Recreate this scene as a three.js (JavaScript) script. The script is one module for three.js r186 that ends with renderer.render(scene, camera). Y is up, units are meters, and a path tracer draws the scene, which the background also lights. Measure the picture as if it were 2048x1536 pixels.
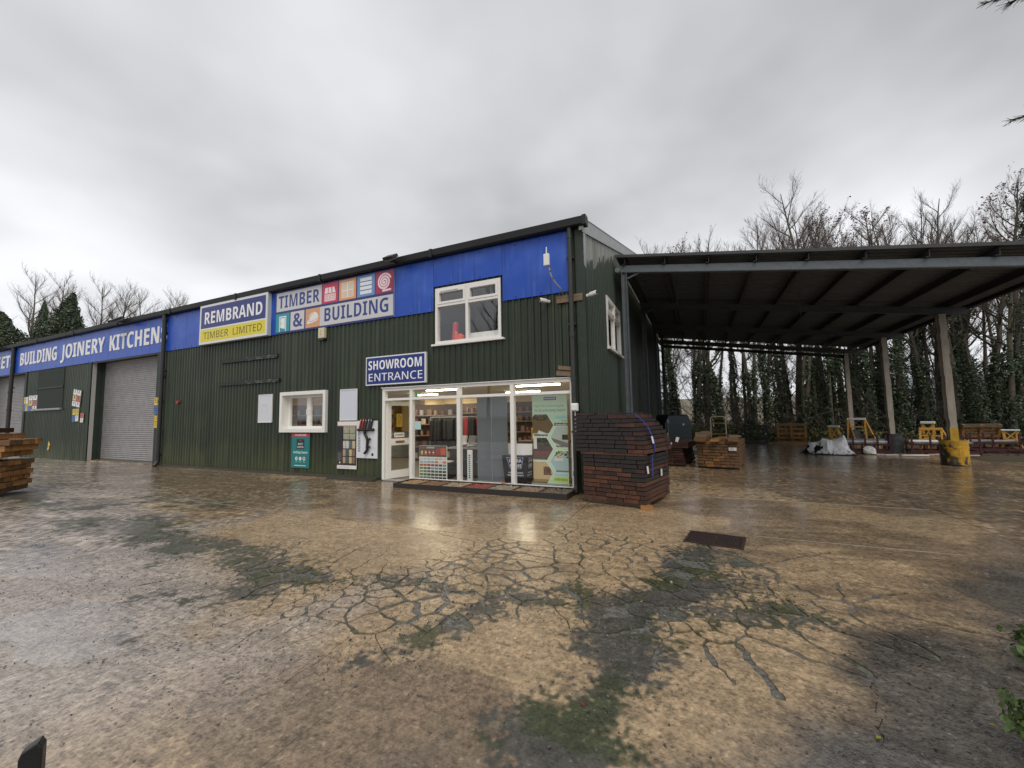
import * as THREE from 'three';
import { mergeGeometries, mergeVertices, toCreasedNormals } from 'three/addons/utils/BufferGeometryUtils.js';
import { FontLoader } from 'three/addons/loaders/FontLoader.js';
import { TextGeometry } from 'three/addons/geometries/TextGeometry.js';
import { RoundedBoxGeometry } from 'three/addons/geometries/RoundedBoxGeometry.js';
import { RectAreaLightUniformsLib } from 'three/addons/lights/RectAreaLightUniformsLib.js';

// ---------------------------------------------------------------- camera, sky, sun, exposure
const scene = new THREE.Scene();
const camera = new THREE.PerspectiveCamera(86.77, 4 / 3, 0.05, 900);
camera.position.set(2.0693, 1.55, 8.092);
camera.rotation.set(0.0795, 0.4314, -0.0172, 'YXZ');
camera.updateMatrixWorld();
const renderer = new THREE.WebGLRenderer({ antialias: true });
renderer.setSize(1024, 768);
renderer.toneMapping = THREE.LinearToneMapping;
renderer.toneMappingExposure = 1.0;
renderer.shadowMap.enabled = true;
renderer.shadowMap.type = THREE.PCFSoftShadowMap;
RectAreaLightUniformsLib.init();

// noise
const PERM = new Uint8Array(512);
{ let s = 1234567; const a = [...Array(256).keys()]; for (let i = 255; i > 0; i--) { s = (s * 1664525 + 1013904223) >>> 0; const j = s % (i + 1); [a[i], a[j]] = [a[j], a[i]]; } for (let i = 0; i < 512; i++) PERM[i] = a[i & 255]; }
function vn(x, y) {                                        // value noise 0..1
  const xi = Math.floor(x), yi = Math.floor(y), fx = x - xi, fy = y - yi;
  const a = xi & 255, b = (xi + 1) & 255, c = PERM[yi & 255], d = PERM[(yi + 1) & 255];
  const sx = fx * fx * (3 - 2 * fx), sy = fy * fy * (3 - 2 * fy);
  const p = PERM[a + c], q = PERM[b + c], r = PERM[a + d], t = PERM[b + d];
  return ((p + (q - p) * sx) * (1 - sy) + (r + (t - r) * sx) * sy) / 255;
}
function fbm(x, y, o = 4) { let s = 0, a = 0.5, n = 0; for (let i = 0; i < o; i++) { s += a * vn(x, y); n += a; a *= 0.5; const t = x * 1.62 - y * 1.18 + 17.3; y = x * 1.18 + y * 1.62 - 9.1; x = t; } return s / n; }
function vnw(x, y, w) {                                    // value noise that wraps every w cells
  const xi = Math.floor(x), yi = Math.floor(y), fx = x - xi, fy = y - yi, m = (k) => ((k % w) + w) % w;
  const a = m(xi), b = m(xi + 1), c = PERM[m(yi) & 255], d = PERM[m(yi + 1) & 255];
  const h = (i, j) => PERM[((i & 255) + j) & 511] ^ ((i >> 8) * 37 & 255);
  const sx = fx * fx * (3 - 2 * fx), sy = fy * fy * (3 - 2 * fy);
  return ((h(a, c) * (1 - sx) + h(b, c) * sx) * (1 - sy) + (h(a, d) * (1 - sx) + h(b, d) * sx) * sy) / 255;
}
function rng(seed) { let s = seed >>> 0; return () => { s = (s + 0x6d2b79f5) >>> 0; let t = Math.imul(s ^ (s >>> 15), 1 | s); t = (t + Math.imul(t ^ (t >>> 7), 61 | t)) ^ t; return ((t ^ (t >>> 14)) >>> 0) / 4294967296; }; }
const sst = (a, b, x) => { const t = Math.min(1, Math.max(0, (x - a) / (b - a))); return t * t * (3 - 2 * t); };
const mix = (a, b, t) => a + (b - a) * t;

// overcast sky: one sheet of rain cloud, a little brighter towards the horizon, with soft streaks
{
  const w = 1024, h = 512, d = new Float32Array(w * h * 4);
  for (let j = 0; j < h; j++) for (let i = 0; i < w; i++) {
    const el = ((j + 0.5) / h - 0.5) * Math.PI, az = (i + 0.5) / w * Math.PI * 2, o = (j * w + i) * 4;
    let L;
    if (el < -0.02) L = 0.2;
    else {
      const y = Math.sin(el) + 0.16, X = Math.cos(el) * Math.cos(az) / y, Z = Math.cos(el) * Math.sin(az) / y;
      const c = fbm(X * 1.5 + 40, Z * 1.5 + 70, 5), f = fbm(X * 0.42 + 11, Z * 0.42 + 23, 3);
      const base = mix(0.87, 0.73, sst(0.0, 0.75, el));
      const amp = sst(0.0, 0.3, el);
      L = base * (1 + ((c - 0.5) * 0.78 + (f - 0.5) * 0.85) * (0.35 + 0.65 * amp));
    }
    d[o] = L * 0.975; d[o + 1] = L * 0.993; d[o + 2] = L * 1.03; d[o + 3] = 1;
  }
  const t = new THREE.DataTexture(d, w, h, THREE.RGBAFormat, THREE.FloatType);
  t.mapping = THREE.EquirectangularReflectionMapping; t.magFilter = THREE.LinearFilter; t.minFilter = THREE.LinearFilter; t.needsUpdate = true;
  scene.background = t; scene.environment = t;
}
const sun = new THREE.DirectionalLight(0xfff6ea, 1.5);
sun.position.set(12, 40, 22); sun.target.position.set(-4, 0, -4);
sun.castShadow = true; sun.shadow.radius = 60; sun.shadow.mapSize.set(4096, 4096);
Object.assign(sun.shadow.camera, { left: -45, right: 45, top: 45, bottom: -45, near: 1, far: 140 });
scene.add(sun, sun.target);

// ---------------------------------------------------------------- helpers
// a pixel of the photograph (2048 x 1536) and a plane give a point
const F = 812.565;
function ray(u, v) { return new THREE.Vector3((u - 1024) / F, -(v - 768) / F, -1).applyQuaternion(camera.quaternion); }
function at(axis, value, u, v) { const d = ray(u, v), t = (value - camera.position[axis]) / d[axis]; return camera.position.clone().addScaledVector(d, t); }
const atZ = (u, v, z = 0) => at('z', z, u, v), atX = (u, v, x = 0) => at('x', x, u, v), atY = (u, v, y = 0) => at('y', y, u, v);

const taken = new Map();
function numbered(n) { const k = taken.get(n) || 0; taken.set(n, k + 1); return k ? n + '_' + String(k).padStart(3, '0') : n; }
function mesh(name, geos, mat, parent) {
  const list = (Array.isArray(geos) ? geos : [geos]).filter(Boolean);
  let g = list[0];
  if (list.length > 1) {
    const idx = list.every((q) => q.index), use = idx ? list : list.map((q) => (q.index ? q.toNonIndexed() : q));
    for (const q of use) for (const k of Object.keys(q.attributes)) if (!['position', 'normal', 'uv'].includes(k)) q.deleteAttribute(k);
    g = mergeGeometries(use);
  }
  const m = new THREE.Mesh(g, mat); m.name = parent ? name : numbered(name); m.castShadow = m.receiveShadow = true;
  (parent || scene).add(m); return m;
}
function thing(name, label, category, group, pos = [0, 0, 0], turn = 0) {
  const o = new THREE.Group(); o.name = numbered(name); scene.add(o); o.position.set(...pos); o.rotation.y = turn;
  o.userData = { label, category }; if (group) o.userData.group = group; return o;
}
function tag(o, label, category, group) { o.userData = { label, category }; if (group) o.userData.group = group; return o; }
function struct(o) { o.userData.kind = 'structure'; return o; }
function copyOf(o, label, group) { const c = o.clone(); c.name = numbered(o.name.replace(/_\d{3}$/, '')); c.userData = { ...o.userData }; if (label) c.userData.label = label; if (group) c.userData.group = group; scene.add(c); return c; }
// box with uv in metres; r = turn about y (or [x, y, z])
function bx(cx, cy, cz, w, h, d, r) {
  const g = new THREE.BoxGeometry(w, h, d), uv = g.attributes.uv;
  const s = [[d, h], [d, h], [w, d], [w, d], [w, h], [w, h]];
  for (let f = 0; f < 6; f++) for (let k = 0; k < 4; k++) { const i = f * 4 + k; uv.setXY(i, uv.getX(i) * s[f][0], uv.getY(i) * s[f][1]); }
  if (r) { const e = Array.isArray(r) ? r : [0, r, 0]; g.applyMatrix4(new THREE.Matrix4().makeRotationFromEuler(new THREE.Euler(...e))); }
  return g.translate(cx, cy, cz);
}
const bb = (x0, x1, y0, y1, z0, z1) => bx((x0 + x1) / 2, (y0 + y1) / 2, (z0 + z1) / 2, Math.abs(x1 - x0), Math.abs(y1 - y0), Math.abs(z1 - z0));
function rb(cx, cy, cz, w, h, d, rad, seg = 2) { return new RoundedBoxGeometry(w, h, d, seg, rad).translate(cx, cy, cz); }
// round bar from a to b
function bar(a, b, r0, r1 = r0, n = 8, caps = true) {
  const A = new THREE.Vector3(...a), B = new THREE.Vector3(...b), L = A.distanceTo(B);
  const g = new THREE.CylinderGeometry(r1, r0, L, n, 1, !caps);
  const uv = g.attributes.uv; for (let i = 0; i < uv.count; i++) uv.setXY(i, uv.getX(i) * 6.28 * r0, uv.getY(i) * L);
  g.applyQuaternion(new THREE.Quaternion().setFromUnitVectors(new THREE.Vector3(0, 1, 0), B.clone().sub(A).normalize()));
  return g.translate((A.x + B.x) / 2, (A.y + B.y) / 2, (A.z + B.z) / 2);
}
// square bar from a to b
function beam(a, b, w, h, roll = 0) {
  const A = new THREE.Vector3(...a), B = new THREE.Vector3(...b), L = A.distanceTo(B), d = B.clone().sub(A).normalize();
  const g = bx(0, 0, 0, w, h, L); if (roll) g.rotateZ(roll);
  const up = Math.abs(d.y) > 0.99 ? new THREE.Vector3(0, 0, 1) : new THREE.Vector3(0, 1, 0);
  g.applyMatrix4(new THREE.Matrix4().lookAt(d, new THREE.Vector3(), up));
  return g.translate((A.x + B.x) / 2, (A.y + B.y) / 2, (A.z + B.z) / 2);
}
function tube(pts, r, n = 6, seg = 24) { return new THREE.TubeGeometry(new THREE.CatmullRomCurve3(pts.map((p) => new THREE.Vector3(...p))), seg, r, n, false); }
// geometry from quads given as 4 corners (flat normals, uv given per corner)
function quads(list) {
  const p = [], n = [], u = []; const a = new THREE.Vector3(), b = new THREE.Vector3();
  for (const [A, B, C, D, UV] of list) {
    a.set(B[0] - A[0], B[1] - A[1], B[2] - A[2]); b.set(D[0] - A[0], D[1] - A[1], D[2] - A[2]); a.cross(b).normalize();
    const q = UV || [[0, 0], [1, 0], [1, 1], [0, 1]];
    for (const k of [0, 1, 2, 0, 2, 3]) { p.push(...[A, B, C, D][k]); n.push(a.x, a.y, a.z); u.push(...q[k]); }
  }
  const g = new THREE.BufferGeometry();
  g.setAttribute('position', new THREE.Float32BufferAttribute(p, 3)); g.setAttribute('normal', new THREE.Float32BufferAttribute(n, 3)); g.setAttribute('uv', new THREE.Float32BufferAttribute(u, 2));
  return g;
}
function plane(w, h, x, y, z, r) { const g = new THREE.PlaneGeometry(w, h); if (r) { const e = Array.isArray(r) ? r : [0, r, 0]; g.applyMatrix4(new THREE.Matrix4().makeRotationFromEuler(new THREE.Euler(...e))); } return g.translate(x, y, z); }

// ---------------------------------------------------------------- textures and materials
function canvas(w, h, draw) { const c = document.createElement('canvas'); c.width = w; c.height = h; const g = c.getContext('2d'); draw(g, w, h); const t = new THREE.CanvasTexture(c); t.colorSpace = THREE.SRGBColorSpace; t.anisotropy = 8; return t; }
function dataTex(w, h, f, srgb) {                           // f(i, j) -> [r, g, b] 0..1 (linear when srgb is on: it is encoded here)
  const d = new Uint8Array(w * h * 4);
  const enc = (x) => (x <= 0.0031308 ? x * 12.92 : 1.055 * Math.pow(x, 1 / 2.4) - 0.055);
  for (let j = 0; j < h; j++) for (let i = 0; i < w; i++) {
    const c = f(i, j), o = (j * w + i) * 4;
    for (let k = 0; k < 3; k++) { const x = Math.min(1, Math.max(0, c[k])); d[o + k] = 255 * (srgb ? enc(x) : x); }
    d[o + 3] = 255;
  }
  const t = new THREE.DataTexture(d, w, h); if (srgb) t.colorSpace = THREE.SRGBColorSpace;
  t.wrapS = t.wrapT = THREE.RepeatWrapping; t.magFilter = THREE.LinearFilter; t.minFilter = THREE.LinearMipmapLinearFilter; t.generateMipmaps = true; t.needsUpdate = true; return t;
}
function placed(t, x0, y0, w, h) { const c = t.clone(); c.repeat.set(1 / w, 1 / h); c.offset.set(-x0 / w, -y0 / h); c.needsUpdate = true; return c; }
const lin = (r, g, b) => new THREE.Color().setRGB(r, g, b);
const std = (o) => new THREE.MeshStandardMaterial(o);
const phy = (o) => new THREE.MeshPhysicalMaterial(o);
const M = {};
// mottled tile for painted / weathered surfaces: multiplies a colour
const mottleT = dataTex(512, 512, (i, j) => { const v = 0.72 + 0.28 * vnw(i / 64, j / 64, 8) * 0.6 + 0.22 * vnw(i / 16, j / 16, 32) + 0.12 * vnw(i / 4, j / 4, 128) - 0.1; return [v, v, v]; }, false);
const fineT = dataTex(512, 512, (i, j) => { const v = 0.35 * vnw(i / 8, j / 8, 64) + 0.35 * vnw(i / 3.2, j / 3.2, 160) + 0.3 * vnw(i / 2, j / 2, 256); return [v, v, v]; }, false);
// wood: grain along u
function woodTex(c1, c2, c3, seed) {
  return dataTex(512, 512, (i, j) => {
    const x = i / 512, y = j / 512, yy = y * 26 + 1.6 * fbm(x * 3 + seed, y * 6, 3) + seed;
    const g = fbm(x * 5 + seed, yy * 3, 3), ring = 0.5 + 0.5 * Math.sin(yy * 3.1), s = fbm(x * 2.2 + seed * 3, y * 9 + seed, 3);
    const kx = ((x * 3 + seed * 0.37) % 1) - 0.5, ky = ((y * 4 + seed * 0.71) % 1) - 0.5, knot = Math.exp(-(kx * kx * 300 + ky * ky * 260)) * (vn(Math.floor(x * 3) + seed, Math.floor(y * 4)) > 0.55 ? 1 : 0);
    const t = Math.min(1, Math.max(0, g * 0.9 + ring * 0.12 - 0.1)), q = Math.min(1, Math.max(0, sst(0.42, 0.75, s) * 0.7 + knot * 0.85));
    return [0, 1, 2].map((k) => mix(mix(c1[k], c2[k], t), c3[k], q));
  }, true);
}
const woods = {
  sleeper: [woodTex([0.12, 0.04, 0.021], [0.06, 0.021, 0.013], [0.022, 0.013, 0.012], 1), woodTex([0.062, 0.024, 0.015], [0.03, 0.013, 0.01], [0.015, 0.01, 0.01], 4), woodTex([0.028, 0.022, 0.02], [0.016, 0.014, 0.014], [0.01, 0.009, 0.01], 7), woodTex([0.13, 0.05, 0.025], [0.07, 0.028, 0.016], [0.035, 0.017, 0.012], 9)],
  gold: [woodTex([0.42, 0.21, 0.065], [0.26, 0.125, 0.04], [0.12, 0.06, 0.026], 2), woodTex([0.33, 0.155, 0.05], [0.2, 0.092, 0.032], [0.085, 0.042, 0.02], 5), woodTex([0.19, 0.098, 0.04], [0.11, 0.058, 0.026], [0.06, 0.034, 0.02], 8)],
  pale: [woodTex([0.33, 0.2, 0.085], [0.22, 0.13, 0.055], [0.12, 0.075, 0.04], 3), woodTex([0.24, 0.17, 0.1], [0.16, 0.11, 0.07], [0.09, 0.065, 0.045], 6)],
};
M.sleeper = woods.sleeper.map((t) => std({ map: t, roughness: 0.5, bumpMap: fineT, bumpScale: 0.002 }));
M.gold = woods.gold.map((t) => std({ map: t, roughness: 0.55, bumpMap: fineT, bumpScale: 0.002 }));
M.pale = woods.pale.map((t) => std({ map: t, roughness: 0.7, bumpMap: fineT, bumpScale: 0.002 }));
M.white = std({ color: lin(0.82, 0.82, 0.8), roughness: 0.35 });
M.upvc = std({ color: lin(0.84, 0.83, 0.8), roughness: 0.3, map: canvas(256, 256, (g) => { g.fillStyle = '#fff'; g.fillRect(0, 0, 256, 256); const r = rng(5); for (let i = 0; i < 260; i++) { g.fillStyle = `rgba(${90 + r() * 40},${100 + r() * 30},${60 + r() * 30},${r() * 0.13})`; g.fillRect(r() * 256, r() * 256, 2 + r() * 14, 1 + r() * 3); } }) });
M.upvc.map.wrapS = M.upvc.map.wrapT = THREE.RepeatWrapping;
M.black = std({ color: lin(0.012, 0.012, 0.013), roughness: 0.45 });
M.rubber = std({ color: lin(0.014, 0.014, 0.015), roughness: 0.4, bumpMap: fineT, bumpScale: 0.001 });
M.gutter = std({ color: lin(0.009, 0.009, 0.009), roughness: 0.55, map: mottleT });
M.pipe = std({ color: lin(0.035, 0.038, 0.037), roughness: 0.45, map: mottleT });
M.steel = std({ color: lin(0.1, 0.115, 0.125), roughness: 0.5, metalness: 0.2, map: mottleT });
M.paleSteel = std({ color: lin(0.26, 0.29, 0.31), roughness: 0.5, metalness: 0.15, map: mottleT });
M.galv = std({ color: lin(0.38, 0.4, 0.4), roughness: 0.42, metalness: 0.35, map: mottleT });
M.glassDouble = phy({ color: 0xffffff, transmission: 1, thickness: 0, roughness: 0.0, ior: 2.1 });
M.glass = phy({ color: 0xffffff, transmission: 1, thickness: 0, roughness: 0.0, ior: 1.62 });
M.red = std({ color: lin(0.06, 0.008, 0.011), roughness: 0.45, map: mottleT });
M.yellow = std({ color: lin(0.66, 0.36, 0.06), roughness: 0.5, map: mottleT });
M.cream = std({ color: lin(0.78, 0.64, 0.36), roughness: 0.85 });
M.greyWall = std({ color: lin(0.42, 0.42, 0.4), roughness: 0.9 });
M.dark = std({ color: lin(0.025, 0.026, 0.027), roughness: 0.7 });
// ---------------------------------------------------------------- ground: what the yard is made of, in metres (x, z)
function segDist(x, z, pts) { let d = 1e9; for (let i = 0; i + 1 < pts.length; i++) { const p = pts[i], q = pts[i + 1], dx = q[0] - p[0], dz = q[1] - p[1]; let t = ((x - p[0]) * dx + (z - p[1]) * dz) / (dx * dx + dz * dz); t = t < 0 ? 0 : t > 1 ? 1 : t; const ex = x - p[0] - dx * t, ez = z - p[1] - dz * t, e = ex * ex + ez * ez; if (e < d) d = e; } return Math.sqrt(d); }
function inside(x, z, poly) { let c = false; for (let i = 0, j = poly.length - 1; i < poly.length; j = i++) { const [xi, zi] = poly[i], [xj, zj] = poly[j]; if ((zi > z) !== (zj > z) && x < (xj - xi) * (z - zi) / (zj - zi) + xi) c = !c; } return c; }
const CH = [[[2.05, 2.95], [1.95, 3.4], [1.88, 3.97], [1.62, 4.5], [1.58, 4.95], [1.54, 5.41], [1.46, 5.8], [1.38, 6.2], [1.35, 6.9]], [[1.6, 4.5], [0.84, 4.72], [0.35, 4.9], [0.2, 5.35], [0.09, 5.8], [0.0, 6.0]], [[-2.0, 5.2], [-1.2, 5.15], [-0.4, 4.85], [0.2, 4.9]], [[2.1, 3.1], [2.4, 3.7], [2.7, 4.1], [2.2, 4.4], [1.7, 4.6]]];
const LM = [[[-6.9, 5.1], [-6.2, 4.7], [-5.2, 4.85], [-4.0, 5.1], [-2.9, 5.05], [-2.0, 5.25]], [[-2.2, 5.3], [-1.8, 5.7], [-2.1, 6.0]], [[-8.4, 3.4], [-7.2, 3.55], [-6.3, 3.3]], [[-12.5, 4.2], [-10, 4.6], [-8.2, 4.3]]];
const CR1 = [[-2.78, 5.33], [-1.91, 4.85], [-0.81, 4.7], [-0.6, 3.85], [-0.5, 2.9], [0.31, 2.3], [1.71, 2.6], [2.3, 2.9], [1.9, 4.2], [1.6, 4.6], [0.45, 5.1], [0.06, 5.9], [-0.91, 5.95], [-1.64, 5.8]];
const CR2 = [[1.69, 2.9], [2.4, 2.65], [2.95, 3.35], [3.35, 3.95], [2.96, 4.4], [2.6, 4.75], [1.99, 5.15], [1.55, 4.95]];
function mossAt(x, z) {
  const d0 = x > -0.5 ? segDist(x, z, CH[0]) : 9; let d1 = 9, d2 = 9;
  if (x > -3 && x < 4) for (let k = 1; k < 4; k++) d1 = Math.min(d1, segDist(x, z, CH[k]));
  if (x < 0) for (const p of LM) d2 = Math.min(d2, segDist(x, z, p));
  if (d0 > 0.75 && d1 > 0.75 && d2 > 1.2) return 0;
  const n = fbm(x * 2.3 + 5, z * 2.3 + 9, 4) - 0.5, n2 = fbm(x * 9, z * 9, 3) - 0.5, n3 = vn(x * 33, z * 33) - 0.5, w = n * 0.7 + n2 * 0.42 + n3 * 0.3;
  return Math.max(sst(0.36, 0.12, d0 + w * 0.85), 0.9 * sst(0.2, 0.02, d1 + w), 0.92 * sst(0.42, 0.08, d2 + w * 1.5));
}
const SOAK_SHADE = [[3.7, 1.5, 0.9, 0.7], [-2.6, 1.6, 2.4, 1.2], [2.6, 0.2, 1.4, 0.7], [6, -1.4, 2.2, 1.4], [5.6, -5, 2.6, 1.8], [3.2, -2.8, 1.6, 1.2], [7.6, -7.4, 1.8, 1.4], [4, -9, 2.4, 2], [6.6, -12.6, 2.6, 2], [-9, 1.8, 2.6, 1.2], [-14.5, 1.6, 2.4, 1.3], [-19, 1.8, 2.6, 1.4], [0.6, 6.4, 0.9, 0.4], [5.6, 2.4, 1.2, 1.2]];  // soaked spots; those under the canopy also carry painted canopy shade
const rightDark = (x, z, n) => sst(-0.35, 0.35, (x - 3.6) * 0.75 + (z - 3.75) * 0.66 + (n - 0.5) * 1.5);
const leftGrey = (x, z, n) => sst(-0.6, 0.7, (z - 4.75) * 0.9 - (x + 2.2) * 0.28 - 0.4 + (n - 0.5) * 2.0) * sst(0.6, -1.2, x + (z - 6) * 0.4);
function yard(x, z, fine, out) {
  const nb = fbm(x * 0.35 + 3, z * 0.35 + 8, 4), n = fbm(x * 1.3, z * 1.3, 4), st = fbm(x * 0.7 - z * 0.25, z * 5 + x * 1.6, 3), sp = fine ? vn(x * 88, z * 88) * 0.5 + vn(x * 37 + 9, z * 37) * 0.5 : vn(x * 18, z * 18), md = fine ? vn(x * 14 + 2, z * 14 + 5) : 0.5;
  const grit = fine ? vn(x * 60 + 31, z * 60 + 7) : vn(x * 14 + 3, z * 14);
  let r = mix(0.32, 0.45, n), g = mix(0.236, 0.326, n), b = mix(0.144, 0.198, n), ro = 0.17 + 0.24 * st;
  let soakShade = 0; for (const [px, pz, a2, b2] of SOAK_SHADE) { const e = (x - px) * (x - px) / (a2 * a2) + (z - pz) * (z - pz) / (b2 * b2); if (e < 2.2) soakShade = Math.max(soakShade, 1.1 - e * 0.5); }
  const wet = sst(0.46, 0.62, nb * 0.55 + n * 0.25 + st * 0.25 + (soakShade > 0 ? soakShade * 0.22 + (n - 0.5) * 0.3 : -0.03));                 // soaked patches with ragged edges; blobs under the canopy also paint in its shade
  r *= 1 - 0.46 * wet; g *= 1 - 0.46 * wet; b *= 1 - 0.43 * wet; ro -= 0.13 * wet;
  const gy = leftGrey(x, z, n);                                                  // grey grit washed over the slabs
  r = mix(r, mix(0.28, 0.43, st), gy); g = mix(g, mix(0.242, 0.37, st), gy); b = mix(b, mix(0.206, 0.318, st), gy); ro = mix(ro, 0.14 + 0.24 * st, gy);
  const dk = rightDark(x, z, n);                                                 // silt and rotted leaves by the verge
  const q = mix(0.5, 1.35, fbm(x * 4, z * 4 + 3, 3));
  r = mix(r, 0.095 * q, dk); g = mix(g, 0.083 * q, dk); b = mix(b, 0.07 * q, dk); ro = mix(ro, 0.16 + 0.2 * st, dk);
  if (z < 3.33 && (x < 0.2 || z < 2.07)) ro = 0.05 + 0.24 * st;   // power-floated slabs, smoother than the old bay
  const m = mossAt(x, z), gm = sst(0.42, 0.62, fbm(x * 3 + 7, z * 3, 3));
  r = mix(r, mix(0.075, 0.05, gm), m); g = mix(g, mix(0.072, 0.058, gm), m); b = mix(b, mix(0.06, 0.026, gm), m); ro = mix(ro, 0.42, m);
  const a = (0.4 + 1.2 * sp) * (0.82 + 0.36 * md); r *= a; g *= a; b *= a;
  if (grit > 0.76) { const k = (grit - 0.76) * 2.4 * (0.7 + gy + dk); r *= 1 - Math.min(0.75, k); g *= 1 - Math.min(0.75, k); b *= 1 - Math.min(0.72, k); }
  if (sp > 0.8) { const k = (sp - 0.8) * 0.8; r += k; g += k * 0.94; b += k * 0.82; }
  out[0] = r; out[1] = g; out[2] = b; out[3] = Math.max(0.08, ro + (sp - 0.5) * 0.12);
}
const NX = [-4.6, 5.3], NZ = [-0.5, 9.4], FX = [-36, 16], FZ = [-18, 16];
function yardMaps(nx, nz, X, Z, fine) {
  const c = new Uint8Array(nx * nz * 4), q = new Uint8Array(nx * nz * 4), o = [0, 0, 0, 0];
  const enc = new Uint8Array(4097); for (let i = 0; i <= 4096; i++) { const x = i / 4096; enc[i] = 255 * (x <= 0.0031308 ? x * 12.92 : 1.055 * Math.pow(x, 1 / 2.4) - 0.055); }
  for (let j = 0; j < nz; j++) for (let i = 0; i < nx; i++) {
    yard(mix(X[0], X[1], (i + 0.5) / nx), mix(Z[0], Z[1], (j + 0.5) / nz), fine, o);
    const p = (j * nx + i) * 4; for (let k = 0; k < 3; k++) c[p + k] = enc[Math.max(0, Math.min(4096, o[k] * 4096 | 0))]; c[p + 3] = 255;
    q[p] = q[p + 1] = q[p + 2] = Math.min(255, o[3] * 255); q[p + 3] = 255;
  }
  const mk = (d, s) => { const t = new THREE.DataTexture(d, nx, nz); if (s) t.colorSpace = THREE.SRGBColorSpace; t.magFilter = THREE.LinearFilter; t.minFilter = THREE.LinearMipmapLinearFilter; t.generateMipmaps = true; t.needsUpdate = true; return placed(t, X[0], Z[0], X[1] - X[0], Z[1] - Z[0]); };
  return [mk(c, true), mk(q, false)];
}
const grainT = dataTex(1024, 1024, (i, j) => { const a = vnw(i / 4, j / 4, 256), b = vnw(i / 10.24, j / 10.24, 100), c = vnw(i / 40.96, j / 40.96, 25); const v = 0.4 * a + 0.4 * b * b + 0.2 * c; return [v, v, v]; }, false);
grainT.repeat.set(1 / 1.6, 1 / 1.6);
{ const [m, r] = yardMaps(2048, 2048, NX, NZ, true); M.near = std({ map: m, roughnessMap: r, roughness: 1, bumpMap: grainT, bumpScale: 0.0036 }); M.apron = std({ map: m, roughnessMap: r, roughness: 1, bumpMap: grainT, bumpScale: 0.001 }); }
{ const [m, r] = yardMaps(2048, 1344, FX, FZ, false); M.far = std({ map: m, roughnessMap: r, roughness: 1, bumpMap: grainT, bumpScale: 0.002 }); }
// gravel, silt and moss that fill the cracks
M.fill = std({ map: placed(dataTex(1024, 1024, (i, j) => {
  const x = mix(NX[0], NX[1], i / 1024), z = mix(NZ[0], NZ[1], j / 1024), m = sst(0.4, 0.65, fbm(x * 2.5 + 7, z * 2.5, 3)), s = 0.5 + vn(x * 48, z * 48);
  return [mix(0.135, 0.08, m) * s, mix(0.132, 0.085, m) * s, mix(0.12, 0.048, m) * s];
}, true), NX[0], NZ[0], NX[1] - NX[0], NZ[1] - NZ[0]), roughness: 0.22, bumpMap: grainT, bumpScale: 0.006 });
// soil and leaf mould beyond the yard
M.soil = std({ map: dataTex(1024, 1024, (i, j) => { const a = vnw(i / 128, j / 128, 8), b = vnw(i / 20.48, j / 20.48, 50), c = vnw(i / 4, j / 4, 256), s = 0.55 + 0.6 * c + 0.3 * b, g = sst(0.45, 0.7, a * 0.6 + b * 0.4); return [mix(0.085, 0.05, g) * s, mix(0.06, 0.058, g) * s, mix(0.04, 0.024, g) * s]; }, true), roughness: 0.8, bumpMap: grainT, bumpScale: 0.02 });
M.soil.map.repeat.set(1 / 6, 1 / 6);

function sheet(poly, y, thick) {                             // a slab: outline [x, z], top at y, uv in metres
  const n = poly.length; let A = 0; for (let i = 0; i < n; i++) { const [a, b] = poly[i], [c, d] = poly[(i + 1) % n]; A += a * d - c * b; }
  if (A > 0) poly = poly.slice().reverse();                // seen from above
  const tri = THREE.ShapeUtils.triangulateShape(poly.map((p) => new THREE.Vector2(p[0], p[1])), []);
  const pos = [], nor = [], uv = [];
  const put = (p, yy, nx, ny, nz) => { pos.push(p[0], yy, p[1]); nor.push(nx, ny, nz); uv.push(p[0], p[1]); };
  for (const t of tri) { const [a, b, c] = t.map((k) => poly[k]); const up = (b[0] - a[0]) * (c[1] - a[1]) - (b[1] - a[1]) * (c[0] - a[0]) < 0; for (const p of up ? [a, b, c] : [a, c, b]) put(p, y, 0, 1, 0); }
  if (thick) for (let i = 0; i < n; i++) { const a = poly[i], b = poly[(i + 1) % n]; let nx = b[1] - a[1], nz = a[0] - b[0]; const l = -Math.hypot(nx, nz) || 1; nx /= l; nz /= l; for (const [p, yy] of [[a, y], [b, y - thick], [b, y], [a, y], [a, y - thick], [b, y - thick]]) put(p, yy, nx, 0, nz); }
  const g = new THREE.BufferGeometry();
  g.setAttribute('position', new THREE.Float32BufferAttribute(pos, 3)); g.setAttribute('normal', new THREE.Float32BufferAttribute(nor, 3)); g.setAttribute('uv', new THREE.Float32BufferAttribute(uv, 2)); return g;
}
const rect = (x0, x1, z0, z1) => [[x0, z0], [x1, z0], [x1, z1], [x0, z1]];
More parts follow.
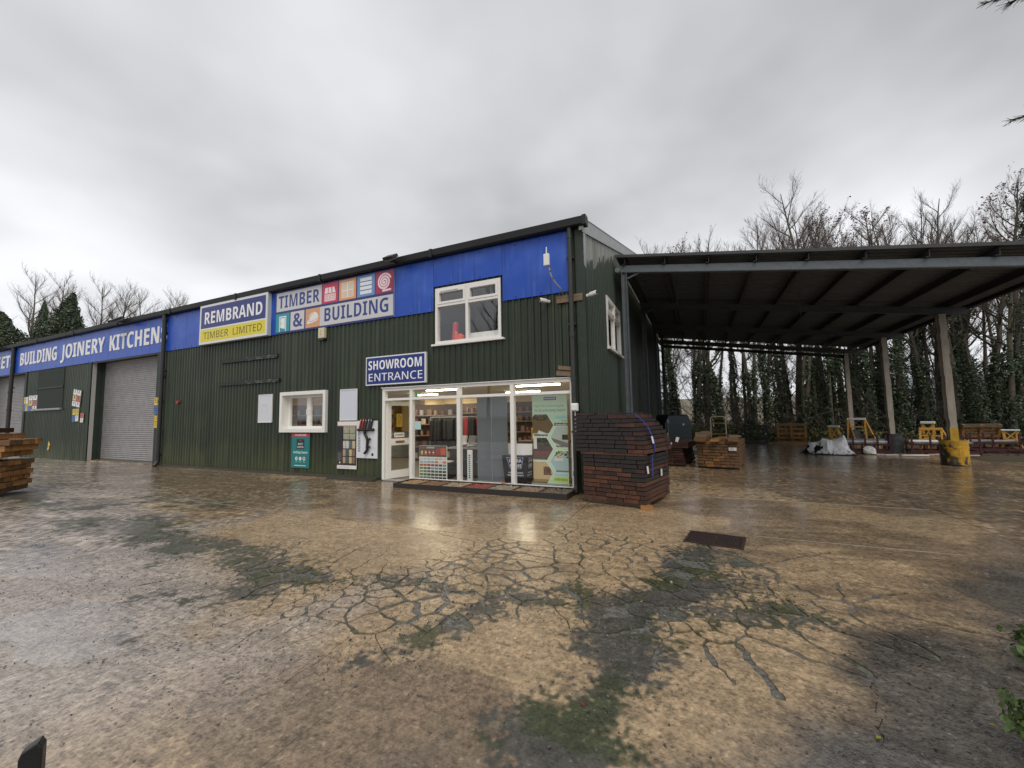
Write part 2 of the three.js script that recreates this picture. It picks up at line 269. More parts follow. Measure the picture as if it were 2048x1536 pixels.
// the open ground reaches the horizon; it drops a little below the slabs
{
  const g = mesh('ground', sheet(rect(-420, 420, -420, 300), -0.03), M.soil); struct(g);
  const f = mesh('crack_filling', sheet(rect(NX[0], NX[1], -0.4, NZ[1]), -0.012), M.fill); struct(f); f.userData.label = 'dark gravel silt and moss filling cracks of the concrete';
}
const pavement = new THREE.Group(); pavement.name = 'concrete_pavement'; struct(pavement); scene.add(pavement);
function clip(poly, px, pz, nx, nz) {                        // keep the side where (p - P) . n <= 0
  const out = []; for (let i = 0; i < poly.length; i++) { const a = poly[i], b = poly[(i + 1) % poly.length], da = (a[0] - px) * nx + (a[1] - pz) * nz, db = (b[0] - px) * nx + (b[1] - pz) * nz; if (da <= 0) out.push(a); if ((da < 0 && db > 0) || (da > 0 && db < 0)) { const t = da / (da - db); out.push([a[0] + (b[0] - a[0]) * t, a[1] + (b[1] - a[1]) * t]); } } return out;
}
function rough(poly, step, amp, R, round = true) {           // broken edge: subdivide, shake, round the corners
  let p = []; const n = poly.length;
  for (let i = 0; i < n; i++) { const a = poly[i], b = poly[(i + 1) % n], L = Math.hypot(b[0] - a[0], b[1] - a[1]), k = Math.max(2, Math.min(9, Math.round(L / step))); for (let j = 0; j < k; j++) { const t = j / k; p.push([mix(a[0], b[0], t) + (R() - 0.5) * amp, mix(a[1], b[1], t) + (R() - 0.5) * amp]); } }
  if (!round) return p;
  return p.map((q, i) => { const a = p[(i + p.length - 1) % p.length], b = p[(i + 1) % p.length]; return [q[0] * 0.5 + (a[0] + b[0]) * 0.25, q[1] * 0.5 + (a[1] + b[1]) * 0.25]; });
}
function wander(poly, crazed, X0, X1, Z0, Z1, R) {           // real cracks wander: every edge follows one noise field, so neighbours keep their gap
  const p = [], n = poly.length;
  for (let i = 0; i < n; i++) { const a = poly[i], b = poly[(i + 1) % n], L = Math.hypot(b[0] - a[0], b[1] - a[1]), k = Math.max(1, Math.min(60, Math.round(L / 0.045))); for (let j = 0; j < k; j++) p.push([mix(a[0], b[0], j / k), mix(a[1], b[1], j / k)]); }
  const m = false ? p.map((q, i) => { const a = p[(i + p.length - 1) % p.length], b = p[(i + 1) % p.length]; return [q[0] * 0.6 + (a[0] + b[0]) * 0.2, q[1] * 0.6 + (a[1] + b[1]) * 0.2]; }) : p;
  return m.map(([x, z]) => { const e = Math.min(1, Math.max(0, Math.min(x - X0, X1 - x, z - Z0, Z1 - z) - 0.01) / 0.35), dx = (fbm(x * 1.5 + 3, z * 1.5, 2) - 0.5) * 0.16 + (fbm(x * 8, z * 8 + 9, 2) - 0.5) * 0.085, dz = (fbm(x * 1.5 + 33, z * 1.5 + 8, 2) - 0.5) * 0.16 + (fbm(x * 8 + 50, z * 8, 2) - 0.5) * 0.085, j = 0.03; return [x + dx * e + (vn(x * 26, z * 26) - 0.5) * j * e, z + dz * e + (vn(x * 26 + 40, z * 26 + 9) - 0.5) * j * e]; });
}
{
  const R = rng(77);
  const slab = (x0, x1, z0, z1, m) => mesh('concrete_slab', sheet(rough(rect(x0 + 0.006, x1 - 0.006, z0 + 0.006, z1 - 0.006), 1.2, 0.012, R, false), -R() * 0.003, 0.025), m, pavement);
  // bays along the building and under the canopy
  const xs = [-36, -31.5, -27, -22.9, -18.6, -14.3, -9.4, -4.6];
  for (let i = 0; i + 1 < xs.length; i++) { slab(xs[i], xs[i + 1], -0.45, 3.33, M.far); slab(xs[i], xs[i + 1], 3.33, 8.6, M.far); slab(xs[i], xs[i + 1], 8.6, 14.5, M.far); }
  slab(-4.6, 5.3, 9.4, 14.5, M.far);
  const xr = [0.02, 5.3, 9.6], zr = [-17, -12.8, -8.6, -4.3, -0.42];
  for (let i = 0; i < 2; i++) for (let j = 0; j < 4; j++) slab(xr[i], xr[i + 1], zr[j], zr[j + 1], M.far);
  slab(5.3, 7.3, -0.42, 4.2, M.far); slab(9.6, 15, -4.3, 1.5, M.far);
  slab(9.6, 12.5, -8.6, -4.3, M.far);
  slab(-4.6, 0.2, -0.42, 3.33, M.apron); slab(0.2, 5.3, -0.42, 2.07, M.apron);
  // cracked bays: cells about scattered centres, close together where the slab is crazed
  for (const [X0, X1, Z0, Z1] of [[-4.6, 0.2, 3.33, 9.4], [0.2, 5.3, 2.07, 9.4]]) {
    const seeds = [];
    const space = (x, z) => { const c = inside(x, z, CR1) || inside(x, z, CR2); if (c) return 0.1 + 0.2 * vn(x * 1.9 + 3, z * 1.9); const e = Math.min(segDist(x, z, [...CR1, CR1[0]]), segDist(x, z, [...CR2, CR2[0]])); return Math.min(4.5, 0.361 + e * 0.8 + e * e * 0.5); };
    for (let k = 0; k < 22000; k++) { const x = mix(X0, X1, R()), z = mix(Z0, Z1, R()), s = space(x, z); if (k < 12000 && s > 0.36) continue; if (seeds.every((q) => { const a = (q[0] - x) * 0.8, b = q[1] - z, r = (s + q[2]) * 0.5; return a * a + b * b > r * r; })) seeds.push([x, z, s]); }
    for (const [x, z, s] of seeds) {
      const crazed = s < 0.4, m = mossAt(x, z), dense = crazed;
      let p = rect(X0 + 0.0015, X1 - 0.0015, Z0 + 0.004, Z1 - 0.004);
      for (const [a, b, s2] of seeds) { if (a === x && b === z) continue; const d = Math.hypot(a - x, b - z); if (d > 6) continue; const nx = (a - x) / d, nz = (b - z) / d; const mx = (x + a) / 2, mz = (z + b) / 2, cz = s < 0.36 && s2 < 0.36 && d < 0.5, h = vn(mx * 3.1 + 5, mz * 3.1) * 0.6 + vn(mx * 17, mz * 17 + 3) * 0.4, gap = cz ? (h < 0.14 ? 0 : (0.011 + 0.066 * (h - 0.14)) * Math.min(1, 0.12 + Math.min(segDist(mx, mz, [...CR1, CR1[0]]), 9) / 0.32) + 0.012 * mossAt(mx, mz)) : h < 0.62 ? 0 : 0.003; p = clip(p, mx - nx * gap / 2, mz - nz * gap / 2, nx, nz); if (p.length < 3) break; }
      if (p.length < 3) continue;
      let A = 0; p.forEach((a, i) => { const b = p[(i + 1) % p.length]; A += a[0] * b[1] - b[0] * a[1]; }); A = Math.abs(A) / 2; if (A < 0.006 || (A < 0.06 && m > 0.7 && R() < 0.2)) continue;
      mesh(crazed ? 'concrete_fragment' : 'concrete_slab', sheet(wander(p, crazed, X0, X1, Z0, Z1, R), -0.004 * vn(x * 0.7 + 3, z * 0.7), 0.014), M.near, pavement);
    }
  }
}
// pale mortar packed into the straight joints
{
  const R = rng(55), mm = std({ color: lin(0.31, 0.27, 0.21), roughness: 0.5, bumpMap: grainT, bumpScale: 0.004 });
  for (const [x0, z0, x1, z1] of [[0.3, 2.07, 1.72, 2.07], [2.6, 2.07, 4.6, 2.07], [1.3, -0.42, 5.2, -0.42], [-9.3, 3.33, -4.7, 3.33]]) { const n = Math.round(Math.hypot(x1 - x0, z1 - z0) / 0.07), a = [], b = []; for (let k = 0; k <= n; k++) { const t = k / n, w = 0.004 + 0.012 * R() * R(), c = (R() - 0.5) * 0.012; a.push([mix(x0, x1, t), mix(z0, z1, t) + c - w]); b.unshift([mix(x0, x1, t), mix(z0, z1, t) + c + w]); } mesh('joint_mortar', sheet([...a, ...b], 0.0025, 0.02), mm, pavement); }
}
// loose gravel and grit, too fine to count
function blobStone() { const g = new THREE.IcosahedronGeometry(1, 0).toNonIndexed(), p = g.attributes.position; for (let i = 0; i < p.count; i++) { const k = 0.75 + 0.5 * vn(p.getX(i) * 3 + 9, p.getY(i) * 3 + p.getZ(i) * 5); p.setXYZ(i, p.getX(i) * k, p.getY(i) * k * 0.6, p.getZ(i) * k); } g.computeVertexNormals(); return g; }
function scatter(name, geo, mat, n, fill, label, category) {
  const im = new THREE.InstancedMesh(geo, mat, n), q = new THREE.Object3D(), c = new THREE.Color(); let k = 0;
  for (let i = 0; i < n; i++) { if (!fill(i, q, c)) continue; q.updateMatrix(); im.setMatrixAt(k, q.matrix); im.setColorAt(k, c); k++; }
  im.count = k; im.name = numbered(name); im.castShadow = im.receiveShadow = true; im.userData = { kind: 'stuff', label, category }; scene.add(im); return im;
}
{
  const R = rng(31);
  scatter('gravel', blobStone(), std({ roughness: 0.5 }), 3600, (i, q, c) => {
    let x, z; const w = R();
    if (w < 0.42) { const L = CH[Math.floor(R() * CH.length)], k = Math.floor(R() * (L.length - 1)), t = R(); x = mix(L[k][0], L[k + 1][0], t) + (R() + R() - 1) * 0.5; z = mix(L[k][1], L[k + 1][1], t) + (R() + R() - 1) * 0.5; }
    else if (w < 0.75) { x = mix(-7, 0.2, R()); z = mix(4.4, 7.4, R()); if (leftGrey(x, z, 0.5) < R() * 0.9) return false; }
    else if (w < 0.92) { x = mix(1.5, 6, R()); z = mix(3.3, 6.6, R()); if (rightDark(x, z, 0.5) < R()) return false; }
    else { x = mix(-8, 6, R()); z = mix(0.9, 6.8, R()); }
    const s = 0.0035 + 0.0075 * R() * R() + (R() < 0.012 ? 0.008 : 0); q.position.set(x, s * 0.2, z); q.rotation.set(R() * 6, R() * 6, R() * 6); q.scale.setScalar(s);
    const v = R() < 0.03 ? 0.32 : 0.035 + 0.09 * R(); c.setRGB(v * 1.05, v, v * 0.93); return true;
  }, 'loose dark grit and gravel strewn over the cracked concrete', 'gravel');
}
// rain water standing in the hollows
M.water = phy({ color: 0xffffff, transmission: 1, thickness: 0, roughness: 0.04, ior: 1.33, bumpMap: fineT.clone(), bumpScale: 0.0015 }); M.water.bumpMap.repeat.set(0.9, 0.9); M.water.bumpMap.needsUpdate = true;
function puddle(cx, cz, rx, rz, seed, y = 0.0045) {
  const p = []; for (let k = 0; k < 46; k++) { const a = k / 46 * Math.PI * 2, q = 0.55 + 0.75 * fbm(Math.cos(a) * 1.3 + seed * 7, Math.sin(a) * 1.3 + seed * 3, 3) + 0.12 * (vn(k * 0.9, seed) - 0.5); p.push([cx + Math.cos(a) * rx * q, cz + Math.sin(a) * rz * q]); }
  const m = mesh('puddle', sheet(p, y), M.water); struct(m); m.userData.label = 'shallow puddle of rain water on the concrete'; return m;
}
for (const [u, v, rx, rz, s] of [[1552, 941, 0.42, 0.5, 1], [1595, 958, 0.3, 0.22, 2], [1690, 942, 0.3, 0.4, 3], [1640, 958, 0.25, 0.2, 4], [1480, 966, 0.3, 0.25, 5], [1760, 975, 0.3, 0.25, 11], [1990, 985, 0.7, 0.8, 6], [1640, 1506, 0.5, 0.32, 7], [1230, 1345, 0.2, 0.5, 8], [140, 1255, 0.8, 0.38, 9], [240, 1055, 0.9, 0.35, 10], [60, 1120, 1.2, 0.5, 12]]) { const p = atY(u, v, 0); puddle(p.x, p.z, rx, rz, s); }
// ---------------------------------------------------------------- the warehouse
const PITCH = 0.155;
// corrugated sheet in the plane z = 0 seen from +z: s runs along, ribs stand on a common grid; top may slope
function corr(s0, s1, y0, top, depth = 0.03, pitch = PITCH) {
  const t = typeof top === 'function' ? top : () => top, pts = [];
  const k0 = Math.floor(s0 / pitch) - 1, k1 = Math.ceil(s1 / pitch) + 1, raw = [];
  for (let k = k0; k <= k1; k++) for (const [o, z] of [[0, 0], [0.5, 0], [0.62, 1], [0.86, 1]]) raw.push([(k + o) * pitch, z * depth]);
  const zAt = (s) => { for (let i = 0; i + 1 < raw.length; i++) if (s >= raw[i][0] && s <= raw[i + 1][0]) return mix(raw[i][1], raw[i + 1][1], (s - raw[i][0]) / (raw[i + 1][0] - raw[i][0])); return 0; };
  pts.push([s0, zAt(s0)]); for (const r of raw) if (r[0] > s0 + 1e-4 && r[0] < s1 - 1e-4) pts.push(r); pts.push([s1, zAt(s1)]);
  const q = []; for (let i = 0; i + 1 < pts.length; i++) { const [a, za] = pts[i], [b, zb] = pts[i + 1], ya = t(a), yb = t(b); if (ya <= y0 && yb <= y0) continue; q.push([[a, y0, za], [b, y0, zb], [b, yb, zb], [a, ya, za], [[a, y0], [b, y0], [b, yb], [a, ya]]]); }
  return quads(q);
}
// old green paint: run marks, algae, chalking (grain of its own, copied from the wall)
function paintTex(seed, base, algae) {
  return dataTex(1024, 512, (i, j) => {
    const x = i / 1024 * 34, y = j / 512 * 6, r = vn(x * 7 + seed, 3) * 0.5 + vn(x * 19 + seed, 9) * 0.5, s = fbm(x * 9 + seed, y * 0.5, 3), n = fbm(x * 1.1 + seed, y * 1.3, 4), f = vn(x * 28, y * 22);
    let k = (0.82 + 0.34 * vn(Math.floor(x / 0.93) * 7.3 + seed, 5)) * (0.62 + 0.5 * s + 0.3 * (n - 0.5) + 0.18 * (f - 0.5)); const run = sst(0.58, 0.85, r * 0.6 + s * 0.4), fade = 0.009 * sst(0.45, 0.7, fbm(x * 0.5 + 9, y * 0.35 + seed, 3));
    const al = sst(0.5, 0.85, n * 0.5 + s * 0.35 + 0.42 * (1 - Math.min(1, y / 1.1))) * algae;
    return [mix(base[0] * k, 0.075, al * 0.6) + run * 0.024 + fade, mix(base[1] * k, 0.085, al * 0.6) + run * 0.027 + fade * 1.15, mix(base[2] * k, 0.03, al * 0.55) + run * 0.02 + fade];
  }, true);
}
const greenT = placed(paintTex(3, [0.024, 0.038, 0.019], 1), -34, 0, 34, 6);
M.green = std({ map: greenT, roughness: 0.42, bumpMap: fineT, bumpScale: 0.0006 });
M.greenFlat = std({ color: lin(0.026, 0.04, 0.028), roughness: 0.6, map: mottleT });
// the gable: bare weathered zinc above a ragged paint edge
M.gable = std({ map: placed(dataTex(1024, 512, (i, j) => {
  const s = i / 1024 * 17.4, y = j / 512 * 8, n = fbm(s * 9, y * 0.6, 3), f = fbm(s * 2, y * 2, 3), edge = 4.62 + s * 0.41 + (n - 0.5) * 0.5, z = sst(edge - 0.02, edge + 0.05, y);
  const run = 0.65 + 0.6 * n; return [mix(0.022 * run, 0.27 * (0.4 + 0.9 * n), z), mix(0.038 * run, 0.285 * (0.4 + 0.9 * n), z), mix(0.023 * run, 0.27 * (0.4 + 0.9 * n), z)];
}, true), 0, 0, 17.4, 8), roughness: 0.42, bumpMap: fineT, bumpScale: 0.0006 });
const blueT = dataTex(512, 256, (i, j) => { const x = i / 512 * 12, y = j / 256 * 1.4, n = fbm(x * 0.8, y * 1.2, 4), s = fbm(x * 12, y * 1.2, 3), f = sst(0.48, 0.75, n) * 0.6 + sst(0.55, 0.78, s) * 0.4; const d = 1 - 0.45 * sst(0.6, 0.85, fbm(x * 16 + 5, y * 0.8 + 3, 3)); return [mix(0.01, 0.05, f) * d, mix(0.075, 0.14, f) * d, mix(0.47, 0.58, f) * d]; }, true);
M.blue = std({ map: placed(blueT, 0, 0, 12, 1.4), roughness: 0.4 });

const W = thing('warehouse', 'dark green corrugated timber warehouse with blue fascia and glazed showroom corner', 'building');
const OPEN = [[-5.29, -0.26, 0, 2.315], [-9.16, -7.28, 1.2, 2.37], [-3.65, -1.88, 3.31, 4.68], [-21.2, -16.05, 0, 4.13], [-33.4, -28.05, 0, 4.13]];
const TOPY = 5.5;
{ // front cladding and its liner, one panel between the openings after the other
  const cuts = [...new Set([-34, -31, -25, -22.9, -15.6, -12.6, -10.9, -6.6, 0, ...OPEN.flatMap((o) => [o[0], o[1]])])].sort((a, b) => a - b);
  for (let i = 0; i + 1 < cuts.length; i++) {
    const a = cuts[i], b = cuts[i + 1], m = (a + b) / 2; let iv = [[0, TOPY]];
    for (const o of OPEN) if (m > o[0] && m < o[1]) iv = iv.flatMap(([p, q]) => [[p, Math.min(q, o[2])], [Math.max(p, o[3]), q]].filter((r) => r[1] - r[0] > 0.01));
    for (const [p, q] of iv) { mesh('cladding_panel', corr(a, b, p, q, b < -15.6 ? 0.016 : 0.03), M.green, W); mesh('wall_liner', bb(a, b, p, q, -0.14, -0.004), M.greyWall, W); }
  }
  // gable wall: panels along z, top follows the roof
  const roofY = (s) => (s < 8.7 ? 5.56 + s * 0.2725 : 7.93 - (s - 8.7) * 0.2725) - 0.03;
  const cut2 = [0, 2.17, 4.05, 6.5, 9, 12, 15, 17.4];
  for (let i = 0; i + 1 < cut2.length; i++) {
    const a = cut2[i], b = cut2[i + 1];
    const put = (y0, top) => { const g = corr(a, b, y0, top, 0.042, 0.16); g.rotateY(Math.PI / 2); mesh('cladding_panel', g, M.gable, W); };   // rotateY(90): s -> -z, outward -> +x
    if (i === 1) { put(0, 3.25); put(4.6, roofY); } else put(0, roofY);
  }
  const sh = new THREE.Shape([[0, 0], [17.4, 0], [17.4, roofY(17.4)], [8.7, roofY(8.7)], [0, roofY(0)]].map((p) => new THREE.Vector2(...p)));
  sh.holes.push(new THREE.Path([[2.17, 3.25], [4.05, 3.25], [4.05, 4.6], [2.17, 4.6]].map((p) => new THREE.Vector2(...p))));
  mesh('gable_liner', new THREE.ExtrudeGeometry(sh, { depth: 0.12, bevelEnabled: false }).rotateY(Math.PI / 2).translate(-0.126, 0, 0), M.greyWall, W);
  mesh('rear_wall', bb(-34, -0.14, 0, 5.4, -17.55, -17.4), M.greenFlat, W);
  mesh('end_wall', bb(-34.15, -34, 0, 5.5, -17.4, 0), M.greenFlat, W);
  mesh('upper_floor', bb(-13.6, -0.14, 2.5, 2.72, -17.3, -0.15), M.greyWall, W);
  // roof: corrugated sheets, verge flashing
  for (const [z0, y0, z1, y1] of [[0.16, 5.53, -8.7, 7.95], [-17.56, 5.53, -8.7, 7.95]]) mesh('roof_sheet', beam([-17.02, y0, z0], [-17.02, y1, z1], 34.0, 0.06), M.steel, W);
  const v = (z) => 5.56 + -z * 0.2725;
  for (let k = 0; k < 3; k++) { const a = 0.12 - k * 2.95, b = a - 2.93; mesh('verge_flashing', quadsBox([0.06, v(a) - 0.22, a], [0.06, v(b) - 0.22, b], [0.06, v(b) + 0.1, b], [0.06, v(a) + 0.1, a], 0.012), M.galv, W); mesh('verge_flashing', quadsBox([-0.2, v(a) + 0.1, a], [0.072, v(a) + 0.1, a], [0.072, v(b) + 0.1, b], [-0.2, v(b) + 0.1, b], 0.012), M.galv, W); }
  mesh('verge_flashing', bb(-0.02, 0.075, 5.36, 5.65, 0.1, 0.125), M.galv, W);
  mesh('corner_flashing', [bb(-0.13, 0.05, 0, 5.42, 0.034, 0.05), bb(0.034, 0.05, 0, 4.62, -0.12, 0.034)], M.greenFlat, W);
  mesh('corner_flashing', bb(0.034, 0.052, 4.63, 5.45, -0.13, 0.05), M.galv, W);
  // gutter and downpipes
  const gs = new THREE.Shape(); gs.moveTo(0.03, 5.61); gs.lineTo(0.03, 5.47); gs.quadraticCurveTo(0.12, 5.41, 0.2, 5.47); gs.lineTo(0.215, 5.615); gs.lineTo(0.195, 5.615); gs.lineTo(0.17, 5.49); gs.quadraticCurveTo(0.11, 5.44, 0.05, 5.49); gs.lineTo(0.05, 5.61);
  for (let k = 0; k < 9; k++) mesh('gutter', new THREE.ExtrudeGeometry(gs, { depth: 3.79, bevelEnabled: false }).rotateY(-Math.PI / 2).translate(-34 + (k + 1) * 3.79, 0, 0), M.gutter, W);
  for (let k = 0; k < 9; k++) mesh('gutter_joint', bb(-30.25 + k * 3.79, -30.17 + k * 3.79, 5.43, 5.63, 0.025, 0.224), M.gutter, W);
  mesh('eaves_soffit', bb(-34, 0, 5.47, 5.52, -0.1, 0.032), M.gutter, W);
  for (const [x, r, z] of [[-0.23, 0.05, 0.115], [-15.5, 0.07, 0.13], [-29.4, 0.08, 0.13]]) {
    const p = mesh('downpipe', bar([x, 0.12, z], [x, 5.46, z], r, r, 12), M.pipe, W);
    for (const y of [0.35, 2.25, 3.15, 5.22]) mesh('collar', bar([x, y, z], [x, y + 0.09, z], r * 1.18, r * 1.18, 12), M.pipe, p);
    for (const y of [1.2, 3.4, 4.8]) mesh('bracket', bb(x - r * 1.5, x + r * 1.5, y, y + 0.04, 0.03, z), M.pipe, p);
    mesh('shoe', bar([x, 0.16, z], [x + 0.01, 0.02, z + 0.1], r, r * 1.05, 12), M.pipe, p);
  }
}
function quadsBox(A, B, C, D, t) {                          // a sheet A B C D with thickness t
  const a = new THREE.Vector3(...B).sub(new THREE.Vector3(...A)), b = new THREE.Vector3(...D).sub(new THREE.Vector3(...A)), n = a.cross(b).normalize().multiplyScalar(-t);
  const o = (p) => [p[0] + n.x, p[1] + n.y, p[2] + n.z], [E, F2, G, H] = [A, B, C, D].map(o);
  const L = Math.hypot(B[0] - A[0], B[1] - A[1], B[2] - A[2]), K = Math.hypot(D[0] - A[0], D[1] - A[1], D[2] - A[2]), uv = [[0, 0], [L, 0], [L, K], [0, K]];
  return quads([[A, B, C, D, uv], [H, G, F2, E, uv], [A, E, F2, B, uv], [B, F2, G, C, uv], [C, G, H, D, uv], [D, H, E, A, uv]]);
}
{ // blue fascia sheets with real seams; the upper window notches them
  const seams = [-34, -29.45, -26.2, -23, -19.8, -16.6, -15.55, -14.27, -11.6, -9.6, -7.2, -4.9, -3.7];
  for (let i = 0; i + 1 < seams.length; i++) mesh('fascia_panel', bb(seams[i] + 0.004, seams[i + 1] - 0.004, 4.133, 5.44, 0.034, 0.05), M.blue, W);
  mesh('fascia_panel', bb(-3.696, -1.834, 4.735, 5.44, 0.034, 0.05), M.blue, W);
  mesh('fascia_panel', bb(-1.826, -0.29, 4.133, 5.44, 0.034, 0.05), M.blue, W);
  const bolt = new THREE.CylinderGeometry(0.014, 0.014, 0.012, 8).rotateX(Math.PI / 2);
  for (const x of [-33, -30, -27.4, -24.6, -21.4, -18.2, -14.9, -13.9, -10.4, -8, -6, -4.4, -3.2, -2.4, -1.5, -0.9]) for (const y of [4.18, 5.36]) mesh('fascia_fixing', bolt, M.black, W).position.set(x, y < 5 && x > -3.7 && x < -1.83 ? 4.78 : y, 0.054);
}
{ // white cut-out letters on the fascia
  const font = await new FontLoader().loadAsync('fonts/droid/droid_sans_bold.typeface.json');
  const word = (text, x0, x1, y0, h) => {
    const res = font.data.resolution, adv = [...text].map((c) => font.data.glyphs[c].ha / res), total = adv.reduce((a, b) => a + b, 0), cap = 0.714; let x = 0;
    [...text].forEach((c, i) => {
      const g = new TextGeometry(c, { font, size: 1, depth: 0.02, curveSegments: 6, bevelEnabled: false }); const size = h / capHeight(font);
      g.scale((x1 - x0) / total, size, 1).translate(x0 + x * (x1 - x0) / total, y0, 0.051); mesh('letter', g, M.white, W); x += adv[i];
    });
  };
  function capHeight(f) { const g = new TextGeometry('E', { font: f, size: 1, depth: 0.01 }); g.computeBoundingBox(); return g.boundingBox.max.y; }
  word('SHEETS', -33.3, -29.45, 4.5, 0.63); word('BUILDING', -28.8, -24.5, 4.49, 0.63); word('JOINERY', -24.05, -20.1, 4.49, 0.63); word('KITCHENS', -19.75, -15.42, 4.48, 0.63);
}
// a steel-and-plastic window in the plane z = 0: outer frame, mullions, panes
function frameRect(x0, x1, y0, y1, w, z0, z1) { return [bb(x0, x1, y0, y0 + w, z0, z1), bb(x0, x1, y1 - w, y1, z0, z1), bb(x0, x0 + w, y0 + w, y1 - w, z0, z1), bb(x1 - w, x1, y0 + w, y1 - w, z0, z1)]; }
const paneAt = (x0, x1, y0, y1, z) => bb(x0, x1, y0, y1, z - 0.001, z + 0.001);
function pane(x0, x1, y0, y1, z, parent) { return mesh('pane', plane(x1 - x0, y1 - y0, (x0 + x1) / 2, (y0 + y1) / 2, z), M.glass, parent); }
{ // ground-floor casement in a deep white surround
  const w = mesh('window', [...frameRect(-9.16, -7.28, 1.2, 2.37, 0.1, -0.2, 0.09)], M.upvc, W);
  mesh('sash', [...frameRect(-9.06, -8.2, 1.3, 2.27, 0.075, -0.2, -0.13), ...frameRect(-8.2, -7.38, 1.3, 2.27, 0.075, -0.2, -0.13)], M.upvc, w);
  mesh('trickle_vent', [bb(-8.9, -8.36, 2.2, 2.23, -0.129, -0.115), bb(-8.05, -7.55, 2.2, 2.23, -0.129, -0.115)], M.white, w);
  pane(-8.985, -8.275, 1.375, 2.195, -0.17, w).material = M.glassDouble; pane(-8.125, -7.455, 1.375, 2.195, -0.17, w).material = M.glassDouble;
  mesh('handle', [bb(-8.26, -8.235, 1.7, 1.86, -0.13, -0.1), bb(-8.17, -8.145, 1.7, 1.86, -0.13, -0.1)], M.white, w);
  // upper window
  const u = mesh('window', [...frameRect(-3.65, -1.88, 3.31, 4.68, 0.065, -0.06, 0.055), bb(-2.8, -2.73, 3.375, 4.615, -0.05, 0.05), bb(-3.585, -2.8, 4.22, 4.28, -0.05, 0.05), bb(-2.73, -1.945, 4.22, 4.28, -0.05, 0.05)], M.upvc, W);
  mesh('opening_light', [...frameRect(-3.583, -2.802, 4.282, 4.613, 0.055, -0.03, 0.062), ...frameRect(-2.728, -1.947, 4.282, 4.613, 0.055, -0.03, 0.062)], M.upvc, u);
  mesh('sill', bb(-3.74, -1.8, 3.265, 3.309, -0.03, 0.1), M.upvc, u); mesh('trickle_vent', bb(-3.5, -3.0, 4.585, 4.61, 0.062, 0.08), M.white, u);
  for (const [a, b, c, d] of [[-3.585, -2.8, 3.375, 4.22], [-2.73, -1.945, 3.375, 4.22], [-3.528, -2.857, 4.337, 4.558], [-2.673, -2.002, 4.337, 4.558]]) pane(a, b, c, d, 0.0, u).material = M.glassDouble;
  // side window in the gable (turned into the plane x = 0)
  const T = (g) => g.rotateY(Math.PI / 2), s = mesh('window', [...frameRect(2.17, 4.05, 3.25, 4.6, 0.065, -0.06, 0.055), bb(3.08, 3.15, 3.315, 4.535, -0.05, 0.05), bb(2.235, 3.08, 4.13, 4.19, -0.05, 0.05), bb(3.15, 3.985, 4.13, 4.19, -0.05, 0.05)].map(T), M.upvc, W);
  mesh('opening_light', [...frameRect(2.237, 3.078, 4.192, 4.533, 0.055, -0.03, 0.062), ...frameRect(3.152, 3.983, 4.192, 4.533, 0.055, -0.03, 0.062)].map(T), M.upvc, s);
  mesh('sill', T(bb(2.1, 4.12, 3.2, 3.249, -0.03, 0.11)), M.upvc, s);
  for (const [a, b, c, d] of [[2.235, 3.08, 3.315, 4.13], [3.15, 3.985, 3.315, 4.13], [2.292, 3.023, 4.247, 4.478], [3.207, 3.928, 4.247, 4.478]]) mesh('pane', T(plane(b - a, d - c, (a + b) / 2, (c + d) / 2, 0)), M.glassDouble, s);
}
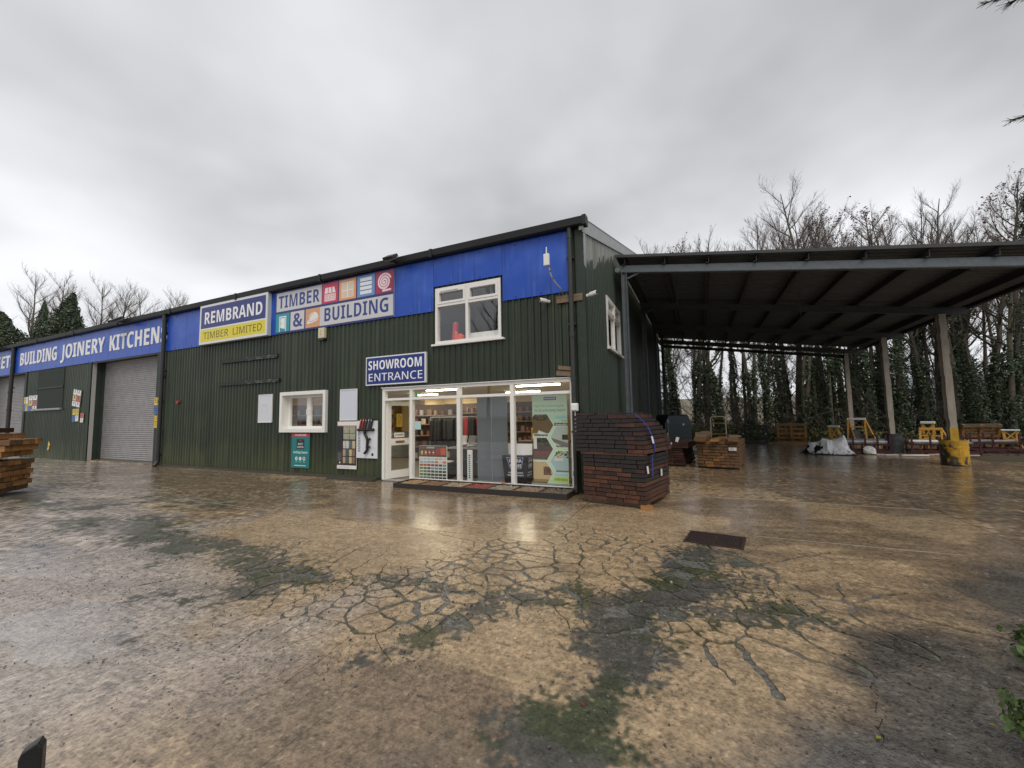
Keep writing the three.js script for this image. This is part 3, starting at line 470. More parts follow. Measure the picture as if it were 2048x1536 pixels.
{ // showroom front: white frame, four lights with transoms, door
  const f = mesh('shopfront_frame', [bb(-5.29, -0.26, 2.245, 2.315, -0.06, 0.05), bb(-5.29, -5.21, 0.02, 2.245, -0.06, 0.05), bb(-4.42, -4.34, 0.02, 2.245, -0.06, 0.05), bb(-3.06, -2.97, 0.02, 2.245, -0.06, 0.05), bb(-1.69, -1.6, 0.02, 2.245, -0.06, 0.05), bb(-0.33, -0.26, 0.02, 2.245, -0.06, 0.05),
    bb(-5.21, -4.42, 2.0, 2.06, -0.05, 0.045), bb(-4.34, -3.06, 2.0, 2.06, -0.05, 0.045), bb(-2.97, -1.69, 2.0, 2.06, -0.05, 0.045), bb(-1.6, -0.33, 2.0, 2.06, -0.05, 0.045),
    bb(-4.34, -3.06, 0.02, 0.1, -0.05, 0.06), bb(-2.97, -1.69, 0.02, 0.1, -0.05, 0.06), bb(-1.6, -0.33, 0.02, 0.1, -0.05, 0.06)], M.upvc, W);
  mesh('threshold', bb(-5.21, -4.42, 0.003, 0.025, -0.08, 0.09), M.galv, f);
  mesh('weather_bar', bb(-5.3, -0.25, 2.318, 2.335, 0.0, 0.09), M.upvc, f);
  for (const [a, b] of [[-4.34, -3.06], [-2.97, -1.69], [-1.6, -0.33]]) { pane(a, b, 0.1, 2.0, 0, f); pane(a, b, 2.06, 2.245, 0, f); }
  pane(-5.21, -4.42, 2.06, 2.245, 0, f);
  // door leaf, hinged at the left, swung into the shop
  const d = new THREE.Group(); d.name = 'door'; d.position.set(-5.2, 0, -0.03); d.rotation.y = 1.28; W.add(d);
  mesh('leaf_frame', [...frameRect(0.0, 0.78, 0.03, 1.99, 0.11, -0.025, 0.025), bb(0.11, 0.67, 0.86, 1.03, -0.024, 0.024), bb(0.11, 0.67, 0.14, 0.22, -0.024, 0.024)], M.upvc, d);
  mesh('pane', plane(0.56, 0.85, 0.39, 1.455, 0), M.glass, d); mesh('pane', plane(0.56, 0.64, 0.39, 0.54, 0), M.glass, d);
  mesh('letter_plate', [bb(0.24, 0.5, 0.915, 0.975, 0.025, 0.034), bb(0.27, 0.47, 0.93, 0.96, 0.034, 0.042)], std({ color: lin(0.5, 0.34, 0.2), roughness: 0.3, metalness: 0.8 }), d);
  mesh('handle', [bb(0.7, 0.74, 0.92, 1.12, 0.025, 0.035), bar([0.72, 1.05, 0.03], [0.72, 1.05, 0.075], 0.011), bar([0.73, 1.05, 0.075], [0.62, 1.05, 0.075], 0.01)], M.white, d);
  mesh('warning_sticker', plane(0.17, 0.34, 0.36, 1.5, 0.004), std({ roughness: 0.5, map: canvas(96, 192, (g) => { g.fillStyle = '#c9a227'; g.fillRect(0, 0, 96, 192); g.fillStyle = '#2b2618'; g.beginPath(); g.moveTo(48, 14); g.lineTo(88, 84); g.lineTo(8, 84); g.fill(); g.fillStyle = '#d9b53a'; g.beginPath(); g.moveTo(48, 30); g.lineTo(76, 78); g.lineTo(20, 78); g.fill(); g.fillStyle = '#2b2618'; g.fillRect(45, 44, 6, 22); g.fillRect(45, 69, 6, 5); for (let k = 0; k < 6; k++) g.fillRect(14, 100 + k * 14, 68 - (k % 3) * 12, 5); }) }), d);
  mesh('notice', plane(0.3, 0.12, 0.36, 1.12, 0.004), std({ roughness: 0.5, map: canvas(160, 64, (g) => { g.fillStyle = '#e8e8e4'; g.fillRect(0, 0, 160, 64); g.fillStyle = '#222'; g.font = 'bold 30px sans-serif'; g.fillText('DYNAMIC', 8, 43, 144); }) }), d);
}
// roller shutters: curled laths, guides, threshold
M.shutter = std({ color: lin(0.36, 0.35, 0.355), roughness: 0.42, metalness: 0.35, map: mottleT });
for (const [x0, x1] of [[-21.2, -16.05], [-33.4, -28.05]]) {
  const q = [], h = 0.0775, n = 53; for (let k = 0; k < n; k++) { const y = 0.06 + k * h; for (let s = 0; s < 5; s++) { const t0 = s / 5, t1 = (s + 1) / 5, b = (t) => 0.016 * Math.sin(Math.PI * t); q.push([[x0, y + t0 * h, -0.4 + b(t0)], [x1, y + t0 * h, -0.4 + b(t0)], [x1, y + t1 * h, -0.4 + b(t1)], [x0, y + t1 * h, -0.4 + b(t1)], [[x0, y], [x1, y], [x1, y + h], [x0, y + h]]]); } }
  const s = mesh('roller_shutter', quads(q), M.shutter, W);
  mesh('bottom_rail', bb(x0 + 0.05, x1 - 0.05, 0.0, 0.07, -0.43, -0.38), M.steel, s);
  mesh('guide_rail', [bb(x0 - 0.01, x0 + 0.09, 0, 4.13, -0.39, -0.33), bb(x1 - 0.09, x1 + 0.01, 0, 4.13, -0.39, -0.33)], M.greenFlat, s);
  mesh('shutter_reveal', [bb(x0 - 0.12, x0 - 0.001, 0, 4.13, -0.5, -0.15), bb(x1 + 0.001, x1 + 0.12, 0, 4.13, -0.5, -0.15), bb(x0 - 0.12, x1 + 0.12, 4.131, 4.3, -0.5, -0.15)], M.greenFlat, W);
  mesh('shutter_backing', bb(x0, x1, 0, 4.13, -0.55, -0.5), M.dark, W);
  mesh('door_jamb', [bb(x0 - 0.2, x0 + 0.0, 0, 4.13, 0.02, 0.04), bb(x1 + 0.0, x1 + 0.22, 0, 4.13, 0.02, 0.04)], M.greenFlat, W);
  mesh('threshold_ramp', bb(x0, x1, 0, 0.03, -0.45, -0.02), M.far, W);
}
{ // boarded window and sill in the far bay, battens where old signs hung
  mesh('boarded_window', bb(-26.6, -23.75, 2.3, 4.1, 0.02, 0.035), std({ color: lin(0.02, 0.032, 0.024), roughness: 0.75, map: mottleT }), W); mesh('window_batten', [bb(-26.6, -23.75, 3.2, 3.28, 0.036, 0.06)], M.greenFlat, W); mesh('window_sill', bb(-26.8, -23.7, 2.2, 2.28, 0.03, 0.12), M.galv, W);
  M.batten = std({ roughness: 0.6, map: canvas(512, 32, (g) => { g.fillStyle = '#1d2822'; g.fillRect(0, 0, 512, 32); const r = rng(4); for (let i = 0; i < 46; i++) { const v = 60 + r() * 80; g.fillStyle = `rgb(${v},${v},${v * 0.95})`; g.fillRect(230 + r() * 270, r() * 30, 3 + r() * 22, 1 + r() * 4); } }) });
  for (const [a, b, y] of [[-12.1, -9.35, 3.49], [-12.2, -9.26, 2.75]]) { const g = bx((a + b) / 2, y, 0.05, b - a, 0.11, 0.05); const uv = g.attributes.uv; for (let i = 0; i < uv.count; i++) uv.setXY(i, uv.getX(i) / (b - a), uv.getY(i) / 0.11); mesh('sign_batten', g, M.batten, W); }
  mesh('base_kerb', [bb(-15.3, -5.4, 0, 0.07, 0.0, 0.12), bb(-6.9, -5.35, 0, 0.05, 0.125, 0.34)], std({ color: lin(0.07, 0.065, 0.05), roughness: 0.5, map: mottleT, bumpMap: grainT, bumpScale: 0.01 }), W);
  mesh('timber_packing', [bx(-0.42, 2.41, 0.09, 0.34, 0.1, 0.06, [0, 0, -0.1]), bx(-0.4, 2.52, 0.09, 0.3, 0.08, 0.05, [0, 0, -0.14])], M.pale[1], W);
  mesh('timber_packing', [bb(-0.56, 0.0, 3.9, 4.05, 0.053, 0.075)], M.pale[1], W);
}
// ---------------------------------------------------------------- rooms behind the glass
{
  const fl = std({ color: lin(0.16, 0.15, 0.14), roughness: 0.6 });
  mesh('showroom_floor', bb(-13.5, -0.14, -0.002, 0.012, -6.5, -0.06), fl, W);
  mesh('showroom_ceiling', bb(-13.5, -0.14, 2.4, 2.46, -6.5, -0.142), M.cream, W);
  mesh('showroom_wall', bb(-13.5, -0.14, 0.012, 2.4, -6.56, -6.5), M.cream, W);
  mesh('showroom_wall', bb(-0.2, -0.142, 0.012, 2.4, -6.5, -0.145), M.cream, W);
  mesh('showroom_wall', bb(-13.56, -13.5, 0.012, 2.4, -6.5, -0.145), M.cream, W);
  mesh('showroom_wall', bb(-8.1, -7.9, 0.012, 2.4, -6.5, -5.2), M.cream, W);
  // office above
  mesh('office_wall', [bb(-7, -0.14, 2.72, 5.2, -5.2, -5.1), bb(-7.1, -7, 2.72, 5.2, -5.2, -0.15)], M.greyWall, W);
  mesh('office_ceiling', bb(-7.1, -0.14, 5.2, 5.25, -5.2, -0.15), M.greyWall, W);
  // fluorescent battens, lit
  const tubeM = std({ color: 0xffffff, emissive: lin(1, 0.93, 0.72), emissiveIntensity: 18, roughness: 0.6 });
  for (const [x, z, turn] of [[-1.7, -1.7, 1], [-4.6, -1.7, 1], [-3.2, -4.2, 1], [-6.6, -3.4, 1], [-9.5, -2.6, 1], [-6.9, -5.6, 1], [-11.4, -4.6, 1]]) {
    const L = thing('ceiling_light', 'lit fluorescent tube batten on the cream showroom ceiling', 'light', 'fluorescent lights in the showroom', [x, 2.4, z]);
    mesh('housing', bx(0, -0.02, 0, 1.3, 0.04, 0.09), M.white, L); mesh('lamp_tube', bar([-0.6, -0.06, 0], [0.6, -0.06, 0], 0.019, 0.019, 10), tubeM, L); mesh('lamp_holder', [bx(-0.63, -0.05, 0, 0.04, 0.06, 0.05), bx(0.63, -0.05, 0, 0.04, 0.06, 0.05)], M.white, L);
    const a = new THREE.RectAreaLight(0xffeec8, 68, 1.2, 0.08); a.position.set(0, -0.085, 0); a.rotation.x = -Math.PI / 2; L.add(a);
  }
}
// ---------------------------------------------------------------- signs and things fixed to the walls
const print = (w, h, draw, rough = 0.35) => std({ map: canvas(w, h, draw), roughness: rough });
function fit(g, text, x, y, w, px, weight = 'bold', align = 'left') { g.font = `${weight} ${px}px sans-serif`; g.textBaseline = 'alphabetic'; const m = g.measureText(text).width; g.save(); g.translate(x, y); g.scale(w / m, 1); g.fillText(text, 0, 0); g.restore(); }
{ // lightbox
  const x0 = -13.2, x1 = -9.69, y0 = 4.12, y1 = 5.47, z = 0.2;
  const S = thing('company_sign', 'white framed light box sign with blue band above yellow band under the gutter', 'sign', null, [(x0 + x1) / 2, y0, 0.052]);
  const w = x1 - x0, h = y1 - y0;
  mesh('casing', rb(0, h / 2, 0.065, w, h, 0.13, 0.012), std({ color: lin(0.55, 0.6, 0.6), roughness: 0.4 }), S);
  mesh('face', plane(w - 0.02, h - 0.02, 0, h / 2, 0.134), print(1536, 590, (g, W2, H2) => {
    g.fillStyle = '#dfe2e4'; g.fillRect(0, 0, W2, H2); g.fillStyle = '#1c2a78'; g.fillRect(34, 34, W2 - 68, 320); g.fillStyle = '#e3d21c'; g.fillRect(34, 376, W2 - 68, 180);
    g.fillStyle = '#f2f2f4'; fit(g, 'REMBRAND', 100, 290, W2 - 190, 250); g.fillStyle = '#3a3510'; fit(g, 'TIMBER  LIMITED', 104, 515, W2 - 200, 140, 'normal');
  }), S);
}
{ // trade sign with picture tiles
  const x0 = -9.47, x1 = -4.92, y0 = 4.15, y1 = 5.42, S = thing('trade_sign', 'long white and navy sign with coloured picture tiles about timber and building', 'sign', null, [(x0 + x1) / 2, y0, 0.052]);
  mesh('board', bx(0, (y1 - y0) / 2, 0.009, x1 - x0, y1 - y0, 0.018), M.white, S);
  mesh('face', plane(x1 - x0, y1 - y0, 0, (y1 - y0) / 2, 0.0205), print(2048, 572, (g, W2, H2) => {
    g.fillStyle = '#26306f'; g.fillRect(0, 0, W2, H2);
    const R = (a, b, c, d, f) => { g.fillStyle = f; g.fillRect(a * W2, c * H2, (b - a) * W2, (d - c) * H2); };
    const t1 = 0.03, b1 = 0.48, t2 = 0.535, b2 = 0.97;
    R(0.006, 0.428, t1, b1, '#cfcfd2'); R(0.434, 0.566, t1, b1, '#cf3658'); R(0.577, 0.714, t1, b1, '#e6a06c'); R(0.724, 0.859, t1, b1, '#6f93c8'); R(0.866, 0.996, t1, b1, '#a82d55');
    R(0.004, 0.137, t2, b2, '#1796a6'); R(0.146, 0.275, t2, b2, '#cfcfd2'); R(0.287, 0.416, t2, b2, '#d8a076'); R(0.416, 0.996, t2, b2, '#cfcfd2');
    g.fillStyle = '#2b3f84'; fit(g, 'TIMBER', 0.024 * W2, 0.405 * H2, 0.385 * W2, 238); fit(g, 'BUILDING', 0.445 * W2, 0.885 * H2, 0.525 * W2, 238); fit(g, '&', 0.166 * W2, 0.9 * H2, 0.095 * W2, 250);
    g.fillStyle = '#f0e6e8'; // pallet of bricks
    { const x = 0.5 * W2; for (let k = -1; k <= 1; k++) { g.beginPath(); g.moveTo(x + k * 62 - 24, 0.13 * H2); g.lineTo(x + k * 52 + 20, 0.13 * H2); g.lineTo(x + k * 68 + 28, 0.26 * H2); g.lineTo(x + k * 68 - 28, 0.26 * H2); g.fill(); } g.fillRect(x - 96, 0.275 * H2, 192, 0.16 * H2); g.strokeStyle = '#cf3658'; g.lineWidth = 6; for (let a = 0; a < 3; a++) for (let b = 0; b < 2; b++) { g.strokeRect(x - 82 + a * 60, 0.29 * H2 + b * 42, 40, 24); } }
    { const x = 0.6455 * W2; g.fillStyle = '#efe2d4'; g.fillRect(x - 100, 0.09 * H2, 200, 0.34 * H2); g.fillStyle = '#a8886c'; for (let k = 0; k < 6; k++) { g.fillRect(x - 90, 0.115 * H2 + k * 14, 78, 4); g.fillRect(x + 12, 0.29 * H2 + k * 13, 78, 4); g.fillRect(x + 14 + k * 14, 0.11 * H2, 4, 84); g.fillRect(x - 88 + k * 14, 0.285 * H2, 4, 76); } }
    { const x = 0.7915 * W2; g.fillStyle = '#e6edf4'; for (let k = 0; k < 4; k++) g.fillRect(x - 92, (0.075 + k * 0.093) * H2, 184, 42); g.fillStyle = '#33507c'; for (let k = 1; k < 4; k++) g.fillRect(x - 92, (0.075 + k * 0.093) * H2 - 10, 184, 8); }
    { const x = 0.931 * W2, y = 0.245 * H2; g.strokeStyle = '#f2dfe4'; g.lineWidth = 24; g.lineCap = 'round'; g.beginPath(); for (let a = 0.5; a < 18.4; a += 0.1) { const r = 6 + a * 5.2; const px = x + Math.cos(a) * r, py = y + Math.sin(a) * r * 0.98; a < 0.6 ? g.moveTo(px, py) : g.lineTo(px, py); } g.stroke(); g.beginPath(); g.moveTo(x - 20, 0.43 * H2); g.lineTo(x + 92, 0.425 * H2); g.stroke(); }
    { const x = 0.07 * W2; g.strokeStyle = '#eaf4f4'; g.lineWidth = 15; g.strokeRect(x - 62, 0.61 * H2, 124, 0.34 * H2); g.fillStyle = '#1796a6'; g.fillRect(x - 54, 0.93 * H2, 108, 20); g.fillStyle = '#eef2f2'; g.beginPath(); g.moveTo(x - 46, 0.64 * H2); g.lineTo(x + 46, 0.64 * H2); g.lineTo(x + 46, 0.91 * H2); g.lineTo(x - 46, 0.87 * H2); g.fill(); g.fillStyle = '#123'; g.beginPath(); g.arc(x - 30, 0.77 * H2, 6, 0, 7); g.fill(); }
    { const x = 0.356 * W2, y = 0.77 * H2; g.fillStyle = '#efe9e6'; g.beginPath(); g.ellipse(x + 8, y - 6, 84, 78, -0.2, Math.PI * 0.98, Math.PI * 2.05); g.lineTo(x + 80, y + 30); g.quadraticCurveTo(x - 20, y + 60, x - 112, y + 62); g.quadraticCurveTo(x - 110, y + 20, x - 74, y); g.fill(); g.strokeStyle = '#4a4450'; g.lineWidth = 4; g.beginPath(); g.moveTo(x - 80, y + 30); g.quadraticCurveTo(x - 50, y - 60, x + 12, y - 76); g.stroke(); g.beginPath(); g.moveTo(x - 78, y + 36); g.quadraticCurveTo(x + 20, y + 36, x + 84, y + 4); g.stroke(); }
  }), S);
}
{ const x0 = -5.81, x1 = -3.9, y0 = 2.405, y1 = 3.15, S = thing('entrance_sign', 'small blue white-bordered sign over the shop door', 'sign', null, [(x0 + x1) / 2, y0, 0.03]);
  mesh('tray', rb(0, (y1 - y0) / 2, 0.035, x1 - x0, y1 - y0, 0.07, 0.008), M.white, S);
  mesh('face', plane(x1 - x0 - 0.01, y1 - y0 - 0.01, 0, (y1 - y0) / 2, 0.073), print(1024, 400, (g, a, b) => { g.fillStyle = '#e8eaee'; g.fillRect(0, 0, a, b); g.fillStyle = '#16307e'; g.fillRect(14, 14, a - 28, b - 28); g.fillStyle = '#f4f4f6'; fit(g, 'SHOWROOM', 40, 182, a - 84, 175); fit(g, 'ENTRANCE', 36, 344, a - 72, 150, 'normal'); }), S);
}
function board(name, label, category, x0, x1, y0, y1, z, mat, group, edge = M.white) { const S = thing(name, label, category, group, [(x0 + x1) / 2, y0, z]); mesh('panel', bx(0, (y1 - y0) / 2, 0.01, x1 - x0, y1 - y0, 0.02), edge, S); mesh('face', plane(x1 - x0 - 0.004, y1 - y0 - 0.004, 0, (y1 - y0) / 2, 0.023), mat, S); return S; }
{ const b1 = board('notice_board', 'narrow blank white board with faint pencil marks beside casement window', 'board', -10.17, -9.54, 1.49, 2.34, 0.03, print(192, 256, (g) => { g.fillStyle = '#d6dae2'; g.fillRect(0, 0, 192, 256); g.strokeStyle = '#8a8f98'; g.lineWidth = 2; g.strokeRect(48, 96, 70, 62); g.fillStyle = '#b9bec8'; g.fillRect(56, 104, 50, 4); g.fillStyle = '#d6dae2'; g.fillRect(66, 150, 40, 14); }));
  mesh('trim', frameRect(-0.315, 0.315, 0, 0.85, 0.02, 0.024, 0.034), M.white, b1);
  const b2 = board('notice_board', 'blank pale board directly above the roofing sample board', 'board', -6.76, -6.15, 1.515, 2.355, 0.03, print(64, 64, (g) => { g.fillStyle = '#d3d8e4'; g.fillRect(0, 0, 64, 64); }));
  mesh('trim', frameRect(-0.305, 0.305, 0, 0.84, 0.02, 0.024, 0.034), M.white, b2);
}
board('poster', 'teal advertising poster with red top strip under the casement window', 'poster', -8.65, -7.9, 0.2, 1.17, 0.03, print(384, 500, (g) => {
  g.fillStyle = '#147a7c'; g.fillRect(0, 0, 384, 500); g.fillStyle = '#b8323a'; g.fillRect(0, 0, 384, 46); g.fillStyle = '#f4e8e8'; fit(g, 'STOCKED HERE', 70, 35, 244, 32); g.fillStyle = '#20282c'; g.fillRect(110, 84, 164, 144); g.fillStyle = '#c94b3c'; g.fillRect(170, 100, 40, 12); g.fillStyle = '#d7dcdc'; fit(g, 'BRITT', 136, 168, 112, 40); fit(g, 'MARTIN', 126, 212, 132, 40);
  g.fillStyle = '#e4f0ee'; fit(g, 'Purifying Cleanser', 40, 290, 304, 44, 'italic bold'); ['#7ec08c', '#d9d2e0', '#d0503c'].forEach((c, k) => { g.fillStyle = '#eef4f2'; g.beginPath(); g.arc(112 + k * 80, 366, 27, 0, 7); g.fill(); g.fillStyle = c; g.beginPath(); g.arc(112 + k * 80, 366, 17, 0, 7); g.fill(); g.fillStyle = '#bcd8d4'; g.fillRect(92 + k * 80, 410, 40, 7); }); g.fillStyle = '#e4f0ee'; g.fillRect(70, 462, 244, 9);
}), null, M.dark);
{ // sample board with slate and paving samples fixed to it
  const x0 = -6.84, x1 = -6.15, y0 = 0.24, y1 = 1.49, S = board('sample_board', 'dark sample board with slate tiles and stone coloured swatches', 'display board', x0, x1, y0, y1, 0.032, print(256, 464, (g) => { g.fillStyle = '#3d3a3e'; g.fillRect(0, 0, 256, 464); g.fillStyle = '#ece6e2'; g.fillRect(0, 0, 256, 36); g.fillStyle = '#e0a890'; g.fillRect(0, 36, 256, 8); g.fillStyle = '#ece8e4'; g.fillRect(0, 430, 256, 34); g.fillStyle = '#8b8688'; for (let k = 0; k < 9; k++) g.fillRect(10, 310 + k * 9, 60 - (k % 3) * 14, 3); g.beginPath(); g.arc(38, 404, 9, 0, 7); g.fillStyle = '#eee'; g.fill(); g.fillStyle = '#999'; g.fillRect(20, 446, 150, 4); }));
  const h = y1 - y0, w = x1 - x0, sw = (a, b, c, d, col) => mesh('sample_tile', bx((a + b) / 2 * w - w / 2, h * (1 - (c + d) / 2), 0.03, (b - a) * w, (d - c) * h, 0.014), std({ color: col, roughness: 0.6, map: mottleT }), S);
  for (let k = 0; k < 4; k++) sw(0.03, 0.3, 0.11 + k * 0.125, 0.22 + k * 0.125, lin(0.03, 0.032, 0.045));
  for (const [a, b] of [[0.34, 0.63], [0.66, 0.95]]) for (const [c, d] of [[0.1, 0.25], [0.26, 0.38]]) sw(a, b, c, d, lin(0.42, 0.42, 0.31));
  [[0.68, 0.62, 0.5], [0.66, 0.68, 0.72], [0.16, 0.19, 0.17], [0.66, 0.54, 0.36]].forEach((c, k) => sw(0.33 + k * 0.16, 0.46 + k * 0.16, 0.41, 0.57, lin(...c)));
  [[0.5, 0.38, 0.22], [0.1, 0.13, 0.15], [0.66, 0.52, 0.28], [0.27, 0.18, 0.12]].forEach((c, k) => { sw(0.33 + k * 0.16, 0.46 + k * 0.16, 0.59, 0.73, lin(...c)); sw(0.33 + k * 0.16, 0.46 + k * 0.16, 0.75, 0.88, lin(...c)); });
}
{ // gutter sample display: black pipework and coloured channels on a white board
  const x0 = -6.14, x1 = -5.43, y0 = 0.54, y1 = 1.5, S = board('gutter_display', 'white board with black rainwater pipe samples beside shop door', 'display board', x0, x1, y0, y1, 0.045, print(256, 346, (g) => { g.fillStyle = '#dfe2e8'; g.fillRect(0, 0, 256, 346); g.fillStyle = '#5c6166'; g.save(); g.translate(50, 290); g.rotate(-Math.PI / 2); g.font = 'bold 44px sans-serif'; g.fillText('RAINWATER', 0, 0, 200); g.restore(); g.strokeStyle = '#8fc0dc'; g.lineWidth = 3; for (let k = 0; k < 5; k++) { g.beginPath(); g.moveTo(80 + k * 30, 270 - k * 6); g.quadraticCurveTo(110 + k * 26, 220 + k * 8, 140 + k * 24, 262); g.stroke(); } g.fillStyle = '#23262a'; g.beginPath(); g.arc(200, 312, 14, 0, 7); g.fill(); }));
  const h = y1 - y0;
  mesh('gutter_sample', bar([-0.26, h - 0.23, 0.07], [0.28, h - 0.23, 0.07], 0.035, 0.035, 10), M.black, S);
  [lin(0.32, 0.05, 0.025), lin(0.3, 0.045, 0.022), lin(0.04, 0.045, 0.05), lin(0.12, 0.13, 0.14), lin(0.02, 0.022, 0.028)].forEach((c, k) => mesh('channel_sample', beam([-0.2 + k * 0.09, h - 0.2, 0.06], [-0.13 + k * 0.09, h + 0.05, 0.06], 0.06, 0.035), std({ color: c, roughness: 0.4 }), S));
  for (let k = 0; k < 5; k++) mesh('channel_cap', beam([-0.142 + k * 0.09, h - 0.01, 0.08], [-0.135 + k * 0.09, h + 0.03, 0.08], 0.05, 0.01), M.white, S);
  mesh('downpipe_sample', [tube([[-0.02, h - 0.25, 0.07], [-0.02, h - 0.34, 0.07], [0.05, h - 0.42, 0.08], [0.07, h - 0.5, 0.07], [0.06, h - 0.66, 0.07], [0.06, h - 0.74, 0.07], [-0.01, h - 0.84, 0.09]], 0.034, 8), bar([0.065, h - 0.5, 0.07], [0.16, h - 0.46, 0.07], 0.028), bar([0.06, h - 0.68, 0.07], [0.15, h - 0.66, 0.07], 0.026)], M.black, S);
}
function smallSign(label, x, y, w, h, bands, turn = 0, group) {   // safety notices
  const S = thing('safety_sign', label, 'sign', group, [x, y, 0.041]); S.rotation.z = turn; mesh('panel', bx(0, h / 2, 0.005, w, h, 0.008), M.white, S);
  mesh('face', plane(w - 0.01, h - 0.01, 0, h / 2, 0.0105), print(96, 128, (g) => { const k = bands.length; bands.forEach((row, r) => row.forEach((c, i) => { g.fillStyle = c; g.fillRect(i * 96 / row.length + 3, r * 128 / k + 3, 96 / row.length - 6, 128 / k - 6); g.fillStyle = c === '#e9e9e6' ? '#777' : '#1c1c1c'; g.fillRect(i * 96 / row.length + 12, r * 128 / k + 128 / k * 0.55, 96 / row.length - 26, 4); g.beginPath(); g.arc((i + 0.5) * 96 / row.length, r * 128 / k + 128 / k * 0.32, 8, 0, 7); g.fill(); })); }), S);
}
{ const Y = '#e0c020', B = '#2f62b4', R2 = '#c84038', Wt = '#e9e9e6';
  smallSign('yellow and blue safety notice on the jamb between shutter and downpipe', -15.9, 1.85, 0.42, 0.62, [[Y, Y], [B, B]]); smallSign('lower yellow safety notice on the shutter jamb', -15.92, 1.35, 0.26, 0.46, [[Y], [Y]]);
  smallSign('white and red rules notice hanging askew on green wall', -22.4, 2.28, 0.75, 0.75, [[Wt, Wt], [Y, R2], [Wt, Wt]], -0.14); smallSign('yellow and blue safety notice under the askew one', -22.35, 1.65, 0.6, 0.55, [[Y, Y], [B, Wt]]); smallSign('small pink notice beside blue safety notice', -21.75, 1.6, 0.28, 0.4, [[R2], [Wt]]);
  smallSign('white and yellow rules notice by the boarded window', -26.9, 2.2, 1.0, 0.75, [[Wt, Wt], [Y, R2], [B, Wt]]); smallSign('small yellow notice next to the far shutter', -27.7, 2.2, 0.5, 0.7, [[Y, Wt], [B, Y]]); }
{ const s = thing('spray_mark', 'small splash of yellow paint low on green wall', 'paint mark', null, [-24.85, 0.4, 0.022]); const R = rng(8); mesh('paint', Array.from({ length: 9 }, () => new THREE.CylinderGeometry(0.03 + R() * 0.05, 0.03 + R() * 0.05, 0.004, 7).rotateX(Math.PI / 2).translate((R() - 0.5) * 0.2, R() * 0.35, R() * 0.004)), std({ color: lin(0.7, 0.5, 0.08), roughness: 0.5 }), s); }
{ const a = thing('alarm_box', 'cream intruder alarm box below the trade sign', 'alarm', null, [-7.46, 3.82, 0.03]); mesh('housing', rb(0, 0.15, 0.05, 0.24, 0.3, 0.1, 0.02), std({ color: lin(0.66, 0.6, 0.42), roughness: 0.4 }), a); mesh('strobe', bx(0, -0.03, 0.05, 0.2, 0.05, 0.08), M.black, a); mesh('print', plane(0.16, 0.22, 0, 0.16, 0.102), print(48, 64, (g) => { g.fillStyle = '#d8d0b0'; g.fillRect(0, 0, 48, 64); g.strokeStyle = '#6a4a30'; g.lineWidth = 4; g.beginPath(); g.moveTo(30, 8); g.lineTo(18, 34); g.stroke(); g.fillStyle = '#8a7a5c'; g.fillRect(10, 42, 28, 4); g.fillRect(14, 50, 20, 4); }), a); }
{ const b = thing('alarm_bell', 'small red fire sounder on the green wall right of downpipe', 'alarm', null, [-14.5, 2.24, 0.03]); b.userData.label = 'small red fire sounder on the plain green wall'; mesh('sounder', bar([0, 0, 0], [0, 0, 0.08], 0.06, 0.055, 14), std({ color: lin(0.4, 0.02, 0.02), roughness: 0.4 }), b); mesh('mount', bx(0, 0, 0.005, 0.13, 0.13, 0.02), M.black, b); }
const flood = (label, x, y, s) => { const f = thing('floodlight', label, 'floodlight', null, [x, y, 0.215]); mesh('bracket', [bx(0, -0.1, 0.05, 0.06, 0.05, 0.14), bx(0, -0.12, 0.12, 0.28 * s, 0.03, 0.03)], M.black, f); mesh('housing', bx(0, -0.04, 0.22, 0.34 * s, 0.08, 0.3 * s, [0.6, 0, 0]), M.black, f); mesh('lens', bx(0, -0.082, 0.19, 0.3 * s, 0.01, 0.26 * s, [0.6, 0, 0]), std({ color: lin(0.42, 0.43, 0.42), roughness: 0.2 }), f); };
flood('black floodlight on the gutter above the trade sign end', -4.72, 5.58, 0.85); flood('floodlight on the gutter over the shutter lettering', -18.3, 5.6, 1.3); flood('floodlight on the gutter of the far bay', -31, 5.6, 1.3);
{ const a = thing('antenna', 'white radio antenna box on a bent pole over blue fascia', 'antenna', null, [-0.42, 4.1, 0.05]); mesh('mast', tube([[0.0, 0.0, 0.02], [0.0, 0.06, 0.12], [-0.06, 0.14, 0.2], [-0.15, 0.3, 0.27], [-0.2, 0.6, 0.3]], 0.016, 7), M.galv, a); mesh('clamp', [bx(-0.13, 0.27, 0.265, 0.045, 0.03, 0.045), bx(-0.17, 0.42, 0.285, 0.045, 0.03, 0.045), bx(-0.185, 0.52, 0.295, 0.045, 0.03, 0.045)], std({ color: lin(0.2, 0.12, 0.14), roughness: 0.5 }), a); mesh('radio_box', rb(-0.235, 0.66, 0.31, 0.12, 0.25, 0.07, 0.012), M.white, a); mesh('aerial', bar([-0.235, 0.78, 0.31], [-0.235, 0.93, 0.31], 0.014), M.white, a); }
for (const [x, z, t, l] of [[-0.74, 0.06, -0.5, 'white security camera under the blue fascia edge'], [0.12, 0.1, 1.0, 'white security camera at the building corner over the gable']]) { const c = thing('security_camera', l, 'camera', null, [x, 3.97, z], t); mesh('mount', [bar([0, 0, -0.02], [0, 0, 0.06], 0.035, 0.03, 10)], M.white, c); mesh('housing', rb(0, 0, 0.15, 0.085, 0.085, 0.2, 0.03), M.white, c); mesh('lens', bar([0, 0, 0.245], [0, 0, 0.256], 0.03, 0.03, 12), M.black, c); }
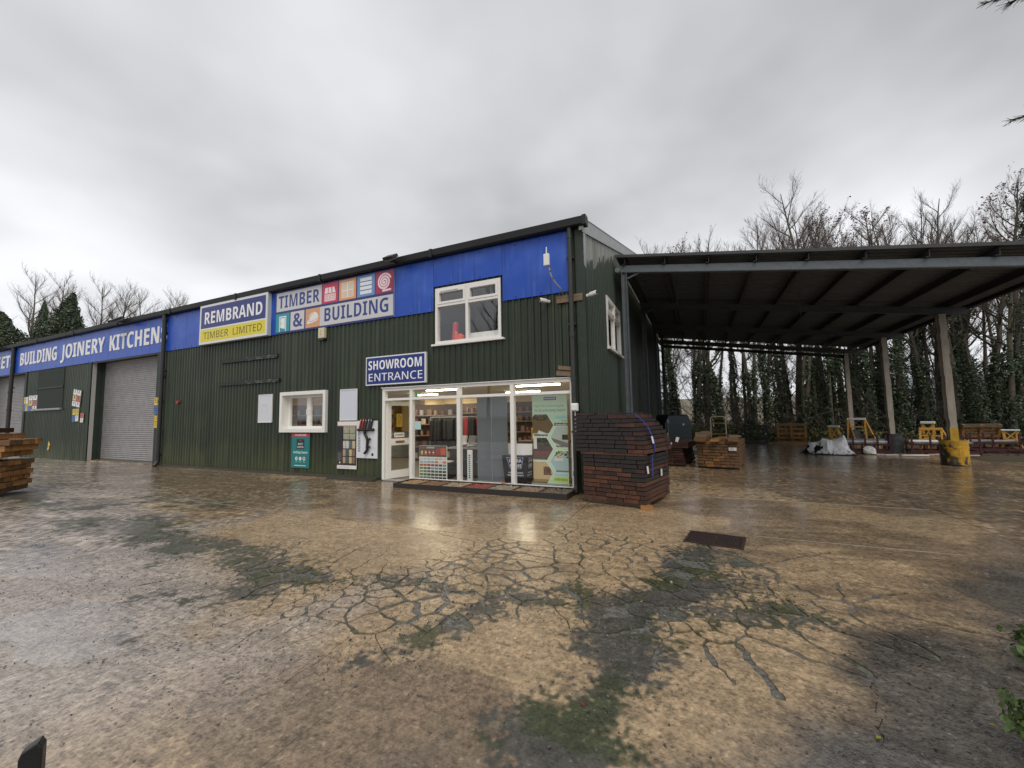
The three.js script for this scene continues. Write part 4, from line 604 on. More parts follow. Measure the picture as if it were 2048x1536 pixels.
{ const j = thing('socket_box', 'white outdoor socket box on the corner pipe above stacked sleepers', 'socket', null, [-0.19, 1.62, 0.165]); mesh('housing', rb(0, 0.09, 0.05, 0.14, 0.16, 0.1, 0.02), M.white, j); mesh('lid', rb(0, 0.09, 0.108, 0.11, 0.12, 0.02, 0.009), M.white, j); mesh('conduit', bar([0, 0.01, 0.03], [0, -0.4, 0.03], 0.012), M.white, j); }

// ---------------------------------------------------------------- in the showroom window and shop
{ const b = thing('roller_banner', 'tall pale green roller banner with six-sided photographs behind the glass', 'banner', null, [-0.93, 0.02, -0.36], 0.03);
  mesh('banner_sheet', plane(0.8, 1.95, 0, 1.02, 0.0), print(512, 1248, (g) => {
    g.fillStyle = '#bfe0c0'; g.fillRect(0, 0, 512, 1248); g.fillStyle = '#24327a'; g.fillRect(176, 34, 180, 44); g.fillStyle = '#e8e8ee'; fit(g, 'REMBRAND', 186, 66, 160, 30); g.fillStyle = '#d8d24a'; fit(g, '- TIMBER -', 196, 100, 140, 22);
    g.fillStyle = '#3c5a4c'; fit(g, 'Your First Choice Supplier', 34, 176, 440, 50, 'normal'); fit(g, 'for all Landscaping Supplies', 34, 236, 452, 50, 'normal');
    g.fillStyle = '#9fd6d2'; g.fillRect(340, 300, 172, 42); g.fillStyle = '#7c8a2a'; fit(g, 'Treat', 420, 380, 80, 34); g.fillStyle = '#2d4a4c'; g.fillRect(322, 398, 190, 40); g.fillStyle = '#e8f0ee'; fit(g, 'Responsible', 340, 428, 160, 28);
    const hex = (x, y, r, f, cap) => { g.save(); g.beginPath(); for (let k = 0; k < 6; k++) { const a = k * Math.PI / 3; g.lineTo(x + Math.cos(a) * r, y + Math.sin(a) * r * 0.94); } g.closePath(); g.fillStyle = '#e9f2e6'; g.lineWidth = 14; g.strokeStyle = '#e9f2e6'; g.stroke(); g.clip(); f(); g.fillStyle = '#27403f'; g.fillRect(x - r, y + r * 0.68, 2 * r, 44); g.fillStyle = '#dfe9e4'; fit(g, cap, x - r * 0.5, y + r * 0.68 + 24, r * 0.95, 24, 'normal'); g.restore(); };
    const Q = rng(12), dab = (x, y, w, h, n, cols) => { for (let k = 0; k < n; k++) { g.fillStyle = cols[Math.floor(Q() * cols.length)]; g.fillRect(x + Q() * w, y + Q() * h, 8 + Q() * 40, 6 + Q() * 24); } };
    hex(120, 430, 190, () => { g.fillStyle = '#6d5a36'; g.fillRect(0, 230, 400, 420); dab(0, 240, 320, 110, 60, ['#24331f', '#31402a', '#1d281a']); g.fillStyle = '#b8b49c'; g.fillRect(0, 540, 320, 60); g.fillStyle = '#d5ded8'; g.beginPath(); g.moveTo(90, 500); g.lineTo(250, 560); g.lineTo(230, 600); g.lineTo(70, 540); g.fill(); }, 'Fencing, Posts, Rails');
    hex(108, 760, 190, () => { g.fillStyle = '#4c3a36'; g.fillRect(0, 560, 400, 420); dab(60, 600, 260, 120, 70, ['#2c3420', '#46542c', '#191c16']); g.fillStyle = '#70473e'; g.fillRect(0, 790, 330, 150); g.fillStyle = '#d8d8d2'; g.fillRect(10, 610, 50, 150); }, 'Composite Decking');
    hex(100, 1090, 190, () => { g.fillStyle = '#c8b184'; g.fillRect(0, 890, 400, 420); g.fillStyle = '#6a4a30'; g.fillRect(150, 1010, 110, 110); dab(140, 1000, 120, 110, 20, ['#4a3322', '#7c5a3a']); g.fillStyle = '#a3864e'; g.fillRect(0, 1180, 400, 40); }, 'Timber Decking');
    hex(440, 590, 180, () => { g.fillStyle = '#b4c4bc'; g.fillRect(240, 400, 300, 400); g.fillStyle = '#7c7464'; g.beginPath(); g.moveTo(260, 600); g.lineTo(520, 680); g.lineTo(520, 760); g.lineTo(260, 640); g.fill(); g.fillStyle = '#28302e'; g.fillRect(430, 560, 90, 70); }, 'Timber Sleepers');
    hex(430, 930, 180, () => { g.fillStyle = '#a8c6c8'; g.fillRect(240, 740, 300, 400); dab(300, 780, 220, 90, 40, ['#c8bf3a', '#8f9c38', '#2a3a30']); g.fillStyle = '#d9d6cc'; g.fillRect(310, 880, 130, 40); }, 'Composite Decking');
    g.fillStyle = '#9fd6d2'; g.fillRect(310, 1090, 190, 40); g.fillStyle = '#c8dc6a'; g.fillRect(290, 1142, 222, 66); g.fillStyle = '#4c5a24'; fit(g, 'rembrand.co', 306, 1186, 190, 44);
  }, 0.5), b);
  mesh('base', rb(0, 0.035, 0, 0.86, 0.07, 0.16, 0.02), M.galv, b); mesh('top_rail', bx(0, 2.0, 0, 0.8, 0.03, 0.02), M.galv, b); mesh('mast', bar([0, 0.05, -0.03], [0, 1.99, -0.03], 0.012), M.galv, b);
  mesh('banner_back', bx(0, 1.02, -0.006, 0.8, 1.95, 0.004), M.white, b); }
{ const b = thing('dump_bin', 'black cardboard dump bin with white top flap and bold white lettering', 'display bin', null, [-1.72, 0.015, -0.4]);
  const shp = (w0, w1, h, d0, d1) => { const q = [[-w0, 0, d0], [w0, 0, d0], [w1, h, d1], [-w1, h, d1]].map((p) => p), k = [[-w0, 0, -d0], [w0, 0, -d0], [w1, h, -d1], [-w1, h, -d1]]; return quads([[q[0], q[1], q[2], q[3]], [k[1], k[0], k[3], k[2]], [q[1], k[1], k[2], q[2]], [k[0], q[0], q[3], k[3]], [q[3], q[2], k[2], k[3]]]); };
  mesh('box', shp(0.25, 0.31, 0.66, 0.16, 0.2), print(384, 512, (g) => { g.fillStyle = '#14161a'; g.fillRect(0, 0, 384, 512); g.strokeStyle = '#8fa2d6'; g.lineWidth = 10; g.beginPath(); g.moveTo(70, 30); g.lineTo(316, 30); g.lineTo(280, 216); g.lineTo(104, 216); g.closePath(); g.stroke(); g.fillStyle = '#eef0f6'; fit(g, 'ULTRA', 96, 112, 196, 78); fit(g, 'GRIME', 104, 196, 178, 78); fit(g, 'KILLS TOUGHEST', 70, 300, 250, 34); fit(g, 'REAL DIRT ON DIRTY', 52, 344, 280, 34); g.fillStyle = '#aab'; fit(g, 'WWW.ULTRAGRIME.COM', 60, 480, 264, 26); }, 0.6), b);
  mesh('flap', bx(0, 0.78, -0.1, 0.62, 0.26, 0.01, [-0.12, 0, 0]), M.white, b); }
{ const p = thing('partition_screen', 'pair of tall grey ribbed panels standing behind the shop window', 'panel', null, [-2.36, 0.015, -0.38]); const gm = std({ color: lin(0.16, 0.185, 0.2), roughness: 0.5 });
  for (const x of [-0.2, 0.2]) mesh('panel_leaf', bx(x, 1.0, 0, 0.385, 1.98, 0.03), gm, p); mesh('panel_trim', [bx(0, 1.0, 0.01, 0.012, 1.98, 0.03), bx(0, 0.03, 0.02, 0.8, 0.06, 0.03), bx(0, 1.995, 0.01, 0.8, 0.012, 0.04)], M.galv, p);
  mesh('panel_rib', Array.from({ length: 56 }, (_, k) => bx(0, 0.08 + k * 0.034, 0.017, 0.77, 0.006, 0.006)), gm, p); }
{ const c = thing('colour_chart', 'stain colour chart stand with rows of swatches behind shop glass', 'display stand', null, [-4.02, 0.015, -0.36]);
  mesh('board', bx(0, 0.42, 0, 0.83, 0.84, 0.02), print(16, 16, (g) => { g.fillStyle = '#e4e6e0'; g.fillRect(0, 0, 16, 16); }), c);
  mesh('header', plane(0.82, 0.27, 0, 0.7, 0.012), print(384, 128, (g) => { g.fillStyle = '#46483e'; g.fillRect(0, 0, 384, 128); g.fillStyle = '#d84438'; fit(g, 'Sadolin', 16, 30, 70, 26); g.fillStyle = '#dfe2d8'; fit(g, 'EXTERIOR', 104, 30, 110, 26); const q = rng(3); for (let k = 0; k < 4; k++) { g.fillStyle = ['#c8a030', '#d07a2c', '#c03a30', '#b84034'][k]; g.fillRect(24 + k * 54, 56, 30, 50); g.fillStyle = '#efeadc'; g.fillRect(30 + k * 54, 70, 18, 12); } g.fillStyle = '#8c3a22'; g.fillRect(236, 24, 62, 80); g.fillStyle = '#c2512c'; g.fillRect(302, 24, 70, 80); }), c);
  const rows = [['#c9cdc6', '#b9c2c4', '#b6c0c2', '#c2c8c6', '#d8a884', '#cdb6a0', '#c9c8c6'], ['#9fb4be', '#a3b6bd', '#98acb0', '#8fa6b4', '#c07850', '#c9cdd0', '#c46a3c'], ['#9a5a34', '#b0562c', '#9c3a2c', '#8c3434', '#7a2c2c', '#6a2a30', '#7c8a90'], ['#71805e', '#5c6658', '#4a4c4c', '#7c9a92', '#6f8c86', '#5c7a7c', '#4c8084'], ['#7c9a4c', '#64803a', '#44602c', '#2c4428', '#3c5a38', '#2a4030', '#243a30'], ['#6a7030', '#4c5c24', '#33481e', '#2c3c1e', '#3a4424', '#2c3a24', '#1e2c1e'], ['#6a8878', '#64847a', '#50706c', '#3c5a60', '#2e4a58', '#284450', '#1c3440']];
  rows.forEach((r, j) => r.forEach((col, i) => mesh('swatch', bx(-0.345 + i * 0.115, 0.515 - j * 0.077, 0.013, 0.096, 0.052, 0.006), std({ color: new THREE.Color(col), roughness: 0.5 }), c)));
  mesh('foot', bx(0, 0.01, -0.1, 0.7, 0.02, 0.3), M.dark, c); }
{ const e = thing('exit_sign', 'small lit green exit sign above the shop doorway', 'exit sign', null, [-4.62, 2.1, -0.35]); mesh('box', bx(0, 0.06, 0, 0.28, 0.12, 0.03), M.white, e); mesh('sign_face', plane(0.27, 0.11, 0, 0.06, 0.017), std({ emissive: 0xffffff, emissiveIntensity: 0.5, emissiveMap: canvas(96, 40, (g) => { g.fillStyle = '#1fa046'; g.fillRect(0, 0, 96, 40); g.fillStyle = '#e4ffe8'; g.fillRect(60, 10, 6, 22); g.beginPath(); g.arc(52, 10, 5, 0, 7); g.fill(); g.fillRect(46, 14, 10, 14); g.fillRect(14, 17, 22, 6); }), color: 0x000000 }), e); mesh('hanger', bar([0, 0.12, 0], [0, 0.3, 0], 0.006), M.white, e); const l = new THREE.PointLight(0x3cff70, 0.015); l.position.set(0, 0.06, 0.04); e.add(l); }
{ const n = thing('paper_notice', 'pale blue paper notice stuck inside the shop glass', 'notice', null, [-4.22, 1.27, -0.012]); mesh('sheet', bx(0, 0.1, 0, 0.19, 0.2, 0.002), std({ color: lin(0.5, 0.72, 0.7), roughness: 0.8 }), n); }
// shelving with goods, counters, hanging jackets
const gap = rng(99);
const goodsM = [[0.22, 0.06, 0.05], [0.08, 0.07, 0.06], [0.45, 0.4, 0.32], [0.16, 0.1, 0.06], [0.05, 0.06, 0.1], [0.3, 0.2, 0.1], [0.3, 0.3, 0.3], [0.12, 0.06, 0.07], [0.2, 0.16, 0.12], [0.06, 0.05, 0.05]].map((c) => std({ color: lin(...c), roughness: 0.55 }));
const tin = new THREE.CylinderGeometry(0.075, 0.075, 0.18, 14), carton = new THREE.BoxGeometry(0.16, 0.2, 0.18), bottle = new THREE.LatheGeometry([[0, 0], [0.05, 0], [0.055, 0.02], [0.055, 0.15], [0.02, 0.19], [0.02, 0.23], [0, 0.23]].map((p) => new THREE.Vector2(...p)), 12);
const goodKinds = [['paint_tin', tin, 0.09, 'paint tin standing on showroom shelving', 'tin'], ['carton', carton, 0.1, 'small cardboard carton standing on showroom shelving', 'carton'], ['bottle', bottle, 0, 'plastic bottle standing on showroom shelving', 'bottle']];
function shelving(label, x, z, turn, w, levels, mat) {
  const s = thing('shelving_unit', label, 'shelving', null, [x, 0.012, z], turn); const h = levels[levels.length - 1] + 0.4;
  mesh('back_panel', bx(0, h / 2, -0.2, w, h, 0.02), mat, s); mesh('side_panel', bx(-w / 2, h / 2, 0, 0.03, h, 0.4), mat, s); mesh('side_panel', bx(w / 2, h / 2, 0, 0.03, h, 0.4), mat, s);
  for (const y of levels) {
    mesh('shelf', bx(0, y, 0, w - 0.04, 0.03, 0.4), M.pale[0], s);
    for (let k = -w / 2 + 0.15; k < w / 2 - 0.1; k += 0.2 + gap() * 0.12) { const K = goodKinds[Math.floor(gap() * 3)], o = tag(mesh(K[0], K[1], goodsM[Math.floor(gap() * goodsM.length)]), K[3], K[4], 'goods on the showroom shelves'); o.scale.setScalar(0.85 + gap() * 0.3); const p = new THREE.Vector3(k, y + 0.015 + K[2] * o.scale.y, 0.04).applyAxisAngle(new THREE.Vector3(0, 1, 0), turn); o.position.set(x + p.x, p.y + 0.012, z + p.z); o.rotation.y = turn; }
  } return s;
}
M.brown = std({ color: lin(0.1, 0.06, 0.04), roughness: 0.7 });
shelving('tall brown shelving with mixed goods against the rear showroom wall', -10.9, -6.2, 0, 1.6, [0.1, 0.55, 0.95, 1.35, 1.72], M.brown);
shelving('brown shelving in line with the open shop door edge', -6.75, -4.3, 0.45, 1.7, [0.1, 0.5, 0.9, 1.3, 1.62], M.brown);
shelving('brown shelving behind the hanging jackets', -6.3, -6.2, 0, 2.4, [0.1, 0.55, 0.95, 1.35, 1.7], M.brown);
shelving('brown shelving at the far right of the showroom', -3.6, -6.2, 0, 2.4, [0.1, 0.55, 0.95, 1.35, 1.7], M.brown); { const c = thing('office_cabinet', 'grey steel cabinet seen through the open door glass', 'cabinet', null, [-8.7, 0.012, -4.9], 0.6); mesh('carcass', bx(0, 0.5, 0, 1.0, 1.0, 0.45), M.paleSteel, c); mesh('door_leaf', bx(-0.25, 0.5, 0.23, 0.48, 0.94, 0.02), M.galv, c); mesh('door_leaf', bx(0.25, 0.5, 0.23, 0.48, 0.94, 0.02), M.galv, c); mesh('handle', bx(0.04, 0.55, 0.25, 0.02, 0.12, 0.02), M.black, c); }
shelving('brown shelving seen through the casement window', -11.6, -2.6, 1.1, 2.2, [0.1, 0.55, 0.95, 1.35, 1.7], M.brown);
{ const r = thing('clothes_rail', 'steel rail with dark work jackets hanging in the showroom', 'clothes rail', null, [-4.75, 0.012, -2.6], 0.5); mesh('rail', [bar([-0.8, 1.55, 0], [0.8, 1.55, 0], 0.016), bar([-0.8, 0, 0], [-0.8, 1.55, 0], 0.016), bar([0.8, 0, 0], [0.8, 1.55, 0], 0.016), bar([-0.8, 0.02, -0.25], [-0.8, 0.02, 0.25], 0.016), bar([0.8, 0.02, -0.25], [0.8, 0.02, 0.25], 0.016)], M.galv, r);
  const js = new THREE.Shape([[-0.06, 0], [0.06, 0], [0.26, -0.07], [0.33, -0.62], [0.22, -0.64], [0.2, -0.34], [0.21, -0.82], [-0.2, -0.84], [-0.2, -0.34], [-0.23, -0.63], [-0.33, -0.6], [-0.27, -0.07]].map((q) => new THREE.Vector2(...q)));
  for (let k = 0; k < 15; k++) { const red = k === 9 || k === 10 || k === 13, g = new THREE.ExtrudeGeometry(js, { depth: 0.05, bevelEnabled: true, bevelSize: 0.02, bevelThickness: 0.02, bevelSegments: 2 }).rotateY(Math.PI / 2); const j = tag(mesh('work_jacket', g, std({ color: red ? lin(0.28, 0.03, 0.04) : lin(0.014, 0.016, 0.022), roughness: 0.85 })), red ? 'red work jacket hanging on the showroom rail' : 'black work jacket hanging on the showroom rail', 'jacket', red ? 'red jackets on the rail' : 'black jackets on the rail'); const v = new THREE.Vector3(-0.7 + k * 0.1, 1.53 - gap() * 0.03, 0).applyAxisAngle(new THREE.Vector3(0, 1, 0), 0.5); j.position.set(-4.75 + v.x, v.y, -2.6 + v.z); j.rotation.y = 0.5 + (gap() - 0.5) * 0.5; } }
{ const d = thing('sales_counter', 'dark sales counter heaped with brochures behind shop window', 'counter', null, [-3.35, 0.012, -1.25]); mesh('carcass', bx(0, 0.36, 0, 1.2, 0.72, 0.5), M.dark, d); mesh('worktop', bx(0, 0.74, 0, 1.3, 0.04, 0.6), std({ color: lin(0.3, 0.29, 0.27), roughness: 0.4 }), d); mesh('drawer_pull', [bx(-0.3, 0.4, 0.255, 0.2, 0.02, 0.02), bx(0.3, 0.4, 0.255, 0.2, 0.02, 0.02)], M.galv, d);
  for (let k = 0; k < 16; k++) { const b = tag(mesh('brochure', bx(0, 0, 0, 0.21, 0.008 + gap() * 0.02, 0.29), [M.white, goodsM[2], goodsM[6], goodsM[4]][Math.floor(gap() * 4)]), 'brochure lying in the heap on the sales counter', 'brochure', 'brochures on the counter'); b.position.set(-3.35 + (gap() - 0.5) * 0.95, 0.79 + Math.floor(k / 6) * 0.03, -1.25 + (gap() - 0.5) * 0.2); b.rotation.y = gap() * 3; }
  for (let k = 0; k < 4; k++) { const b = tag(mesh('leaflet_holder', [bx(0, 0.14, 0, 0.24, 0.28, 0.01, [-0.3, 0, 0]), bx(0, 0.05, 0.06, 0.24, 0.1, 0.01, [-0.3, 0, 0]), bx(0, 0.16, 0.03, 0.2, 0.26, 0.02, [-0.3, 0, 0])], [M.white, goodsM[6]][k % 2]), 'leaflet holder standing on the sales counter', 'leaflet holder', 'leaflet holders on the counter'); b.position.set(-3.8 + k * 0.3, 0.772, -1.42); } }
{ const c = thing('carton', 'white open carton on the floor by the sales counter', 'carton', null, [-3.85, 0.012, -0.75]); c.userData.label = 'white upright carton between colour chart and sales counter'; mesh('box', bx(0, 0.2, 0, 0.25, 0.4, 0.2), M.dark, c); mesh('top', bx(0, 0.42, 0, 0.26, 0.03, 0.21), M.white, c);
  const t = thing('floor_sign', 'narrow white upright sign with vertical lettering behind middle pane', 'sign', null, [-2.92, 0.015, -0.3]); mesh('post', bx(0, 0.38, 0, 0.12, 0.76, 0.05), M.white, t); mesh('face', plane(0.1, 0.6, 0, 0.38, 0.027), print(32, 192, (g) => { g.fillStyle = '#dfe6e6'; g.fillRect(0, 0, 32, 192); g.fillStyle = '#456'; for (let k = 0; k < 12; k++) g.fillRect(8, 10 + k * 15, 16, 9); }), t);
  const y = thing('tool_case', 'yellow tool case on dark stand behind the banner pane', 'tool case', null, [-1.55, 0.93, -1.5]); mesh('case', rb(0, 0.17, 0, 0.5, 0.3, 0.2, 0.02), std({ color: lin(0.75, 0.42, 0.03), roughness: 0.4 }), y); mesh('handle', tube([[-0.1, 0.32, 0], [-0.08, 0.38, 0], [0.08, 0.38, 0], [0.1, 0.32, 0]], 0.012), M.black, y);
  const st = thing('display_stand', 'dark display stand carrying the yellow tool case', 'stand', null, [-1.5, 0.012, -1.5]); mesh('plinth', bx(0, 0.44, 0, 1.2, 0.88, 0.5), M.dark, st); mesh('top', bx(0, 0.9, 0, 1.25, 0.04, 0.55), M.brown, st);
  const o = thing('post_sample', 'pale timber post standing upright behind the tool case', 'post', null, [-1.75, 0.94, -1.68]); mesh('post', bx(0, 0.55, 0, 0.1, 1.1, 0.06), M.pale[0], o); mesh('cap', bx(0, 1.11, 0, 0.12, 0.02, 0.08), M.pale[0], o);
  const r = thing('film_roll', 'red printed roll standing on the upper window board', 'roll', null, [-3.28, 3.38, -0.24]); mesh('roll', bar([0, 0, 0], [0.03, 0.46, 0], 0.075, 0.075, 16), print(64, 256, (g) => { g.fillStyle = '#c8203a'; g.fillRect(0, 0, 64, 256); g.save(); g.translate(44, 230); g.rotate(-Math.PI / 2); g.fillStyle = '#f4dede'; g.font = 'bold 38px sans-serif'; g.fillText('VELUX', 0, 0, 200); g.restore(); }), r); mesh('end_cap', bar([0.03, 0.461, 0], [0.03, 0.47, 0], 0.06, 0.06, 14), M.white, r); { const uv = r.children[0].geometry.attributes.uv; for (let i = 0; i < uv.count; i++) uv.setXY(i, uv.getX(i) / 0.471 * 3, uv.getY(i) / 0.461); r.children[0].material.map.wrapS = THREE.RepeatWrapping; }
  const k = thing('crumpled_bag', 'crumpled orange bag on the upper window board', 'bag', null, [-3.1, 3.38, -0.2]); { const g = new THREE.IcosahedronGeometry(0.14, 2), p = g.attributes.position; for (let i = 0; i < p.count; i++) { const q = 0.7 + 0.6 * vn(p.getX(i) * 17 + 5, p.getY(i) * 17 + p.getZ(i) * 13); p.setXYZ(i, p.getX(i) * q, Math.max(-0.08, p.getY(i) * q * 0.8), p.getZ(i) * q * 0.7); } g.computeVertexNormals(); mesh('bag', g.translate(0, 0.08, 0), std({ color: lin(0.75, 0.08, 0.02), roughness: 0.5 }), k); }
  const x = thing('white_unit', 'long white unit lying on the upper window board', 'unit', null, [-2.45, 3.38, -0.25]); mesh('body', rb(0, 0.08, 0, 0.85, 0.16, 0.2, 0.015), M.white, x); mesh('end_cap', rb(0.45, 0.085, 0, 0.05, 0.17, 0.21, 0.015), M.galv, x);
  const wb = mesh('window_board', bb(-3.64, -1.9, 3.34, 3.378, -0.42, -0.062), M.white, W); wb.name = 'window_board'; }
// ---------------------------------------------------------------- canopy over the storage bay
const CZ = [-3.27, -7.47, -11.5, -15.86], CX = 8.45, SL = 0.15, yBeam = (x) => 5.47 - (x - 0.34) * SL;   // underside of the rafters
{
  const C = thing('canopy', 'open steel lean-to canopy with dark sheet roof against the green gable', 'canopy', null, [0, 0, 0]);
  M.rafter = std({ color: lin(0.15, 0.172, 0.19), roughness: 0.5, metalness: 0.1, map: mottleT }); M.sheet = std({ color: lin(0.13, 0.146, 0.172), roughness: 0.55, metalness: 0.1, map: mottleT }); M.purlin = std({ color: lin(0.06, 0.061, 0.064), roughness: 0.6, map: mottleT });
  const a = Math.atan(SL), up = (x, d) => yBeam(x) + d / Math.cos(a);
  CZ.forEach((z, k) => { const r = mesh('rafter', [beam([0.2, up(0.2, 0.1), z], [9.0, up(9.0, 0.1), z], 0.012, 0.2), beam([0.2, up(0.2, 0.007), z], [9.0, up(9.0, 0.007), z], 0.11, 0.014), beam([0.2, up(0.2, 0.195), z], [9.0, up(9.0, 0.195), z], 0.11, 0.014)], k ? M.steel : M.rafter, C); if (!k) mesh('fascia_plate', beam([0.2, up(0.2, 0.1), z + 0.06], [9.1, up(9.1, 0.1), z + 0.06], 0.01, 0.175), M.rafter, r); });
  for (let k = 0; k < 9; k++) { const x = 0.38 + k * 1.037; if (x > 9) break; mesh('purlin', [beam([x, up(x, 0.3), -3.12], [x, up(x, 0.3), -16.25], 0.014, 0.19), beam([x + 0.03, up(x, 0.389), -3.12], [x + 0.03, up(x, 0.389), -16.25], 0.075, 0.012), beam([x - 0.03, up(x, 0.211), -3.12], [x - 0.03, up(x, 0.211), -16.25], 0.075, 0.012)], M.purlin, C); }
  { // troughed roof sheets, ribs run down the slope
    const q = [], p = 0.2, t = 0.405, S = (x, h) => up(x, t + h); const x0 = 0.14, x1 = 9.25;
    for (let z = -3.05; z > -16.4; z -= p) for (const [o0, h0, o1, h1] of [[0, 0, 0.55, 0], [0.55, 0, 0.65, 0.035], [0.65, 0.035, 0.9, 0.035], [0.9, 0.035, 1, 0]]) { const za = z - o0 * p, zb = z - o1 * p; q.push([[x0, S(x0, h0), za], [x1, S(x1, h0), za], [x1, S(x1, h1), zb], [x0, S(x0, h1), zb], [[0, za], [9, za], [9, zb], [0, zb]]]); }
    mesh('roof_sheet', quads(q), M.sheet, C);
    mesh('edge_flashing', beam([0.14, up(0.14, 0.41), -3.045], [9.25, up(9.25, 0.41), -3.045], 0.01, 0.075), M.purlin, C);
    mesh('eaves_gutter', beam([9.28, up(9.28, 0.36), -3.05], [9.28, up(9.28, 0.36), -16.4], 0.12, 0.1), M.gutter, C);
  }
  mesh('wall_tube', bar([0.2, 5.5, -3.0], [0.2, 5.5, -16.2], 0.07, 0.07, 10), std({ color: lin(0.2, 0.23, 0.2), roughness: 0.5, map: mottleT }), C);
  CZ.forEach((z, k) => { const p = mesh('post', [bb(0.27, 0.284, 0, yBeam(0.34), z - 0.1, z + 0.1), bb(0.396, 0.41, 0, yBeam(0.34), z - 0.1, z + 0.1), bb(0.284, 0.396, 0, yBeam(0.34), z - 0.006, z + 0.006)], k ? M.steel : M.rafter, C); mesh('base_plate', bb(0.2, 0.48, 0.0, 0.015, z - 0.15, z + 0.15), M.steel, p); mesh('knee_brace', beam([0.41, yBeam(0.4) - 0.16, z], [0.72, yBeam(0.72) - 0.0, z], 0.05, 0.05), M.steel, p); });
  M.colPaint = std({ roughness: 0.6, map: placed(dataTex(128, 512, (i, j) => { const y = j / 512 * 4.2, x = i / 128, n = fbm(x * 2.2, y * 5, 4), r = sst(0.55, 0.8, n * 0.7 + 0.1 + 1.3 * Math.max(0, Math.abs(x - 0.5) - 0.28)); return [mix(0.36, 0.06, r) * (0.7 + 0.6 * n), mix(0.32, 0.038, r) * (0.7 + 0.6 * n), mix(0.265, 0.025, r) * (0.7 + 0.6 * n)]; }, true), 0, 0, 0.17, 4.2) });
  M.colYellow = std({ color: lin(0.55, 0.33, 0.02), roughness: 0.5, map: mottleT });
  CZ.forEach((z, k) => { const t = yBeam(CX); const c = mesh('column', [bb(CX - 0.085, CX + 0.085, 0, t, z + 0.09, z + 0.105), bb(CX - 0.085, CX + 0.085, 0, t, z - 0.105, z - 0.09), bb(CX - 0.006, CX + 0.006, 0, t, z - 0.09, z + 0.09)], M.colPaint, C); mesh('cap_plate', bb(CX - 0.16, CX + 0.16, t - 0.012, t, z - 0.14, z + 0.14), M.steel, c); if (k === 1) mesh('paint_band', [bb(CX - 0.087, CX + 0.087, 0.6, 1.02, z + 0.1055, z + 0.107)], M.colYellow, c); });
  mesh('tie_beam', [beam([0.34, 5.33, CZ[3] - 0.12], [CX, 4.12, CZ[3] - 0.12], 0.1, 0.14)], M.dark, C);
  mesh('drop_rod', [[1.6, -5], [4.9, -6.2], [3.2, -9.6], [6.4, -9.4], [2.2, -13]].map(([x, z]) => bar([x, yBeam(x) - 0.45, z], [x, yBeam(x) + 0.3, z], 0.012)), M.steel, C);
}
// drums cast round the column feet
function drum(label, x, z, mat) {
  const d = thing('steel_drum', label, 'drum', 'drums round the canopy columns', [x, 0, z]); delete d.userData.group;
  const pr = [[0.27, 0], [0.29, 0.005], [0.295, 0.03], [0.285, 0.05], [0.285, 0.24], [0.3, 0.26], [0.285, 0.28], [0.285, 0.46], [0.3, 0.48], [0.285, 0.5], [0.285, 0.64], [0.297, 0.66], [0.297, 0.68], [0.27, 0.68]].map((p) => new THREE.Vector2(...p));
  const g = new THREE.LatheGeometry(pr, 28); const P = g.attributes.position; for (let i = 0; i < P.count; i++) { const a = Math.atan2(P.getZ(i), P.getX(i)), k = 1 + 0.025 * (vn(a * 2 + 8, P.getY(i) * 5) - 0.5); P.setX(i, P.getX(i) * k); P.setZ(i, P.getZ(i) * k); } g.computeVertexNormals();
  mesh('shell', g, mat, d); mesh('concrete_top', new THREE.CylinderGeometry(0.278, 0.278, 0.02, 24).translate(0, 0.655, 0), std({ color: lin(0.2, 0.19, 0.17), roughness: 0.8, bumpMap: grainT, bumpScale: 0.01 }), d);
}
drum('dented steel drum with flaking yellow paint round a canopy column foot', CX - 0.02, CZ[1] + 0.06, std({ roughness: 0.5, map: dataTex(256, 128, (i, j) => { const x = i / 256, y = j / 128, n = fbm(x * 14, y * 9, 4), d = sst(0.35, 0.62, n + (y - 0.5) * 0.62 + 0.28 * Math.sin((x + 0.12) * 6.28)); const s = 0.7 + 0.5 * vn(i / 6, j / 3); return [mix(0.035, 0.55, d) * s, mix(0.036, 0.31, d) * s, mix(0.028, 0.015, d) * s]; }, true) }));
const greyDrum = std({ color: lin(0.035, 0.04, 0.045), roughness: 0.5, map: mottleT });
drum('plain dark grey steel drum round the canopy column behind the yellow one', CX, CZ[2] + 0.06, greyDrum); drum('dark grey steel drum round the rearmost canopy column', CX, CZ[3] + 0.06, greyDrum);

// ---------------------------------------------------------------- timber
function boards(parent, rows, mats, R, name = 'board') {       // rows: {y, h, x0, x1, z0, z1, w}; boards lie along z
  for (const r of rows) { let x = r.x0; while (x < r.x1 - 0.05) { let w = Math.min(r.x1 - x, r.w[0] + R() * (r.w[1] - r.w[0])); if (r.x1 - x - w < 0.06) w = r.x1 - x; const dz = (R() - 0.5) * (r.jag ?? 0.05), g = bx(0, 0, 0, r.z1 - r.z0, r.h - 0.011, w - 0.01).rotateY(Math.PI / 2); const o = mesh(name, g, mats[Math.floor(R() * mats.length)], parent); o.position.set(x + w / 2, r.y + r.h / 2, (r.z0 + r.z1) / 2 + dz); o.rotation.y = (R() - 0.5) * 0.012; x += w; } }
}
M.strapBlue = std({ color: lin(0.05, 0.06, 0.35), roughness: 0.4 }); M.tagWhite = std({ color: lin(0.75, 0.75, 0.73), roughness: 0.6 });
